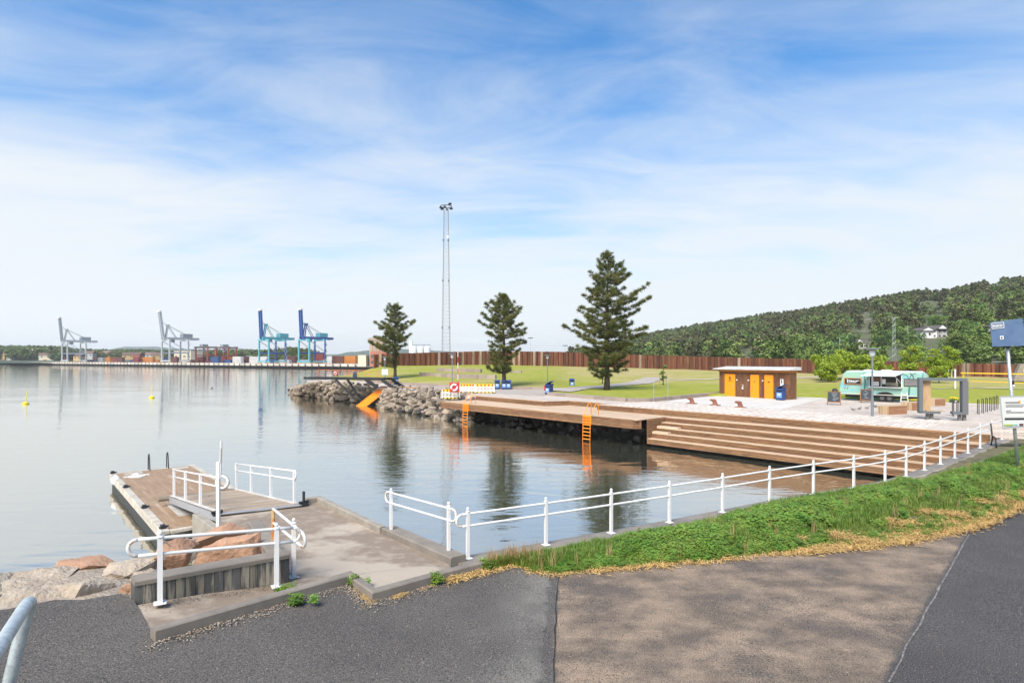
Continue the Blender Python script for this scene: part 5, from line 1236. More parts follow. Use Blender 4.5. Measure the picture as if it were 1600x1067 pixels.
def crane(label, px, s, mb_col, leg_col, leg2_col, top_col, boom_tilt, house_col):
    p = qpt(px, 3); t = thing('gantry_crane', label, 'crane', p, QROT, group='ship-to-shore cranes on the far quay'); S = s
    def beam(nm, a, b, w, h, m): mb = MB(); mb.beam(Vector(a) * S, Vector(b) * S, w * S, h * S); return mb.build(nm, m, t)
    X, Y, Z = 15, 17, 22
    for i, (x, y) in enumerate(((0, 0), (X, 0), (0, Y), (X, Y))):
        beam('leg', (x + (1.2 if x == 0 else -1.2) * 0, y, 1.5), (x, y, Z), 1.15, 1.3, leg_col if y == 0 else leg2_col)
        mb = MB()
        for k in range(4): mb.box(((x - 1.8 + 1.2 * k) * S, y * S, .5 * S), (.9 * S, .8 * S, 1.0 * S))
        mb.build('bogie', mat('crane_bogie', (.50, .30, .10), .7), t)['kind'] = 'stuff'
    for y in (0, Y): beam('sill_beam', (-2, y, 1.8), (X + 2, y, 1.8), 1.2, 1.3, leg_col); beam('cross_beam', (0, y, Z - .5), (X, y, Z - .5), 1.3, 1.6, leg_col)
    for x in (0, X):
        beam('portal_beam', (x, 0, 9.5), (x, Y, 9.5), 1.0, 1.3, leg2_col)
        beam('diagonal', (x, 0, Z - 1), (x, Y, 10.5), .5, .5, M_GALV); beam('girder', (x * .3 + X * .35, -3, Z + 1.2), (x * .3 + X * .35, Y + 13, Z + 1.2), 1.3, 2.2, mb_col)
    for k in range(6): beam('girder_tie', (X * .35, -1 + 5.8 * k, Z + .6), (X * .65, -1 + 5.8 * k, Z + .6), .5, .7, mb_col)
    for x in (.42, .58):
        th = R(boom_tilt); a = V(X * x, -2.5, Z + 1.5); b = a + V(0, -math.sin(th), math.cos(th)) * 25; beam('boom', a, b, 1.0, 2.0, top_col)
        beam('apex_leg', (X * x, -.5, Z), (X * x, 1.8, Z + 13.5), .7, .8, mb_col); beam('apex_leg', (X * x, Y * .55, Z + 2), (X * x, 1.8, Z + 13.5), .4, .4, mb_col)
        beam('back_stay', (X * x, 1.8, Z + 13.5), (X * x, Y + 7, Z + 2.5), .3, .3, M_GALV)
        beam('boom_stay', (X * x, 1.8, Z + 13.3), a.lerp(b, .62), .22, .22, M_GALV)
    for k in range(7): q = V(X * .42, -2.5, Z + 1.5) + V(0, -math.sin(th), math.cos(th)) * (1 + 3.9 * k); beam('boom_tie', q, q + V(X * .16, 0, 0), .7, .9, top_col)
    q = V(X * .5, -2.5, Z + 1.5) + V(0, -math.sin(th), math.cos(th)) * 25.2; mb = MB(); mb.box(q * S, (4.4 * S, 2.4 * S, 1.3 * S)); mb.build('boom_head', mat('crane_cap', (.72, .70, .60), .7), t)
    beam('apex_beam', (X * .33, 1.8, Z + 13.7), (X * .67, 1.8, Z + 13.7), 1.4, 1.2, mb_col)
    mb = MB(); mb.box((X * .5 * S, (Y + 2) * S, (Z + 4.2) * S), (6 * S, 9 * S, 3.6 * S)); mb.build('machine_house', house_col, t)
    mb = MB(); mb.box((X * .5 * S, 6 * S, (Z - 1.2) * S), (3 * S, 3 * S, 2.4 * S)); mb.build('operator_cab', house_col, t)
    mb = MB()
    for k in range(7): mb.beam(V(X + .9, Y + (1.3 if k % 2 else -.9), 3 + 2.8 * k) * S, V(X + .9, Y + (-.9 if k % 2 else 1.3), 5.8 + 2.8 * k) * S, .5 * S, .25 * S)
    o = mb.build('stair_tower', M_GALV, t); o['kind'] = 'stuff'
    for k in range(3): beam('backreach_brace', (X * .5, Y + 3 + 3.4 * k, Z - .3), (X * .5, Y + 6.2 + 3.4 * k, Z + 1.5), .4, .4, M_GALV)
cg = mat('crane_grey', (.34, .37, .385), .6); cg2 = mat('crane_grey_dark', (.22, .25, .27), .6); cb = mat('crane_blue', (.03, .085, .26), .5); ct = mat('crane_teal', (.08, .30, .36), .5); cl_ = mat('crane_light_blue', (.14, .26, .55), .5)
crane('grey crane with raised boom furthest left on the far quay', 97, .98, cg, cg, cg, cg2, 5, cg2)
crane('second grey crane with raised boom, near the cream building', 253, .90, cg, cg, cg, cg, 7, cg2)
crane('left one of the two blue cranes, with a teal front', 405, .78, ct, ct, cb, cb, 3, ct)
crane('right one of the two blue cranes, beside the wooded knoll', 467, .745, cb, ct, cb, cb, 3, ct)
def yard_gantry(label, px, dy, w, h):
    p = qpt(px, dy); t = thing('yard_gantry', label, 'crane', p, QROT); m = mat('gantry_red', (.33, .06, .045), .6)
    for x in (0, w):
        for y in (0, 7): mb = MB(); mb.beam((x, y, 0), (x, y, h), 1.0, 1.0); mb.build('leg', m, t)
        mb = MB(); mb.beam((x, -1, h * .5), (x, 8, h * .5), .7, .8); mb.build('leg_tie', m, t); mb = MB(); mb.beam((x, -1.5, .8), (x, 8.5, .8), 1.0, 1.2); mb.build('sill', m, t)
    for y in (0, 7): mb = MB(); mb.beam((-2, y, h + .6), (w + 2, y, h + .6), 1.1, 1.5); mb.build('girder', mat('gantry_dark', (.09, .07, .07), .7), t)
    mb = MB(); mb.box((w * .35, 3.5, h + 2.2), (5, 5, 2.4)); mb.build('trolley', cg2, t); mb = MB(); mb.box((w * .35, 3.5, h - 2), (2.4, 2.4, 2.4)); mb.build('operator_cab', cg, t)
yard_gantry('red yard gantry left of its twin among the containers', 306, 30, 20, 13)
yard_gantry('red yard gantry right of its twin, nearer the blue cranes', 338, 34, 19, 12.5)
# containers
def containers():
    rr = random.Random(17); cols = {'red': (.18, .035, .03), 'rust brown': (.12, .045, .032), 'orange': (.42, .16, .03), 'blue': (.035, .075, .19), 'white': (.52, .51, .49), 'grey': (.33, .35, .36), 'dark blue': (.02, .035, .09), 'green': (.05, .17, .11)}
    plan = [(68, 'orange', 1), (80, 'white', 1), (135, 'white', 1), (141, 'dark blue', 1), (150, 'rust brown', 2), (158, 'grey', 2), (170, 'orange', 2), (182, 'red', 2), (189, 'rust brown', 2), (197, 'grey', 1), (206, 'blue', 1), (214, 'red', 2), (228, 'orange', 2), (236, 'orange', 2), (246, 'orange', 1), (262, 'dark blue', 2), (273, 'rust brown', 2), (296, 'white', 1), (305, 'rust brown', 1), (314, 'red', 2), (325, 'dark blue', 1), (337, 'blue', 2), (349, 'red', 2), (356, 'blue', 1), (364, 'orange', 2), (372, 'white', 2), (381, 'rust brown', 2), (392, 'red', 1), (398, 'white', 2), (412, 'white', 2), (424, 'blue', 1), (440, 'red', 1), (446, 'white', 1), (456, 'rust brown', 2), (476, 'grey', 1), (499, 'red', 3), (512, 'white', 1), (521, 'white', 2), (530, 'rust brown', 2), (541, 'rust brown', 1), (548, 'orange', 2), (556, 'blue', 2), (566, 'white', 2), (578, 'red', 1)]
    segs = [(96, 'left of both grey cranes'), (252, 'between the grey cranes'), (302, 'beside the second grey crane'), (404, 'by the red gantries'), (466, 'between the blue cranes'), (700, 'right of the blue cranes')]
    words = ['first', 'second', 'third', 'fourth', 'fifth', 'sixth', 'seventh', 'eighth']; cnt = {}
    body = {}
    for c, v in cols.items():
        m = mat('container_' + c.replace(' ', '_'), v, .6, rnd=.12, var=tuple(k * .8 for k in v), vs=.4); mb = MB(); mb.box((0, 0, 1.3), (12.2, 2.44, 2.59)); rb = MB()
        for k in range(18): rb.box((-5.8 + .68 * k, -1.24, 1.3), (.3, .06, 2.3))
        body[c] = (mb.mesh('body', m), rb.mesh('ribs', m))
    for px, c, n in plan:
        dy = rr.uniform(24, 40); seg = next(s for lim, s in segs if px < lim); cnt[(seg, c)] = cnt.get((seg, c), 0) + 1; od = words[min(7, cnt[(seg, c)] - 1)]
        for k in range(n):
            lv = '' if n == 1 else (', bottom tier' if k == 0 else (', top tier' if k == n - 1 else ', middle tier'))
            p = qpt(px, dy, QZ + 2.6 * k); t = thing('shipping_container', '%s %s container from the left %s%s' % (od, c, seg, lv), 'container', p, QROT, group='containers on the far quay')
            link('body', body[c][0], t); r = link('ribs', body[c][1], t); r['kind'] = 'stuff'
containers()
def shed(name, label, px, dy, w, d, h, m, roof=None, cat='building', windows=0, rot=None, z=QZ):
    p = qpt(px, dy, z); t = thing(name, label, cat, p, QROT if rot is None else rot); mb = MB(); mb.box((w / 2, d / 2, h / 2), (w, d, h)); mb.build('wall', m, t)
    mb = MB(); mb.box((w / 2, d / 2, h + .15), (w + .6, d + .6, .3)); mb.build('roof', roof or cg2, t)
    for i in range(windows):
        for f in range(max(1, int(h / 4))):
            mb = MB(); mb.box((w * (i + .5) / windows, -.05, 2 + 4 * f), (w / windows * .45, .15, 1.5)); mb.build('window', mat('far_glass', (.06, .07, .08), .3), t)
    return t
shed('warehouse', 'cream harbour building beside the second grey crane', 272, 60, 34, 14, 12, mat('cream', (.50, .45, .33), .8), windows=4)
shed('warehouse', 'long pale low shed behind the red gantries', 385, 70, 40, 14, 6, mat('pale_shed', (.58, .57, .54), .8))
# sand-coloured silo tower with brick wing
def tower():
    D = 300.0; a = Q(577, 575, D); s = D / F; t = thing('silo_tower', 'tan concrete silo tower with a red brick wing behind the slender pine', 'building', (a.x, a.y, 0.5), R(-8)); m1 = mat('tan_concrete', (.38, .29, .21), .9, var=(.30, .23, .17), vs=.2, stretch=(1, 1, .2)); m2 = mat('red_brick', (.34, .14, .095), .9, var=(.27, .11, .08), vs=.4)
    H = (575 - 537) * s + 1; mb = MB()
    for k in range(4): mb.box((.9 + 1.9 * k, 2.5, H / 2), (1.75, 5, H))
    mb.build('silo_shaft', m1, t); mb = MB(); mb.box((3.8, 2.5, H + .5), (8.4, 5.6, 1.0)); mb.build('tower_top', m1, t); mb = MB(); mb.box((.3, 1, H + .6), (1.4, 1.2, 1.4)); mb.build('roof_hut', cg2, t)
    mb = MB(); mb.box((6.0, -1.2, 4.0), (9.0, 3, 8.0)); w = mb.build('brick_wing', m2, t)
    for k in range(4):
        for f in range(2): mb = MB(); mb.box((2.6 + 2.2 * k, -2.75, 2.4 + 3 * f), (1.1, .15, 1.6)); mb.build('window', mat('far_glass', (0, 0, 0)), w)
    mb = MB(); mb.box((-2.8, 0, 3.0), (4.4, 6, 6.0)); mb.build('cream_block', mat('cream', (0, 0, 0)), t)
    a = Q(641, 556, 360); t = thing('silo', 'pale metal silos behind the rusty wall right of the slender pine', 'silo', (a.x, a.y, .5)); s = 360 / F; h = (575 - 545) * s
    for k in range(3): mb = MB(); mb.lathe((2.2 + 4.3 * k, 0, 0), [(2.0, 0), (2.0, h - 1), (1.2, h), (.1, h + .3)], 14); mb.build('tank', mat('silo_pale', (.62, .65, .66), .5), t, smooth='auto')
    mb = MB(); mb.box((.4, 0, h / 2 + 1.5), (2, 2, h + 3.5)); mb.build('lift_shaft', mat('silo_pale', (0, 0, 0)), t); mb = MB(); mb.box((6, 0, h + .7), (13, 1.2, .6)); mb.build('conveyor', cg2, t)
tower()
# white crossed masts at the quay's left end
def crossed():
    p = qpt(47, 40); t = thing('crossed_masts', 'white crossed steel struts standing at the left end of the far quay', 'masts', p); s = p.y / F
    for a, b in (((-6, 0), (3.5, 17)), ((4.5, 0), (-3.5, 18)), ((13, 0), (5.5, 14))): mb = MB(); mb.beam((a[0], 0, a[1]), (b[0], 0, b[1]), .8, .8); mb.build('strut', mat('strut_white', (.75, .75, .73), .6), t)
crossed()
# far land: tree belt with houses, knolls, blue hills
def far_land():
    def ridge(name, tab, D0, D1, D2, m, zb=0.0, sc=0.0):
        xs = np.linspace(tab[0][0], tab[-1][0], 90); vs = []; fs = []
        for x in xs:
            zt = HC - (lerp_tab(tab, x) - HY) * D1 / F + sc * fbm(x * .03, 0, 2)
            for D, z in ((D0, zb), (D0 * .6 + D1 * .4, zb + (zt - zb) * .45), (D0 * .25 + D1 * .75, zb + (zt - zb) * .85), (D1, zt), (D2, zb + (zt - zb) * .5)): vs.append(((x - 800) * D / F, D, max(z, zb) + (sc * .6 * fbm(x * .06, D * .004, 3) if z > zb else 0)))
        for i in range(len(xs) - 1):
            for j in range(4): a = i * 5 + j; fs.append((a, a + 5, a + 6, a + 1))
        mb = MB(); mb.add(vs, fs); return struct(mb.build(name, m, smooth=True))
    hm = mat('far_hill', (.040, .062, .034), .95, var=(.06, .085, .045), vs=.004, coord='World')
    ridge('hills', [(-700, 526), (-300, 531), (-40, 537), (0, 539), (30, 542), (70, 545), (110, 544), (150, 551), (175, 546), (190, 542), (215, 540.5), (245, 542), (280, 545), (330, 547), (360, 544), (400, 549), (450, 553), (520, 555), (700, 555)], 2600, 4600, 6000, hm, -2, 12)
    ridge('hills', [(480, 562), (505, 556), (530, 553), (560, 549), (590, 546), (620, 545), (660, 547), (700, 549), (740, 550), (780, 553), (860, 558), (950, 561)], 1800, 3200, 4200, hm, -2, 6)
    ridge('hills', [(-300, 548), (0, 553), (60, 554), (160, 556), (300, 557), (400, 556.5), (480, 559), (560, 561)], 620, 1250, 1480, hm, 0.5, 1)
    ridge('knoll', [(385, 562), (400, 557), (430, 551), (455, 548.5), (480, 550), (497, 555), (512, 562)], 470, 560, 640, mat('knoll', (.05, .05, .03), .95, var=(.03, .04, .018), vs=.05, coord='World'), .5, .5)
    rr = random.Random(3); pts = []
    for _ in range(2600):
        x = rr.uniform(-40, 470); D = rr.uniform(720, 1180); z = 1.0 + (HC - (lerp_tab([(-300, 548), (0, 553), (60, 554), (160, 556), (300, 557), (400, 556.5), (480, 559), (560, 561)], x) - HY) * 1250 / F) * sstep(650, 1250, D) * .95
        q = V((x - 800) * D / F, D, z); h = rr.uniform(9, 15) * (1.3 if x < 110 else 1)
        pts.append((q, rr.uniform(0, 6), (h * 1.15, h * 1.15, h), rr.choice([0, 1, 4, 5, 6, 7, 4, 5])))
    for _ in range(420):
        x = rr.uniform(388, 510); D = rr.uniform(485, 580); zt = HC - (lerp_tab([(385, 562), (400, 557), (430, 551), (455, 548.5), (480, 550), (497, 555), (512, 562)], x) - HY) * 560 / F
        z = .5 + max(0, zt - .5) * sstep(465, 560, D); h = rr.uniform(2.5, 5.5); pts.append((V((x - 800) * D / F, D, z - .3), rr.uniform(0, 6), (h * 1.2, h * 1.2, h), rr.choice([4, 5, 6, 7, 0])))
    scatter('far_wood', pts, PROT)
    # houses in the belt
    wl = {'white': (.74, .73, .70), 'cream': (.62, .55, .40), 'grey': (.42, .42, .41), 'ochre': (.48, .33, .15), 'red': (.30, .09, .06)}
    used = {}
    for i in range(17):
        px = 8 + i * 15 + rr.uniform(-4, 4); D = rr.uniform(700, 760); c = rr.choice(list(wl)); used[c] = used.get(c, 0) + 1; z = rr.uniform(3.0, 7.5); p = V((px - 800) * D / F, D, z)
        t = thing('far_house', '%s %s house from the left in the wooded far shore behind the quay' % (['first', 'second', 'third', 'fourth', 'fifth', 'sixth', 'seventh', 'eighth', 'ninth'][used[c] - 1], c), 'house', p, R(rr.uniform(-25, 45)), 'houses on the far shore')
        w, d, h = rr.uniform(9, 14), 8, rr.uniform(4, 5.5); mb = MB(); mb.box((0, 0, h / 2 - 2), (w, d, h + 4)); mb.build('wall', mat('farhouse_' + c, wl[c], .8), t)
        mb = MB(); mb.extrude([(-d / 2 - .5, h), (d / 2 + .5, h), (0, h + 3)], (-w / 2 - .4, 0, 0), (0, 1, 0), (0, 0, 1), (1, 0, 0), w + .8); mb.build('roof', mat('farroof', (.16, .10, .085), .9, rnd=.4), t)
        for k in (-1, 1): mb = MB(); mb.box((k * w * .25, -d / 2 - .03, h * .55), (1.6, .12, 1.4)); mb.build('window', mat('far_glass', (0, 0, 0)), t)
far_land()
# port lights and masts beyond the wall
def light_mast():
    D = 150.0; b = Q(697, 575, D); t = thing('floodlight_mast', 'very tall lattice floodlight mast behind the rusty wall', 'mast', (b.x, b.y, 1.5)); H = 4.1 + (562 - 326) * D / F - 1.5; w0, w1 = 1.05, .55
    m = mat('mast_steel', (.30, .31, .31), .6)
    for sx, sy in ((-1, -1), (1, -1), (1, 1), (-1, 1)): mb = MB(); mb.tube([(sx * w0, sy * w0, 0), (sx * w1, sy * w1, H)], .065, 5); mb.build('leg', m, t)
    mb = MB(); n = 44
    for k in range(n):
        z0, z1 = H * k / n, H * (k + 1) / n; a, c = w0 + (w1 - w0) * k / n, w0 + (w1 - w0) * (k + 1) / n; cs = [(-1, -1), (1, -1), (1, 1), (-1, 1)]
        for i in range(4): p, q = cs[i], cs[(i + 1) % 4]; mb.tube([(p[0] * a, p[1] * a, z0), (q[0] * a, q[1] * a, z0)], .022, 3); mb.tube([(p[0] * a, p[1] * a, z0), (q[0] * c, q[1] * c, z1)], .022, 3)
    o = mb.build('lattice', m, t, fix=False); o['kind'] = 'stuff'
    for f in (.26, .55, .80):
        for sx in (-1, 1): mb = MB(); w = w0 + (w1 - w0) * f; mb.box((sx * w, -w, H * f), (.32, .32, .3)); mb.build('flange', M_DARK, t)
    mb = MB(); n = 18; mb.tube([V(1.5 * math.cos(2 * math.pi * k / n), 1.5 * math.sin(2 * math.pi * k / n), H + .55) for k in range(n + 1)], .1, 6, caps=False); mb.build('light_ring', M_DARK, t)
    for k in range(6): a = 2 * math.pi * k / 6 + .4; mb = MB(); mb.box((1.4 * math.cos(a), 1.4 * math.sin(a), H + .1 + (.9 if k == 5 else 0)), (.7, .55, .4), rz=a); mb.build('floodlight', M_DARK, t)
    mb = MB(); mb.box((.5, -.8, H * .82), (.5, .3, .8)); mb.tube([(.8, -.6, H * .8), (.9, -.6, H * .87)], .05, 5); mb.build('antenna', mat('antenna_white', (.6, .6, .6), .5), t)
light_mast()
for (px, y0, lab) in ((829, 528, 'thin distant floodlight mast right of the rounded pine'), (883, 540, 'thin distant floodlight mast left of the tall pine')):
    t, h = pole('floodlight_mast', lab, 'mast', px, y0, 570, 320, .16); mb = MB(); mb.beam((-1.4, 0, h), (1.4, 0, h), .5, .4); mb.build('lamp_bar', M_DARK, t)
# yellow swim buoys
for (px, y, lab, tilt) in ((40, 631, 'left yellow spar buoy floating on the calm water', .12), (237, 621.5, 'right yellow spar buoy floating on the calm water', 0)):
    p = P(px, y, WZ); t = thing('spar_buoy', lab, 'buoy', p, group='yellow buoys'); my = mat('buoy_yellow', (.70, .58, .03), .5)
    mb = MB(); mb.lathe((0, 0, 0), [(.25, -.3), (.38, -.1), (.40, .12), (.28, .22), (.08, .3)], 14); mb.build('float', my, t, smooth='auto'); mb = MB(); mb.tube([(0, 0, .2), (tilt * 1.5, 0, 1.5)], .045, 7); mb.build('spar', my, t); mb = MB(); mb.beam((tilt * 1.4 - .12, 0, 1.55), (tilt * 1.4 + .16, 0, 1.85), .05, .05); mb.build('topmark', my, t)
# ================================================================ HAZE
def haze():
    mb2 = MB(); mb2.box((0, 4650, 118), (14900, 9500, 246.5)); me = mb2.mesh('haze', [])
    m = bpy.data.materials.new('haze_air'); m.use_nodes = True; N = m.node_tree.nodes; N.clear(); out = N.new('ShaderNodeOutputMaterial'); pv = N.new('ShaderNodeVolumePrincipled')
    pv.inputs['Color'].default_value = (.94, .97, 1.0, 1); pv.inputs['Density'].default_value = HAZE; pv.inputs['Anisotropy'].default_value = .2
    m.node_tree.links.new(pv.outputs[0], out.inputs['Volume']); me.materials.append(m); o = link('haze', me); o['kind'] = 'stuff'
HAZE = .00010
haze()
# ================================================================ THINGS ON THE PLAZA
M_BLUE = mat('bin_blue', (.02, .055, .20), .5); M_BLUEL = mat('bin_panel', (.16, .30, .52), .5); M_GREY = mat('frame_grey', (.105, .125, .135), .55); M_CORTEN = mat('corten', (.17, .075, .032), .85, var=(.105, .045, .022), vs=.9, stretch=(1, 1, .4), var2=(.22, .10, .04), v2s=4, bump=.2, bs=20)
M_GLASSD = mat('dark_glass', (.04, .038, .036), .15, spec=.6); M_PLASTW = mat('plastic_white', (.75, .75, .72), .5); M_YEL = mat('plastic_yellow', (.80, .52, .02), .5); M_RED = mat('sign_red', (.50, .02, .015), .5); M_CHALK = mat('chalkboard', (.035, .045, .055), .8, var=(.10, .11, .12), vs=6, con=(.55, .75)); M_FRAMEW = mat('sign_wood', (.28, .12, .05), .7); M_DASH = mat('glyph_grey', (.20, .20, .20), .7); M_FLOWY = mat('yellow_flower', (.75, .60, .02), .6)
def on_line(a, d, px):
    """distance along the line a + d*s where it crosses photo column px"""
    u = (px - 800) / F; return (u * a.y - a.x) / (d.x - u * d.y)
# ---- toilet hut
def hut():
    a = P(1124, 618, ZP); b = P(1227, 624.5, ZP); d = (b - a).normalized(); n = V(-d.y, d.x, 0)
    if n.y < 0: n = -n
    L = (b - a).length; rz = math.atan2(d.y, d.x); t = thing('toilet_hut', 'rust-brown steel toilet hut with three orange doors and pale flat roof', 'hut', a, rz); H = 2.45; dp = 1.35
    S = lambda px: on_line(a, d, px)
    mb = MB(); ch = .25; mb.prism([(0, 0), (L, 0), (L + ch, ch), (L + ch, dp), (0, dp)], 0, H); mb.build('wall', M_CORTEN, t)
    mb = MB(); mb.prism([(-.06, -.06), (L + .05, -.06), (L + ch + .06, ch), (L + ch + .06, dp + .1), (-.06, dp + .1)], H - .02, H + .2); mb.build('fascia', mat('fascia_orange', (.42, .15, .02), .6), t)
    mb = MB(); o = .45; mb.prism([(-o, -o), (L + o * .6, -o), (L + ch + .2, ch - .3), (L + ch + .2, dp + o), (-o, dp + o)], H + .2, [H + .30, H + .30, H + .30, H + .5, H + .5]); mb.build('roof', mat('roof_pale', (.60, .58, .55), .5, var=(.48, .46, .43), vs=2), t)
    for i, (p0, p1) in enumerate(((1133, 1149), (1173, 1186.3), (1195, 1208.6))):
        s0, s1 = S(p0), S(p1); mb = MB(); mb.box(((s0 + s1) / 2, -.03, 1.10), (s1 - s0, .06, 2.2)); dr = mb.build('door', mat('door_orange', (.92, .29, .006), .45), t)
        mb = MB(); hx = s1 - .16 if i == 0 else s0 + .16; mb.tube([(hx, -.12, .75), (hx, -.12, 1.25)], .018, 6); mb.build('handle', M_GALV, dr)
        cx = (s0 + s1) / 2
        mb = MB()
        if i == 0: mb.box((cx, -.07, 1.92), (.12, .02, .14)); mb.box((cx + .03, -.07, 1.76), (.2, .02, .12)); mb.box((cx, -.07, 1.56), (.44, .02, .06))
        else: mb.box((cx, -.07, 1.55), (.10 if i == 1 else .2, .02, .1))
        mb.build('door_symbol', M_DARK, dr)
    for px in (1151.5, 1169.5, 1191.8): mb = MB(); mb.box((S(px), -.02, 1.65), (.13, .04, .11)); mb.build('lock_plate', M_PLASTW, t)
    mb = MB(); s = S(1161); mb.box((s, -.03, .98), (.16, .06, .5)); mb.build('tap_panel', mat('tap_grey', (.33, .32, .31), .5), t); mb = MB(); mb.box((s, -.08, .86), (.1, .1, .14)); mb.build('tap', M_PLASTW, t)
    s = S(1219.5); mb = MB(); mb.box((L - .32 + .0, -.02, 1.55), (.30, .03, .62)); sg = mb.build('sign_plate', M_PLASTW, t); mb = MB(); mb.box((L - .32, -.045, 1.60), (.1, .02, .26)); mb.ball((L - .32, -.045, 1.78), .05, 8, 5); mb.build('pictogram', M_DARK, sg)
    for k in range(3): mb = MB(); mb.box((L - .32, -.02, 1.02 - .14 * k), (.26, .02, .06)); mb.build('lettering', mat('letter_pale', (.40, .33, .26), .7), t)
hut()
# ---- bins
def bin_(label, px, py, z=None, rz=0.0, lid_open=False, red=False, double=False, s=1.0):
    p = P(px, py, ZP if z is None else z); t = thing('litter_bin', label, 'bin', p, R(rz), 'blue litter bins'); w = .62 * s; h = 1.12 * s
    mb = MB(); mb.prism([(-w / 2, -w / 2), (w / 2, -w / 2), (w / 2, w / 2), (-w / 2, w / 2)], .06, h - .22); mb.build('body', M_BLUE, t, bevel=.02)
    mb = MB(); mb.extrude([(-w / 2 - .02, h - .2), (w / 2 + .02, h - .2), (w / 2 + .02, h + .02), (-w / 2 - .02, h - .08)], (-w / 2 - .02, 0, 0), (0, 1, 0), (0, 0, 1), (1, 0, 0), w + .04); hd = mb.build('hood', M_BLUE, t)
    mb = MB(); mb.box((0, -w / 2 - .025, h - .3), (w * .7, .02, .14)); mb.build('slot', M_BLACK, hd)
    mb = MB(); mb.box((0, -w / 2 - .012, h * .42), (w * .74, .02, h * .42)); fp = mb.build('front_panel', M_BLUEL, t); mb = MB(); mb.box((0, -w / 2 - .028, h * .46), (w * .36, .012, h * .12)); mb.build('emblem', M_PLASTW, fp)
    for sx in (-1, 1):
        for sy in (-1, 1): mb = MB(); mb.box((sx * w * .4, sy * w * .4, .03), (.07, .07, .07)); mb.build('foot', M_DARK, t)
    if lid_open: mb = MB(); mb.box((.08, .02, h + .13), (w + .1, w, .05), m=Matrix.Rotation(R(-24), 4, 'Y')); mb.build('lid', M_BLUE, t)
    if red: mb = MB(); mb.box((-w * .62, -.05, h * .62), (.16, .4, .55)); mb.build('dog_bag_box', M_RED, t)
bin_('single blue bin at the left, beside the yellow barrier', 777, 608)
bin_('left one of the two blue bins standing together below the rounded pine', 787.5, 608.3); bin_('right one of the two blue bins standing together below the rounded pine', 794.5, 608.3)
bin_('blue bin with open lid and red dog bag box at the granite kerb end', 858, 616.5, rz=-40, lid_open=True, red=True)
bin_('lone blue bin by the lawn path near the thin sapling', 893.5, 605); bin_('dark blue bin near the slender pine and the stairs', 619, 600.5, rz=15); bin_('blue bin with raised lid against the toilet hut', 1220, 625.2, rz=-50, lid_open=True)
# ---- mooring bollards
for (px, py, lab) in ((1081, 630.6, 'left one of the three rusty mooring bollards'), (1117, 633.4, 'middle one of the three rusty mooring bollards'), (1156.5, 637, 'right one of the three rusty mooring bollards, nearest the hut')):
    p = P(px, py, ZP); t = thing('mooring_bollard', lab, 'bollard', p, R(-35), 'rusty mooring bollards'); mr = mat('bollard_rust', (.27, .10, .065), .85, var=(.18, .07, .045), vs=6, bump=.3, bs=20)
    mb = MB(); mb.box((0, 0, .03), (.78, .55, .06)); mb.build('base_plate', mr, t, bevel=.015)
    mb = MB(); n = 12; rings = [(.02, .25, .06), (.02, .20, .12), (-.0, .17, .25), (-.05, .19, .34), (-.12, .20, .40)]; vs = []; fs = []
    for x, r, z in rings:
        for k in range(n): a = 2 * math.pi * k / n; vs.append((x + r * math.cos(a), r * .9 * math.sin(a), z))
    for i in range(len(rings) - 1):
        for k in range(n): k2 = (k + 1) % n; fs.append((i * n + k, i * n + k2, (i + 1) * n + k2, (i + 1) * n + k))
    fs.append(tuple(4 * n + k for k in range(n))); mb.add(vs, fs); mb.build('neck', mr, t, smooth='auto')
    mb = MB(); mb.ball((-.15, 0, .42), .22, 12, 6, (1.25, .95, .42)); mb.build('head', mr, t, smooth=True)
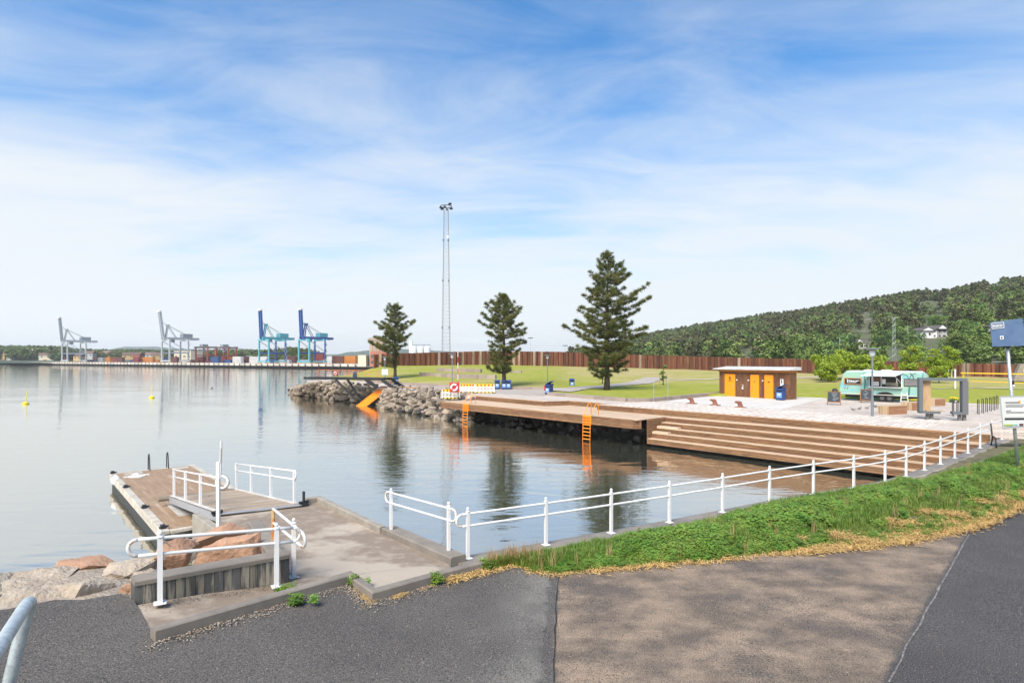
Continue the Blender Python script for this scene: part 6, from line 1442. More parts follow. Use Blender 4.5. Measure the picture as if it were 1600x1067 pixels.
# ---- caravan
def caravan():
    c = P(1379, 628, ZP); d = V(.69, -.724, 0).normalized(); n = V(-d.y, d.x, 0); s0 = on_line(c, d, 1309.5); s1 = on_line(c, d, 1444); L = s1 - s0; o = c + d * s0; rz = math.atan2(d.y, d.x)
    t = thing('food_caravan', 'mint green painted caravan with an open serving hatch and white awning', 'caravan', o, rz); S = lambda px: on_line(c, d, px) - s0
    zb, zt = .52, 2.58; W = 2.15
    prof = [(.05, zb + .12), (.18, zb), (L - .1, zb), (L, zb + .15), (L - .02, zt - .55), (L - .12, zt - .2), (L - .4, zt), (.75, zt), (.5, zt - .08), (.36, zt - .3), (.08, zb + .55)]
    m = mat('mint_paint', (.26, .46, .39), .45, var=(.34, .50, .33), vs=.9, con=(.42, .6), stretch=(.7, 1, 1.8), var2=(.20, .44, .47), v2s=1.1, con2=(.5, .6))
    mb = MB(); mb.extrude(prof, (0, 0, 0), (1, 0, 0), (0, 0, 1), (0, 1, 0), W); mb.build('body', m, t, bevel=.05, smooth='auto')
    mb = MB(); mb.extrude([(.55, zt - .02), (L - .35, zt - .02), (L - .5, zt + .07), (.75, zt + .07)], (0, .12, 0), (1, 0, 0), (0, 0, 1), (0, 1, 0), W - .24); mb.build('roof', mat('roof_mint', (.62, .68, .66), .5), t)
    for px, w in ((1353, .9), (1381, .95)): mb = MB(); x = S(px); mb.lathe((x, .9, zt + .05), [(w / 2, 0), (w / 2 - .05, .09), (w * .25, .12)], 10); mb.build('roof_vent', M_PLASTW, t)
    mb = MB(); mb.beam((.2, -.01, zb + .09), (L - .1, -.01, zb + .09), .03, .06); mb.build('lower_trim', mat('cream_trim', (.62, .60, .50), .5), t)
    # hatch: a black panel stands for the shaded interior
    x0, x1 = S(1358.5), S(1409); z0, z1 = 1.30, 2.28
    mb = MB(); mb.box(((x0 + x1) / 2, -.006, (z0 + z1) / 2), (x1 - x0, .03, z1 - z0)); hz = mb.build('hatch_shade_panel', M_BLACK, t)
    for (xa, za_, w, h, mm) in ((x0 + .45, 1.55, .55, .36, M_PLASTW), (x0 + .6, 1.95, .6, .36, mat('shelf_brown', (.16, .08, .05), .8)), ((x0 + x1) / 2 - .1, 1.75, .26, .42, M_PLASTW), (x1 - .7, 1.55, .9, .3, mat('shelf_items', (.13, .11, .08), .8, var=(.3, .28, .2), vs=12)), (x1 - .35, 1.85, .06, .35, M_PLASTW)): mb = MB(); mb.box((xa, -.03, za_), (w, .03, h)); mb.build('shelf_item', mm, hz)
    for x in (x0, x1, S(1377)): mb = MB(); mb.beam((x, -.03, z0), (x, -.03, z1), .05, .05); mb.build('frame_bar', M_PLASTW, hz)
    mb = MB(); mb.box(((x0 + x1) / 2, -.14, z0 - .03), (x1 - x0 + .1, .3, .05)); mb.build('counter', M_PLASTW, t)
    mb = MB(); mb.add([(x0 - .05, -.02, z1 + .22), (x1 + .05, -.02, z1 + .22), (x1 - .25, -1.05, z1 - .02), (x0 - .45, -1.05, z1 - .02), (x0 - .05, -.02, z1 + .18), (x1 + .05, -.02, z1 + .18), (x1 - .25, -1.05, z1 - .06), (x0 - .45, -1.05, z1 - .06)], [(0, 1, 2, 3), (7, 6, 5, 4), (0, 4, 5, 1), (1, 5, 6, 2), (2, 6, 7, 3), (3, 7, 4, 0)]); aw = mb.build('awning', mat('awning', (.60, .68, .66), .6), t)
    for x in (x0 - .1, x1 - .1): mb = MB(); mb.tube([(x + .05, -.03, z0 + .35), (x - .18, -.95, z1 - .04)], .018, 6); mb.build('awning_strut', M_PLASTW, aw)
    # sign board
    a0, a1 = S(1319), S(1346.5); zc = 1.72; mb = MB(); mb.box(((a0 + a1) / 2, -.03, zc), (a1 - a0, .06, .60)); sb = mb.build('sign_frame', mat('sign_orange', (.42, .19, .07), .7), t); mb = MB(); mb.box(((a0 + a1) / 2, -.065, zc), (a1 - a0 - .16, .02, .46)); mb.build('sign_board', M_BLACK, sb)
    pts = []; ln = a1 - a0 - .45
    for k in range(60): q = k / 59; pts.append((a0 + .22 + ln * q + .05 * math.sin(q * 40), -.085, zc + .02 + (.14 if q < .12 else .07) * math.sin(q * 46 + 1)))
    mb = MB(); mb.tube(pts, .022, 4); mb.build('sign_lettering', M_PLASTW, sb)
    mb = MB(); mb.tube([(a0 + .3, -.085, zc - .13), (a1 - .4, -.085, zc - .11)], .018, 4); mb.build('sign_underline', M_PLASTW, sb)
    # windows
    w0, w1 = S(1412.5), S(1435); mb = MB(); mb.box(((w0 + w1) / 2, -.03, 1.72), (w1 - w0, .06, .62)); fr = mb.build('window', M_DARK, t, bevel=.02); mb = MB(); mb.box(((w0 + w1) / 2, -.065, 1.72), (w1 - w0 - .1, .03, .52)); mb.build('pane', mat('tinted', (.16, .15, .15), .2, var=(.24, .22, .21), vs=2), fr)
    mb = MB(); mb.box((L + .0, W / 2, 1.75), (.05, W * .62, .65)); fr = mb.build('window', M_DARK, t, bevel=.02); mb = MB(); mb.box((L + .03, W / 2, 1.75), (.03, W * .55, .55)); mb.build('pane', M_GLASSD, fr)
    # painted tree lines
    def vine(pts, r=.025): mb = MB(); mb.tube([(x, -.012, z) for x, z in pts], r, 4); return mb.build('painted_tree', mat('tree_paint', (.05, .20, .19), .6), t)
    xt = S(1420); vine([(xt, .7), (xt + .05, 1.35)], .06); vine([(xt, 2.0), (xt - .1, 2.3), (xt - .5, 2.45)]); vine([(xt + .05, 2.0), (xt + .15, 2.35), (xt + .5, 2.5)]); vine([(xt + .9, 2.05), (xt + 1.0, 2.5)]); xt = S(1351); vine([(xt, .8), (xt + .03, 1.7), (xt - .05, 2.45)], .05); vine([(xt + .02, 1.8), (xt + .4, 2.1)])
    mb = MB(); mb.tube([(L - .75, -.012, 1.9), (L - .72, -.012, zt - .4), (L - .95, -.012, zt - .06)], .025, 5); mb.build('body_seam', M_DARK, t)
    # wheels
    for x in (S(1378), S(1389.5)):
        mb = MB(); mb.extrude([(.33 * math.cos(2 * math.pi * k / 16), .33 * math.sin(2 * math.pi * k / 16)) for k in range(16)], (x, .03, .33), (1, 0, 0), (0, 0, 1), (0, 1, 0), .2); w = mb.build('wheel', mat('tyre', (.02, .02, .02), .9), t, bevel=.02); mb = MB(); mb.extrude([(.17 * math.cos(2 * math.pi * k / 12), .17 * math.sin(2 * math.pi * k / 12)) for k in range(12)], (x, .005, .33), (1, 0, 0), (0, 0, 1), (0, 1, 0), .05); mb.build('rim', mat('rim', (.10, .10, .10), .5), w)
    mb = MB(); x = S(1383); mb.extrude([(.62 * math.cos(math.pi * k / 10) * 1.15, .42 * math.sin(math.pi * k / 10)) for k in range(11)], (x, -.012, zb - .06), (1, 0, 0), (0, 0, 1), (0, 1, 0), .05); mb.build('wheel_arch', M_BLACK, t)
    mb = MB(); mb.box((L / 2, W / 2, zb - .1), (L - 1, W - .5, .2)); mb.build('chassis', M_BLACK, t)
    for x in (.75, 1.75, L - .6): mb = MB(); mb.tube([(x, .3, zb), (x - .25, .3, 0.02)], .03, 6); mb.build('corner_steady', M_DARK, t)
    mb = MB(); mb.tube([(.1, W / 2, zb), (-1.0, W / 2, zb - .05)], .05, 6); mb.build('drawbar', M_DARK, t); mb = MB(); mb.ball((-.62, W / 2 + .1, .75), .25, 8, 6); mb.build('gas_bottle_cover', M_DARK, t); mb = MB(); mb.tube([(-.7, W / 2, 0), (-.7, W / 2, .9)], .03, 6); mb.build('jockey_wheel', M_DARK, t)
    mb = MB(); mb.box((L + .06, .5, .78), (.12, .5, .2)); mb.build('rear_light', mat('lamp_red', (.30, .06, .03), .4), t)
    for k in (0, 1): mb = MB(); mb.tube([(.5 + .22 * k, -.015, 1.0), (.6 + .22 * k, -.015, 1.22)], .02, 5); mb.build('painted_mark', M_DARK, t)
caravan()
# ---- boards, stools, planters
def aboard(label, px, py, w, h, rz):
    p = P(px, py, ZP); t = thing('sandwich_board', label, 'sign', p, R(rz))
    for s, tl in ((1, 10), (-1, -10)):
        m = Matrix.Rotation(R(-tl), 4, 'X')
        def q(x, z): v = m @ V(x, 0, z - h); return v + V(0, 0, h * .985)
        for x in (-w / 2, w / 2): mb = MB(); mb.beam(q(x, 0), q(x, h), .06, .05); mb.build('leg', M_FRAMEW, t)
        for z in (.22 * h, h - .02): mb = MB(); mb.beam(q(-w / 2, z), q(w / 2, z), .05, .06); mb.build('crossbar', M_FRAMEW, t)
        mb = MB(); mb.beam(q(0, .24 * h), q(0, h - .04), w - .08, .02, up=(0, 1, 0)); bd = mb.build('board', M_CHALK, t)
        if s == 1:
            rr = random.Random(px)
            for k in range(6): a = rr.uniform(-.3, -.05) * w; b = a + rr.uniform(.15, .5) * w; z = h * (.85 - .1 * k); mb = MB(); v0, v1 = q(a, z), q(min(b, w * .4), z); mb.tube([v0 + V(0, -.025, 0), v1 + V(0, -.025, 0)], .012, 4); mb.build('chalk_line', mat('chalk', (.5, .52, .54), .9), bd)
aboard('chalkboard sandwich sign standing clear left of the caravan', 1303, 632.5, .9, 1.1, -32); aboard('chalkboard sandwich sign leaning before the caravan by the lamp post', 1354, 629, .85, 1.15, -38)
def box_bench(label, px, py, L, w, h, rz):
    p = P(px, py, ZP); t = thing('box_bench', label, 'bench', p, R(rz), 'wooden box benches'); mw = mat('bench_wood', (.36, .19, .10), .7, var=(.27, .13, .065), vs=2, rnd=.15, stretch=(2, 8, 8)); me = mat('bench_end', (.50, .36, .22), .8, rnd=.25)
    mb = MB(); mb.box((L / 2, w / 2, h / 2), (L - .02, w - .1, h - .02)); mb.build('core', mat('bench_dark', (.08, .045, .025), .8), t)
    for k in range(4): plank_l(t, (0, -.0, h * (k + .5) / 4), (L, 0, h * (k + .5) / 4), h / 4 - .008, .05, mw, (0, 1, 0), 'side_board')
    for k in range(5): plank_l(t, (0, w * (k + .5) / 5, h), (L, w * (k + .5) / 5, h), w / 5 - .008, .05, me, (0, 0, 1), 'seat_board')
    for k in range(8): y = w * (k + .5) / 8; mb = MB(); mb.box((-.03, y, h / 2 + .0), (.06, w / 8 - .03, h - .02 + .06 * (k % 2))); mb.build('end_slat', me, t)
def plank_l(t, a, b, h, th, m, nrm, name): mb = MB(); mb.beam(a, b, th if nrm[2] == 0 else h, h if nrm[2] == 0 else th); return mb.build(name, m, t)
box_bench('nearest wooden box bench, right of the lamp post', 1389, 648, 1.75, .75, .55, 22); box_bench('middle wooden box bench, partly behind the grey frame', 1425, 641.5, 1.5, .8, .55, 20); box_bench('farthest wooden box bench behind the wooden panel of the frame', 1461, 634.5, 1.1, .8, .55, 18)
def planter(label, p, w, d, h, n, seed, m):
    t = thing('flower_planter', label, 'planter', p); mb = MB(); mb.prism([(-w / 2, -d / 2), (w / 2, -d / 2), (w / 2 + .03, d / 2), (-w / 2 - .03, d / 2)], 0, h); mb.build('box', m, t); rng = np.random.default_rng(seed)
    c = rng.uniform(-1, 1, (n, 3)) * np.array([w / 2, d / 2, .08]) + np.array([0, 0, h + .12]); v, f = leaves(rng, c, .05); link('flowers', np_mesh('flowers', v, f, M_FLOWY), t)['kind'] = 'stuff'
    c = rng.uniform(-1, 1, (n, 3)) * np.array([w / 2 + .03, d / 2 + .03, .08]) + np.array([0, 0, h + .02]); v, f = leaves(rng, c, .06); link('foliage', np_mesh('foliage', v, f, M_MIDG), t)['kind'] = 'stuff'; return t
planter('wooden planter of yellow flowers beside the caravan steps', P(1430, 634, ZP), .75, .4, .35, 160, 3, M_FRAMEW)
pf = planter('black and white box of yellow flowers hung on a bike hoop', P(1491, 650, ZP) + V(0, 0, .85), .42, .25, .16, 110, 4, mat('flowerbox', (.02, .02, .02), .6, var=(.6, .6, .58), vs=9, con=(.5, .55)))
def folding_steps():
    p = P(1413, 632, ZP); t = thing('step_stool', 'white folding step stool in front of the caravan', 'stool', p, R(-30))
    for x in (-.28, .28): mb = MB(); mb.tube([(x, -.4, 0), (x * .6, .02, 1.0)], .022, 6); mb.build('leg', M_PLASTW, t); mb = MB(); mb.tube([(x, .4, 0), (x * .6, -.02, 1.0)], .022, 6); mb.build('leg', M_PLASTW, t)
    for k, z in enumerate((.28, .55, .82)): mb = MB(); mb.box((0, -.4 + .42 * z, z), (.48 - .1 * z, .18, .03)); mb.build('tread', M_PLASTW, t)
folding_steps()
# ---- lamp posts
def lamp(label, px, py, h, rz=0, plate=False, z=None):
    p = P(px, py, ZP if z is None else z); t = thing('lamp_post', label, 'lamp', p, R(rz), 'grey lamp posts'); m = mat('lamp_grey', (.17, .19, .20), .5)
    mb = MB(); mb.tube([(0, 0, -.05), (0, 0, 1.2), (0, 0, 1.21), (0, 0, h)], [.085, .085, .06, .055], 10); mb.build('pole', m, t)
    mb = MB(); mb.lathe((0, 0, h), [(.06, -.05), (.16, .05), (.17, .32), (.12, .36)], 14); mb.build('lamp_head', mat('lamp_lens', (.55, .57, .57), .3), t, smooth='auto')
    mb = MB(); mb.lathe((0, 0, h + .36), [(.10, 0), (.46, .10), (.46, .13), (.05, .16)], 18); mb.build('reflector', m, t)
    if plate: mb = MB(); mb.box((0, -.08, h * .52), (.9, .03, .8)); sp = mb.build('sign_plate', mat('plate_pale', (.55, .70, .72), .5), t); mb = MB(); mb.box((0, -.10, h * .52), (.6, .012, .5)); mb.build('print', mat('plate_print', (.62, .76, .82), .5), sp)
lamp('nearest lamp post, standing in front of the caravan', 1363, 651, 3.85); lamp('lamp post behind the red lifebuoy case', 706.5, 614, 3.8); lamp('lamp post behind the blue bin with the open lid', 855.5, 607, 3.75); lamp('lamp post with a pale square sign near the slender pine', 601.5, 601, 3.55, plate=True)
# ---- info frame
def info_frame():
    a = P(1440, 655.5, ZP); d = V(.905, -.425, 0).normalized(); s0, s1 = on_line(a, d, 1436.5), on_line(a, d, 1512); o = a + d * s0; L = s1 - s0; rz = math.atan2(d.y, d.x); S = lambda px: on_line(a, d, px) - s0
    t = thing('info_frame', 'grey steel frame shelter with a wooden panel and bench seat', 'shelter', o, rz); zb, zt = .38, 2.52; D = .62
    mb = MB(); mb.box((L / 2, D / 2, zt - .08), (L, D, .16)); mb.build('top_beam', M_GREY, t)
    mb = MB(); mb.box((.09, D / 2, (zb + zt) / 2 - .08), (.18, D, zt - zb - .16)); mb.build('side_post', M_GREY, t)
    x0, x1 = S(1441.5), S(1456); mb = MB(); mb.box(((x0 + x1) / 2, D * .55, (zb + zt) / 2 - .02), (x1 - x0, .12, zt - zb - .3)); mb.build('wood_panel', mat('osb', (.46, .31, .175), .8, var=(.38, .245, .13), vs=5, stretch=(1, 1, .3), bump=.2, bs=20), t)
    mb = MB(); mb.box((S(1453), D / 2, zb + .07), (S(1470) - S(1436.5), D, .14)); mb.build('bench_seat', M_GREY, t); mb = MB(); mb.box((S(1462), D / 2, zb + .165), (.9, D + .05, .05)); mb.build('seat_board', M_GREYWOOD, t)
    x0, x1 = S(1504), L; mb = MB(); mb.box(((x0 + x1) / 2 + .02, D / 2, (zb + zt) / 2 - .083), (x1 - x0 + .04, D, zt - zb - .166)); cb_ = mb.build('cabinet', mat('cabinet_grey', (.115, .12, .125), .6), t)
    mb = MB(); mb.box((L + .05, D * .5, 1.95), (.02, D * .62, .42)); nt_ = mb.build('notice', M_PLASTW, cb_); mb = MB(); mb.box((L + .063, D * .62, 1.95), (.01, D * .12, .3)); mb.build('notice_text', M_DASH, nt_)
    mb = MB(); mb.box(((S(1489) + S(1504)) / 2, D / 2, zb + .07), (S(1504) - S(1489), D, .14)); mb.build('sill', M_GREY, t)
    for px in (1451, 1457.5, 1501.5, 1509): mb = MB(); mb.box((S(px), D / 2, zb / 2), (.16, .2, zb)); mb.build('leg', mat('leg_concrete', (.16, .155, .15), .8), t)
info_frame()
# ---- bicycle stands
k = 0
for (px, py, lab) in ((1528.5, 647, 'nearest dark bike hoop right of the grey frame'), (1535.5, 645, 'second bike hoop right of the grey frame'), (1541.5, 643.5, 'third bike hoop right of the grey frame'), (1547.5, 642, 'fourth bike hoop right of the grey frame'), (1553, 640.5, 'fifth bike hoop, next to the notice board'), (1558, 639, 'sixth bike hoop, half behind the notice board'), (1489, 650, 'bike hoop carrying the flower box'), (1496, 647, 'bike hoop seen inside the grey frame opening'), (1502.5, 644, 'bike hoop just left of the grey cabinet')):
    p = P(px, py, ZP); t = thing('bike_hoop', lab, 'bike stand', p, R(58), 'bike hoops on the plaza'); h = .95; w = .32
    for s in (-1, 1): mb = MB(); mb.tube([(s * w, 0, -.05), (s * w, 0, h - .08)], .024, 7); mb.build('upright', M_DARK, t)
    mb = MB(); mb.tube([(-w, 0, h - .08), (-w * .8, 0, h), (w * .8, 0, h), (w, 0, h - .08)], .024, 7); mb.build('top_bar', M_DARK, t)
# ---- sign pole at the right edge
def sign_pole():
    b = Q(1592, 724, 19.6); b.z = zk(b.x); D = b.y; t = thing('sign_pole', 'leaning galvanised pole with a blue panel and a framed notice board', 'sign', b); tp = Q(1574, 540, D)
    top = tp - b; mb = MB(); mb.tube([(0, 0, -.2), top], .052, 12); mb.build('pole', M_GALV, t, smooth=True)
    def w(px, py, dd=0.0): return Q(px, py, D + dd) - b
    def panel(name, c, dep, m, par): 
        mb = MB(); f = [w(x, y, -.06 - dep) for x, y in c]; g = [w(x, y, -.06) for x, y in c]; mb.add(f + g, [(0, 1, 2, 3), (7, 6, 5, 4), (0, 4, 5, 1), (1, 5, 6, 2), (2, 6, 7, 3), (3, 7, 4, 0)]); return mb.build(name, m, par)
    bp = panel('blue_panel', [(1546.5, 503.5), (1597.5, 497.5), (1604, 540), (1550.5, 541.5)], .12, mat('panel_blue', (.085, .145, .26), .6, var=(.11, .175, .30), vs=3), t)
    def decal(c, m, lift=.135): return panel('decal', c, lift, m, bp)
    fr = [(1549.5, 505.5), (1568, 503.3), (1568.6, 512), (1550.3, 514)]
    for i in range(4):
        a, b_ = fr[i], fr[(i + 1) % 4]; mb = MB(); mb.beam(w(*a, -.19), w(*b_, -.19), .012, .018); mb.build('logo_frame', M_PLASTW, bp)
    for k in range(7): x = 1551.5 + 2.2 * k; y = 509.9 - .25 * k; mb = MB(); mb.beam(w(x, y - 2.2, -.19), w(x + .7, y + 2.0, -.19), .02, .018); mb.build('logo_letter', M_PLASTW, bp); mb = MB(); mb.beam(w(x, y + (.9 if k % 2 else -1.4), -.19), w(x + 1.7, y + (.7 if k % 2 else -1.6), -.19), .012, .016); mb.build('logo_letter', M_PLASTW, bp)
    st_ = panel('sticker', [(1562.5, 525), (1568, 524.6), (1568.3, 530), (1562.8, 530.4)], .13, M_PLASTW, bp); mb = MB(); mb.ball(w(1565.4, 527.4, -.2), .03, 8, 5, (1, .3, 1)); mb.build('sticker_print', M_DARK, bp)
    nb = panel('notice_board', [(1561, 619), (1606, 618), (1610, 667), (1566, 670.5)], .05, mat('board_frame', (.42, .44, .43), .5, metal=.2), t)
    pp = panel('notice_sheet', [(1563.5, 621.5), (1604, 620.5), (1607, 664.5), (1568, 667.5)], .06, mat('sheet', (.60, .61, .58), .5), t)
    ip = panel('inner_sheet', [(1570, 626.5), (1602, 626), (1604, 650), (1571, 651.5)], .07, mat('sheet2', (.72, .72, .68), .5), t)
    rows = [(628.8, 1571, 1592, .05, M_DASH), (632, 1571.5, 1600, .02, M_DASH), (634, 1571.5, 1600, .02, M_DASH), (636, 1571.5, 1598, .02, M_DASH), (641.5, 1572, 1580, .03, M_DASH), (643.5, 1572, 1600, .02, M_DASH), (645.5, 1572, 1600, .02, M_DASH), (654.2, 1570, 1604, .055, M_BLACK), (664, 1569, 1583, .05, mat('print_green', (.32, .42, .05), .6)), (663.5, 1584, 1590, .04, mat('print_teal', (.15, .5, .55), .6)), (663.3, 1593, 1599, .06, mat('print_maroon', (.10, .02, .03), .6))]
    for y, x0, x1, th, m in rows: mb = MB(); mb.beam(w(x0, y, -.135), w(x1, y - .3, -.135), .008, th); mb.build('print_line', m, t)
    mb = MB(); mb.beam(w(1591.5, 627.5, -.135), w(1594.5, 628.3, -.135), .008, .09); mb.build('print_emblem', M_ORANGE, t)
    for (x, y) in ((1572.5, 544), (1587, 668)): mb = MB(); mb.beam(w(x - 4, y - 2, -.04), w(x + 5, y - 2, -.04), .09, .05); mb.build('clamp', M_DARK, t)
    mb = MB(); q = w(1583, 598, -.055); mb.box(q, (.07, .02, .14)); mb.build('pole_sticker', M_DARK, t); mb = MB(); mb.box(q + V(0.01, -.01, -.09), (.07, .02, .05)); mb.build('pole_sticker', M_PLASTW, t)
sign_pole()
# ---- park bench at the right edge
def park_bench():
    a = PF(1556, 699, zv); t = thing('park_bench', 'slatted bench with black curved iron frame at the right edge', 'bench', a, R(-28)); ms = mat('bench_slat', (.50, .43, .37), .8, rnd=.12); L = 1.9
    prof = [(0, .62, .78), (0, .5, .66), (0, .36, .48), (0, .0, .44)]
    for k in range(5): mb = MB(); mb.beam((0, .10 + .11 * k, .44 + .01 * k), (L, .10 + .11 * k, .44 + .01 * k), .085, .03); mb.build('seat_slat', ms, t)
    for k in range(4): mb = MB(); mb.beam((0, .64 + .04 * k, .56 + .11 * k), (L, .64 + .04 * k, .56 + .11 * k), .03, .085); mb.build('back_slat', ms, t)
    for x in (.0, L): mb = MB(); mb.tube([(x, -.1, 0), (x, .0, .2), (x, .08, .40), (x, .4, .42), (x, .58, .44), (x, .68, .7), (x, .8, .98)], .03, 7); mb.build('iron_frame', M_BLACK, t, smooth=True); mb = MB(); mb.tube([(x, .75, 0), (x, .62, .25), (x, .55, .44)], .03, 7); mb.build('rear_leg', M_BLACK, t, smooth=True)
park_bench()
# ---- barriers and lifebuoy case
def barrier(label, x0, x1, y, z, rzadj=0):
    a, b = P(x0, y, z), P(x1, y, z); t = thing('road_barrier', label, 'barrier', a, math.atan2((b - a).y, (b - a).x), 'yellow and white barriers'); L = (b - a).length; H = 1.0
    for zz, hh, m in ((H - .13, .26, M_YEL), (.12, .13, M_YEL)): mb = MB(); mb.box((L / 2, 0, zz), (L, .05, hh)); mb.build('board', m, t)
    for k in range(5): mb = MB(); mb.box((L * (k + .5) / 5, -.03, H - .13), (.16, .02, .17)); mb.build('red_block', M_RED, t); mb = MB(); mb.box((L * (k + .5) / 5, -.03, .12), (.15, .02, .10)); mb.build('dark_block', M_BLACK, t)
    for zz in (H - .29, .22): mb = MB(); mb.box((L / 2, 0, zz), (L, .05, .06)); mb.build('rail', M_PLASTW, t)
    for k in range(13): mb = MB(); mb.beam((L * (k + .5) / 13 + .02, 0, .22), (L * (k + .5) / 13, 0, H - .29), .06, .03, up=(0, 1, 0)); mb.build('slat', M_PLASTW, t)
    for x in (.02, L - .02): mb = MB(); mb.box((x, 0, H / 2), (.06, .06, H)); mb.build('end_post', M_PLASTW, t); mb = MB(); mb.box((x, 0, .03), (.25, .6, .07)); mb.build('foot', M_DARK, t)
barrier('left barrier, standing on the lower timber deck behind the ladder', 690.5, 719, 623.5, LZ); barrier('middle barrier, at the head of the timber step', 718.5, 741.5, 614.3, ZP); barrier('right barrier, ending next to the single blue bin', 743, 772.5, 614.6, ZP)
def buoy_case(label, base, w, hb, wt):
    t = thing('lifebuoy_case', label, 'lifebuoy case', base); 
    for x in (-w * .38, w * .38): mb = MB(); mb.tube([(x, .04, -.02), (x, .04, hb + w)], .025, 6); mb.build('post', M_DARK, t)
    mb = MB(); mb.box((0, 0, hb + w / 2), (w, .1, w)); mb.build('red_panel', M_RED, t, bevel=.02); n = 18; r = w * .30
    mb = MB(); mb.tube([V(r * math.cos(2 * math.pi * k / n), -.09, hb + w / 2 + r * math.sin(2 * math.pi * k / n)) for k in range(n + 1)], w * .105, 7, caps=False); rg = mb.build('ring', M_WHITE, t, smooth=True)
    for k in range(2): a = R(40 + 180 * k); mb = MB(); mb.box((r * math.cos(a), -.1, hb + w / 2 + r * math.sin(a)), (w * .24, w * .24, w * .12), m=Matrix.Rotation(-a, 4, 'Y')); mb.build('red_band', M_RED, rg)
buoy_case('red lifebuoy case with white ring among the yellow barriers', P(710, 624.5, LZ), .98, .75, 0)
def striped_pole():
    b = P(715.5, 612, ZP); t = thing('striped_pole', 'thin red and white rescue pole beside the red lifebuoy case', 'pole', b); H = 4.6; n = 7
    for k in range(n): mb = MB(); mb.tube([(0, 0, H * k / n), (0, 0, H * (k + 1) / n)], .035, 7); mb.build('band', M_RED if k % 2 else M_PLASTW, t)
striped_pole()
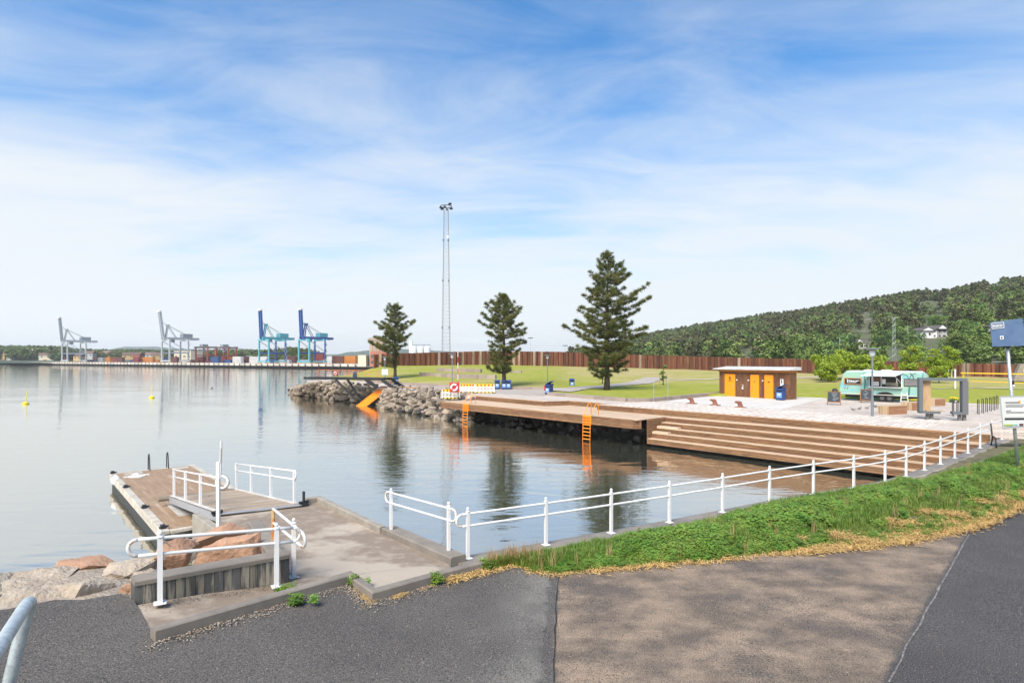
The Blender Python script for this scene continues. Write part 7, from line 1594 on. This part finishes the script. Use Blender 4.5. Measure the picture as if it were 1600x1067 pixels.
# ---- diving platform and stairs
def diving():
    B0 = P(554, 634, WZ); r = V(.57, .82, 0); w = V(.82, -.57, 0); t = thing('water_stairs', 'wide orange stairs descending the rocks into the water', 'stairs', B0); n = 16; L = 4.7; z0, z1 = WZ - .25, .56; W = 1.95
    for k in range(n):
        p = B0 + r * (L * (k + .5) / n); z = z0 + (z1 - z0) * (k + 1) / n; mb = MB(); mb.beam(V(p.x, p.y, z), V(p.x, p.y, z) + w * W, L / n + .06, .05); mb.build('tread', M_ORANGE, t, world=True); mb = MB(); q = B0 + r * (L * k / n); mb.beam(V(q.x, q.y, z - .09), V(q.x, q.y, z - .09) + w * W, .03, (z1 - z0) / n); mb.build('riser', M_ORANGE, t, world=True)
    for s in (-.06, W + .06): mb = MB(); a = B0 + w * s; b = a + r * L; mb.beam(V(a.x, a.y, z0 - .08), V(b.x, b.y, z1 - .14), .08, .34); mb.build('stringer', M_BLACK, t, world=True)
    p = B0 + r * L + w * W; mb = MB(); mb.beam(V(p.x, p.y, z1), V(p.x, p.y, z1) + w * 6.5, 1.2, .06); mb.build('landing', mat('landing_tan', (.50, .27, .10), .7), t, world=True)
    # platform
    E0, E1 = Q(596.5, 591.6, 72.5), Q(474.5, 589.8, 77.5); E1.z = E0.z; d = (E1 - E0).normalized(); nn = V(-d.y, d.x, 0); nn = nn if nn.y > 0 else -nn
    t2 = thing('diving_platform', 'black steel diving platform reaching out over the rocks', 'platform', E0 - V(0, 0, 2.4)); LP = (E1 - E0).length; PW = 2.2
    mb = MB(); a = E0 + nn * PW / 2; mb.beam(a, E1 + nn * PW / 2, PW, .12); mb.build('deck', M_BLACK, t2, world=True)
    for s in (0, PW): mb = MB(); mb.beam(E0 + nn * s + V(0, 0, -.08), E1 + nn * s + V(0, 0, -.08), .1, .3); mb.build('edge_beam', M_BLACK, t2, world=True)
    foot_ = Q(557, 626, 74.5)
    for px, s in ((523.5, 0), (535, .9)): mb = MB(); a = Q(px, 591, 75) + nn * s; a.z = E0.z - .1; mb.beam(a, foot_ + nn * s, .2, .24); mb.build('strut', M_BLACK, t2, world=True)
    for k in range(9):
        a = E0 - d * (.02 + .30 * k) ; z = E0.z - .12 - .17 * k; mb = MB(); mb.beam(V(a.x, a.y, z), V(a.x, a.y, z) + nn * PW, .34, .06); mb.build('step', M_BLACK, t2, world=True)
    for s in (0, PW): mb = MB(); a = E0 + nn * s + V(0, 0, -.15); b = E0 - d * 2.7 + nn * s; b.z = E0.z - 1.65; mb.beam(a, b, .1, .4); mb.build('stringer', M_BLACK, t2, world=True)
    mb = MB(); a = Q(571, 592.5, 73.5); b = Q(590, 605.5, 72.5); mb.beam(a, b, .12, .45); mb.build('brace', M_BLACK, t2, world=True)
    mr = mat('rail_orange', (.75, .22, .06), .5)
    xs = [.3 + (LP * .93) * k / 7 for k in range(8)]
    for x in xs: mb = MB(); a = E0 + d * x + nn * PW; mb.tube([a, a + V(0, 0, 1.0)], .025, 6); mb.build('rail_post', mr, t2, world=True)
    for h in (1.0,): mb = MB(); mb.tube([E0 + d * xs[0] + nn * PW + V(0, 0, h), E0 + d * xs[-1] + nn * PW + V(0, 0, h), E0 + d * (xs[-1] + .12) + nn * PW + V(0, 0, h - .12), E0 + d * (xs[-1] + .15) + nn * PW + V(0, 0, 0)], .025, 6); mb.build('rail', mr, t2, world=True, smooth=True)
    buoy_case('small red lifebuoy case on the diving platform rail', E0 + d * (LP * .70) + nn * (PW - .3) + V(0, 0, .06), .6, .2, 0)
    c = E0 + d * (LP * .44) + nn * (PW - .4); mb = MB(); mb.box((0, 0, .3), (.5, .3, .5)); mb.box((0, 0, .62), (.3, .26, .16)); o = mb.build('notice_box', mat('box_dark', (.03, .045, .09), .5)); o.location = c; tag(o, 'small dark notice box standing on the diving platform', 'box')
    # orange safety fence beside the stairs' top
    g = thing('safety_fence', 'low orange safety fence on the grass behind the stairs', 'fence', Q(560, 590, 90)); pts = [Q(545, 588, 88), Q(560, 590, 89), Q(572, 591, 90), Q(588, 592.5, 88), Q(610, 596, 85)]
    for p in pts: mb = MB(); mb.tube([p + V(0, 0, -.5), p + V(0, 0, 1.0)], .03, 6); mb.build('post', mr, g, world=True)
    for h in (.5, .95): mb = MB(); mb.tube([p + V(0, 0, h) for p in pts], .02, 5); mb.build('rail', mr, g, world=True)
diving()
# ---- volleyball court, pillar and thin posts
def volley():
    b = lawn_at(1492.5, 607); t = thing('volleyball_net', 'yellow-banded volleyball net with a white post on the lawn', 'net', b); s = b.y / F; my = mat('band_yellow', (.75, .47, .02), .6)
    h = 30 * s; mb = MB(); mb.tube([(0, 0, -.2), (0, 0, h)], .085, 8); mb.build('post', M_PLASTW, t); e = Q(1660, 585.5, b.y - 6) - b
    a0 = Q(1501, 582.6, b.y) - b; a1 = Q(1518, 595.2, b.y) - b; z0 = e + V(0, 0, 0); z1 = Q(1660, 600.5, b.y - 6) - b
    mb = MB(); mb.beam(a0, z0, .03, .13); mb.build('upper_band', my, t); mb = MB(); mb.beam(a1, z1, .03, .10); mb.build('lower_band', my, t); mb = MB(); mb.beam(a0 + V(.3, 0, 0), Q(1505, 593, b.y) - b, .16, .1); mb.build('band_end', my, t)
    mb = MB(); mb.tube([(0, 0, h - .05), a0], .012, 4); mb.build('guy_line', M_DARK, t)
    p2 = Q(1660, 608.5, b.y - 6) - b; mb = MB(); mb.tube([p2, z0 + V(0, 0, .1)], .085, 8); mb.build('post', M_PLASTW, t)
    g = lawn_at(1484, 590.5); t = thing('small_goal', 'small pale goal frame near the rusty wall', 'goal', g); hh = 13 * g.y / F
    for x in (-.2, .32): mb = MB(); mb.tube([(x, 0, -.2), (x, 0, hh)], .05, 6); mb.build('upright', M_PLASTW, t)
    mb = MB(); mb.tube([(-.2, 0, hh), (.7, 0, hh)], .05, 6); mb.build('crossbar', M_PLASTW, t)
    q = Q(1594, 592, 80); t = thing('concrete_pillar', 'tapered pale concrete block with a ring mark near the sign pole', 'block', q, R(-20)); mb = MB(); hh = 24 * 80 / F; mb.extrude([(-.75, -.3), (1.6, -.3), (1.6, hh), (.05, hh)], (0, 0, 0), (1, 0, 0), (0, 0, 1), (0, 1, 0), .8); mb.build('block', M_CONC, t)
    mb = MB(); mb.tube([V(.75 + .4 * math.cos(k * math.pi / 8), -.02, hh * .5 + .4 * math.sin(k * math.pi / 8)) for k in range(17)], .05, 6, caps=False); mb.build('ring_mark', mat('ring_pale', (.5, .47, .42), .8), t)
    for (px, py, y0, lab) in ((1021.5, 628, 588, 'left thin grey post by the granite kerb'), (1043.5, 626.5, 590, 'right thin grey post by the granite kerb')):
        p = P(px, py, ZP); hh = (py - y0) * p.y / F; t = thing('thin_post', lab, 'post', p); mb = MB(); mb.tube([(0, 0, -.1), (0, 0, hh)], .02, 6); mb.build('shaft', M_GALV, t); mb = MB(); mb.lathe((0, 0, 0), [(.09, 0), (.09, .015), (.03, .02)], 8); mb.build('foot_plate', M_GALV, t)
volley()
def duck(label, px, py, rz):
    p = P(px, py, ZP); t_ = bpy.data.meshes.new('duck'); bm = bmesh.new()
    o = bpy.data.objects.new('duck', t_); COL.objects.link(o); bm.free()
    rings = [(-.30, .10, .015), (-.24, .12, .05), (-.14, .14, .095), (0, .145, .115), (.10, .15, .10), (.16, .18, .06), (.18, .24, .042), (.20, .30, .045), (.235, .32, .042), (.265, .31, .025), (.31, .298, .018), (.33, .295, .006)]
    vs = []; fs = []; n = 10
    for x, z, r in rings:
        for k in range(n): a = 2 * math.pi * k / n; vs.append((x, r * math.cos(a), z + r * .85 * math.sin(a)))
    for i in range(len(rings) - 1):
        for k in range(n): k2 = (k + 1) % n; fs.append((i * n + k, i * n + k2, (i + 1) * n + k2, (i + 1) * n + k))
    fs.append(tuple(range(n))); fs.append(tuple((len(rings) - 1) * n + k for k in range(n)))
    for s in (-1, 1):
        b = len(vs); vs += [(-.01, s * .04, 0), (.08, s * .07, .0), (.08, s * .02, 0), (0, s * .05, .06)]; fs += [(b, b + 1, b + 2), (b, b + 1, b + 3), (b, b + 2, b + 3), (b + 1, b + 2, b + 3)]
    t_.from_pydata(vs, [], fs); t_.materials.append(mat('duck_brown', (.13, .11, .09), .8, var=(.30, .27, .23), vs=14, con=(.45, .6), rnd=.3)); t_.polygons.foreach_set('use_smooth', [True] * len(fs)); o.location = p; o.scale = (.75, .75, .75); o.rotation_euler = (0, 0, R(rz)); tag(o, label, 'duck', 'ducks on the plaza')
duck('leftmost of the four ducks resting on the plaza', 1333, 641.5, 170); duck('second duck from the left, darker, on the plaza', 1343, 640, 20); duck('third duck from the left on the plaza', 1355, 638.8, 0); duck('rightmost duck, just right of the lamp post', 1368, 636.8, 190)
mb = MB(); mb.ball((0, 0, .05), .16, 8, 5, (1.4, .9, .6)); mb.ball((.2, 0, .17), .06, 6, 4); o = mb.build('water_bird', M_DARK, smooth=True); o.location = P(331, 606.5, WZ); tag(o, 'tiny dark bird floating far out on the water', 'bird')
# ================================================================ WEEDS, GRASS, STRAW AND GRIT
M_WEED = mat('weed_leaf', (.105, .205, .024), .55, var=(.185, .295, .048), vs=1.1, con=(.35, .65), coord='World', trans=.25, rnd=.38, hue=.022)
M_BLADE = mat('grass_blade', (.13, .24, .03), .6, var=(.22, .28, .05), vs=1.4, coord='World', trans=.3, rnd=.2)
M_STRAW = mat('straw', (.56, .38, .14), .9, var=(.44, .27, .09), vs=4, rnd=.25)
M_DRYST = mat('dry_stalk', (.36, .25, .11), .9, rnd=.2)
def weed_proto(seed, n_stem, H, spread, leaf, m=M_WEED, per=9):
    rng = np.random.default_rng(seed); vs = []; fs = []
    for s in range(n_stem):
        a = rng.uniform(0, 6.28); r = spread * math.sqrt(rng.uniform(0, 1)); h = H * rng.uniform(.55, 1.1); base = np.array([r * .4 * math.cos(a), r * .4 * math.sin(a), 0]); top = np.array([r * math.cos(a), r * math.sin(a), h])
        o = len(vs); w = .004; vs += [base + [w, 0, 0], base - [w, 0, 0], top]; fs.append((o, o + 1, o + 2))
        for k in range(per):
            t = .25 + .75 * (k + rng.uniform(0, 1)) / per; c = base + (top - base) * t; az = rng.uniform(0, 6.28); el = rng.uniform(-.35, .5); d = np.array([math.cos(az) * math.cos(el), math.sin(az) * math.cos(el), math.sin(el)]); sd = np.array([-math.sin(az), math.cos(az), 0]); L = leaf * rng.uniform(.6, 1.2) * (1.15 - .45 * t); up = np.array([0, 0, .16 * L])
            o = len(vs); p0 = c + d * .01; vs += [p0, p0 + d * L * .45 + sd * L * .36 - up, p0 + d * L * .5 + up, p0 + d * L * .45 - sd * L * .36 - up, p0 + d * L - up * .8]; fs += [(o, o + 1, o + 2), (o + 1, o + 4, o + 2), (o + 2, o + 4, o + 3), (o, o + 2, o + 3)]
    return np_mesh('weed', np.array(vs), np.array(fs), m)
def blade_proto(seed, n, H, spread, m, w=.006, droop=.5):
    rng = np.random.default_rng(seed); vs = []; fs = []
    for k in range(n):
        a = rng.uniform(0, 6.28); r = spread * math.sqrt(rng.uniform(0, 1)); b = np.array([r * math.cos(a), r * math.sin(a), 0]); h = H * rng.uniform(.5, 1.15); az = rng.uniform(0, 6.28); d = np.array([math.cos(az), math.sin(az), 0]); s = np.array([-math.sin(az), math.cos(az), 0]) * w
        o = len(vs); m1 = b + d * h * .15 * droop + [0, 0, h * .6]; t = b + d * h * .6 * droop + [0, 0, h * (1 - .25 * droop)]; vs += [b + s, b - s, m1 + s * .8, m1 - s * .8, t]; fs += [(o, o + 1, o + 2), (o + 1, o + 3, o + 2), (o + 2, o + 3, o + 4)]
    return np_mesh('grass_tuft', np.array(vs), np.array(fs), m)
def straw_proto(seed, n, spread, hgt):
    rng = np.random.default_rng(seed); vs = []; fs = []
    for k in range(n):
        c = rng.normal(size=3) * np.array([spread, spread, 0]) * .5; c[2] = abs(rng.normal()) * hgt + .004; az = rng.uniform(0, 6.28); L = rng.uniform(.03, .10); d = np.array([math.cos(az), math.sin(az), rng.normal() * .35]); s = np.array([-math.sin(az), math.cos(az), .3]) * rng.uniform(.003, .006)
        o = len(vs); vs += [c - d * L / 2 + s, c - d * L / 2 - s, c + d * L / 2 - s, c + d * L / 2 + s]; fs += [(o, o + 1, o + 2), (o, o + 2, o + 3)]
    return np_mesh('straw', np.array(vs), np.array(fs), M_STRAW)
def zverge(x, y):
    y0, y1 = EY(x) - .06, max(KY(x) - .2, EY(x) + .02); t = min(1, max(0, (y - y0) / max(.05, y1 - y0))); return zk(x) - .03 + .09 * math.sin(math.pi * t) * min(1, (y1 - y0) / 2)

def vegetation():
    rr = random.Random(202); W = [weed_proto(k, 9, .34, .17, .105) for k in range(6)]; G = [blade_proto(30 + k, 46, .26, .13, M_BLADE) for k in range(4)]; S = [straw_proto(60 + k, 60, .22, .018) for k in range(4)]; DS = [blade_proto(80 + k, 12, .42, .07, M_DRYST, .004, .3) for k in range(2)]
    weeds = []; grass = []; straw = []; dry = []
    n = 0
    for _ in range(16000):
        x = rr.uniform(-.5, 24); y0 = EY(x); y1 = KY(x) - .22
        if x > 13: y1 = min(y1, lerp_tab(K2, x) - .15) if x > K2[0][0] else y1
        if y1 - y0 < .1: continue
        y1 -= .62 * sstep(7.5, 4.0, x); y = rr.uniform(y0 + .02, max(y1 - .02, y0 + .1)); px = 800 + F * x / y; t = (y - y0) / (y1 - y0); z = zverge(x, y) - .01
        nz = fbm(x * .9, y * .9, 2)
        # weeds thick from the middle, grass and straw on the right edge side
        dens = sstep(-.1, 1.0, x) * (1 - .96 * sstep(.62, .42, t) * sstep(5.0, 8.0, x)) * (1 - .5 * sstep(.8, 1.0, t) * sstep(3, 0, x)); edge_ = sstep(.0, .12, t)
        if rr.random() < dens * (.46 + .5 * nz) * (.3 + .7 * edge_):
            s = (.32 + .30 * sstep(.2, 4, x)) * (.75 + .55 * math.sin(math.pi * min(1, t * 1.1))) * (1 + .45 * nz) * rr.uniform(.75, 1.2); weeds.append((V(x, y, z), rr.uniform(0, 6.28), (max(s, .55), max(s, .55), s), rr.randrange(6)))
        elif rr.random() < .7:
            s = rr.uniform(.5, 1.05) * (.55 if t < .3 else 1); grass.append((V(x, y, z), rr.uniform(0, 6.28), s, rr.randrange(4)))
        if rr.random() < .006 + .06 * (x < .6): s = rr.uniform(.6, 1.2); dry.append((V(x, y, z), rr.uniform(0, 6), s, rr.randrange(2)))
    for _ in range(5200):
        x = rr.uniform(-1.2, 22)
        if rr.random() > (.05 + .12 * (x < 0) if x < 6 else .34): continue
        wd = .03 + .06 * sstep(4.5, 8, x) + .30 * sstep(6, 10, x); y = EY(x) + abs(rr.gauss(0, wd)) - .08 * rr.random(); 
        if y > EY(x) + 1.6: continue
        if fbm(x * 1.3, y * 1.3, 8) < -.05 and rr.random() < .75 and y > EY(x) + .1: continue
        straw.append((V(x, y, max(za(x, y), zverge(x, y)) + .012), rr.uniform(0, 6), rr.uniform(.7, 1.3), rr.randrange(4)))
    for k in range(9):                       # little heaps of clippings
        c = P([1240, 1310, 1345, 1445, 1490, 1545, 1570, 1410, 1585][k], [848, 842, 849, 808, 811, 794, 790, 822, 783][k], 0)
        for _ in range(16): straw.append((V(c.x + rr.gauss(0, .14), c.y + rr.gauss(0, .12), zverge(c.x, c.y) + rr.uniform(.03, .10)), rr.uniform(0, 6), rr.uniform(.7, 1.1), rr.randrange(4)))
    for seg in zip(kl[2:], kl[3:]):          # straw swept against the kerb
        for _ in range(9): f = rr.random(); p = seg[0].lerp(seg[1], f); straw.append((V(p.x + .05, p.y - abs(rr.gauss(0, .05)) - .03, za(p.x, p.y) + .008), rr.uniform(0, 6), rr.uniform(.3, .6), rr.randrange(4)))
    scatter('weeds', weeds, W); scatter('verge_grass', grass, G); scatter('straw_clippings', straw, S); scatter('dry_stalks', dry, DS)
    for (px, py, sc_, lab) in ((463, 944, .52, 'leafy weed growing at the foot of the kerb left of its corner'), (672, 913, .5, 'leafy weed at the kerb in front of the short pier railing'), (566, 916, .5, 'tiny weed in the inner corner of the kerb'), (756, 889, .55, 'weed clump at the kerb near the start of the long railing'), (452, 928, .45, 'weed sprouting behind the kerb by the rusty railing')):
        p = PF(px, py, za); t = thing('weed_plant', lab, 'weed', p); rr2 = random.Random(px)
        for k in range(5): o = link('stem', W[rr2.randrange(6)], t); o.location = (rr2.gauss(0, .10) * sc_ * 2, rr2.gauss(0, .04), 0); o.rotation_euler = (0, 0, rr2.uniform(0, 6)); o.scale = (sc_ * rr2.uniform(.8, 1.3),) * 3
vegetation()
def grit():
    rr = random.Random(55); pr = [rock_mesh('chip', (.028, .022, .015), 900 + k, mm, 0, n=8) for k, mm in enumerate([mat('chip_pale', (.42, .36, .29), .9, rnd=.3), mat('chip_dark', (.02, .02, .02), .9), mat('chip_tan', (.30, .20, .10), .9, rnd=.3)])]; pts = []
    for seg in zip(kl[:4], kl[1:5]):
        for _ in range(520):
            f = rr.random(); p = seg[0].lerp(seg[1], f); y = p.y - abs(rr.gauss(0, .16)) - .02; pts.append((V(p.x + rr.gauss(0, .05), y, za(p.x, y) + .014), rr.uniform(0, 6), rr.uniform(.4, 1.1), rr.choice([0, 0, 1, 2])))
    for _ in range(2600):
        x = rr.uniform(-7, 10); y = rr.uniform(5.5, 11)
        if y < EY(x) - .1: pts.append((V(x, y, za(x, y) + .012), rr.uniform(0, 6), rr.uniform(.3, .8), rr.choice([0, 1, 1, 2])))
    for _ in range(420):
        f = rr.random(); a = ramp['a'].lerp(ramp['m'], f); q = a + V(.1, -abs(rr.gauss(0, .18)) - .03, 0); pts.append((V(q.x, q.y, a.z + .02), rr.uniform(0, 6), rr.uniform(.3, .8), rr.choice([1, 1, 1, 2])))
    scatter('grit', pts, pr)
grit()
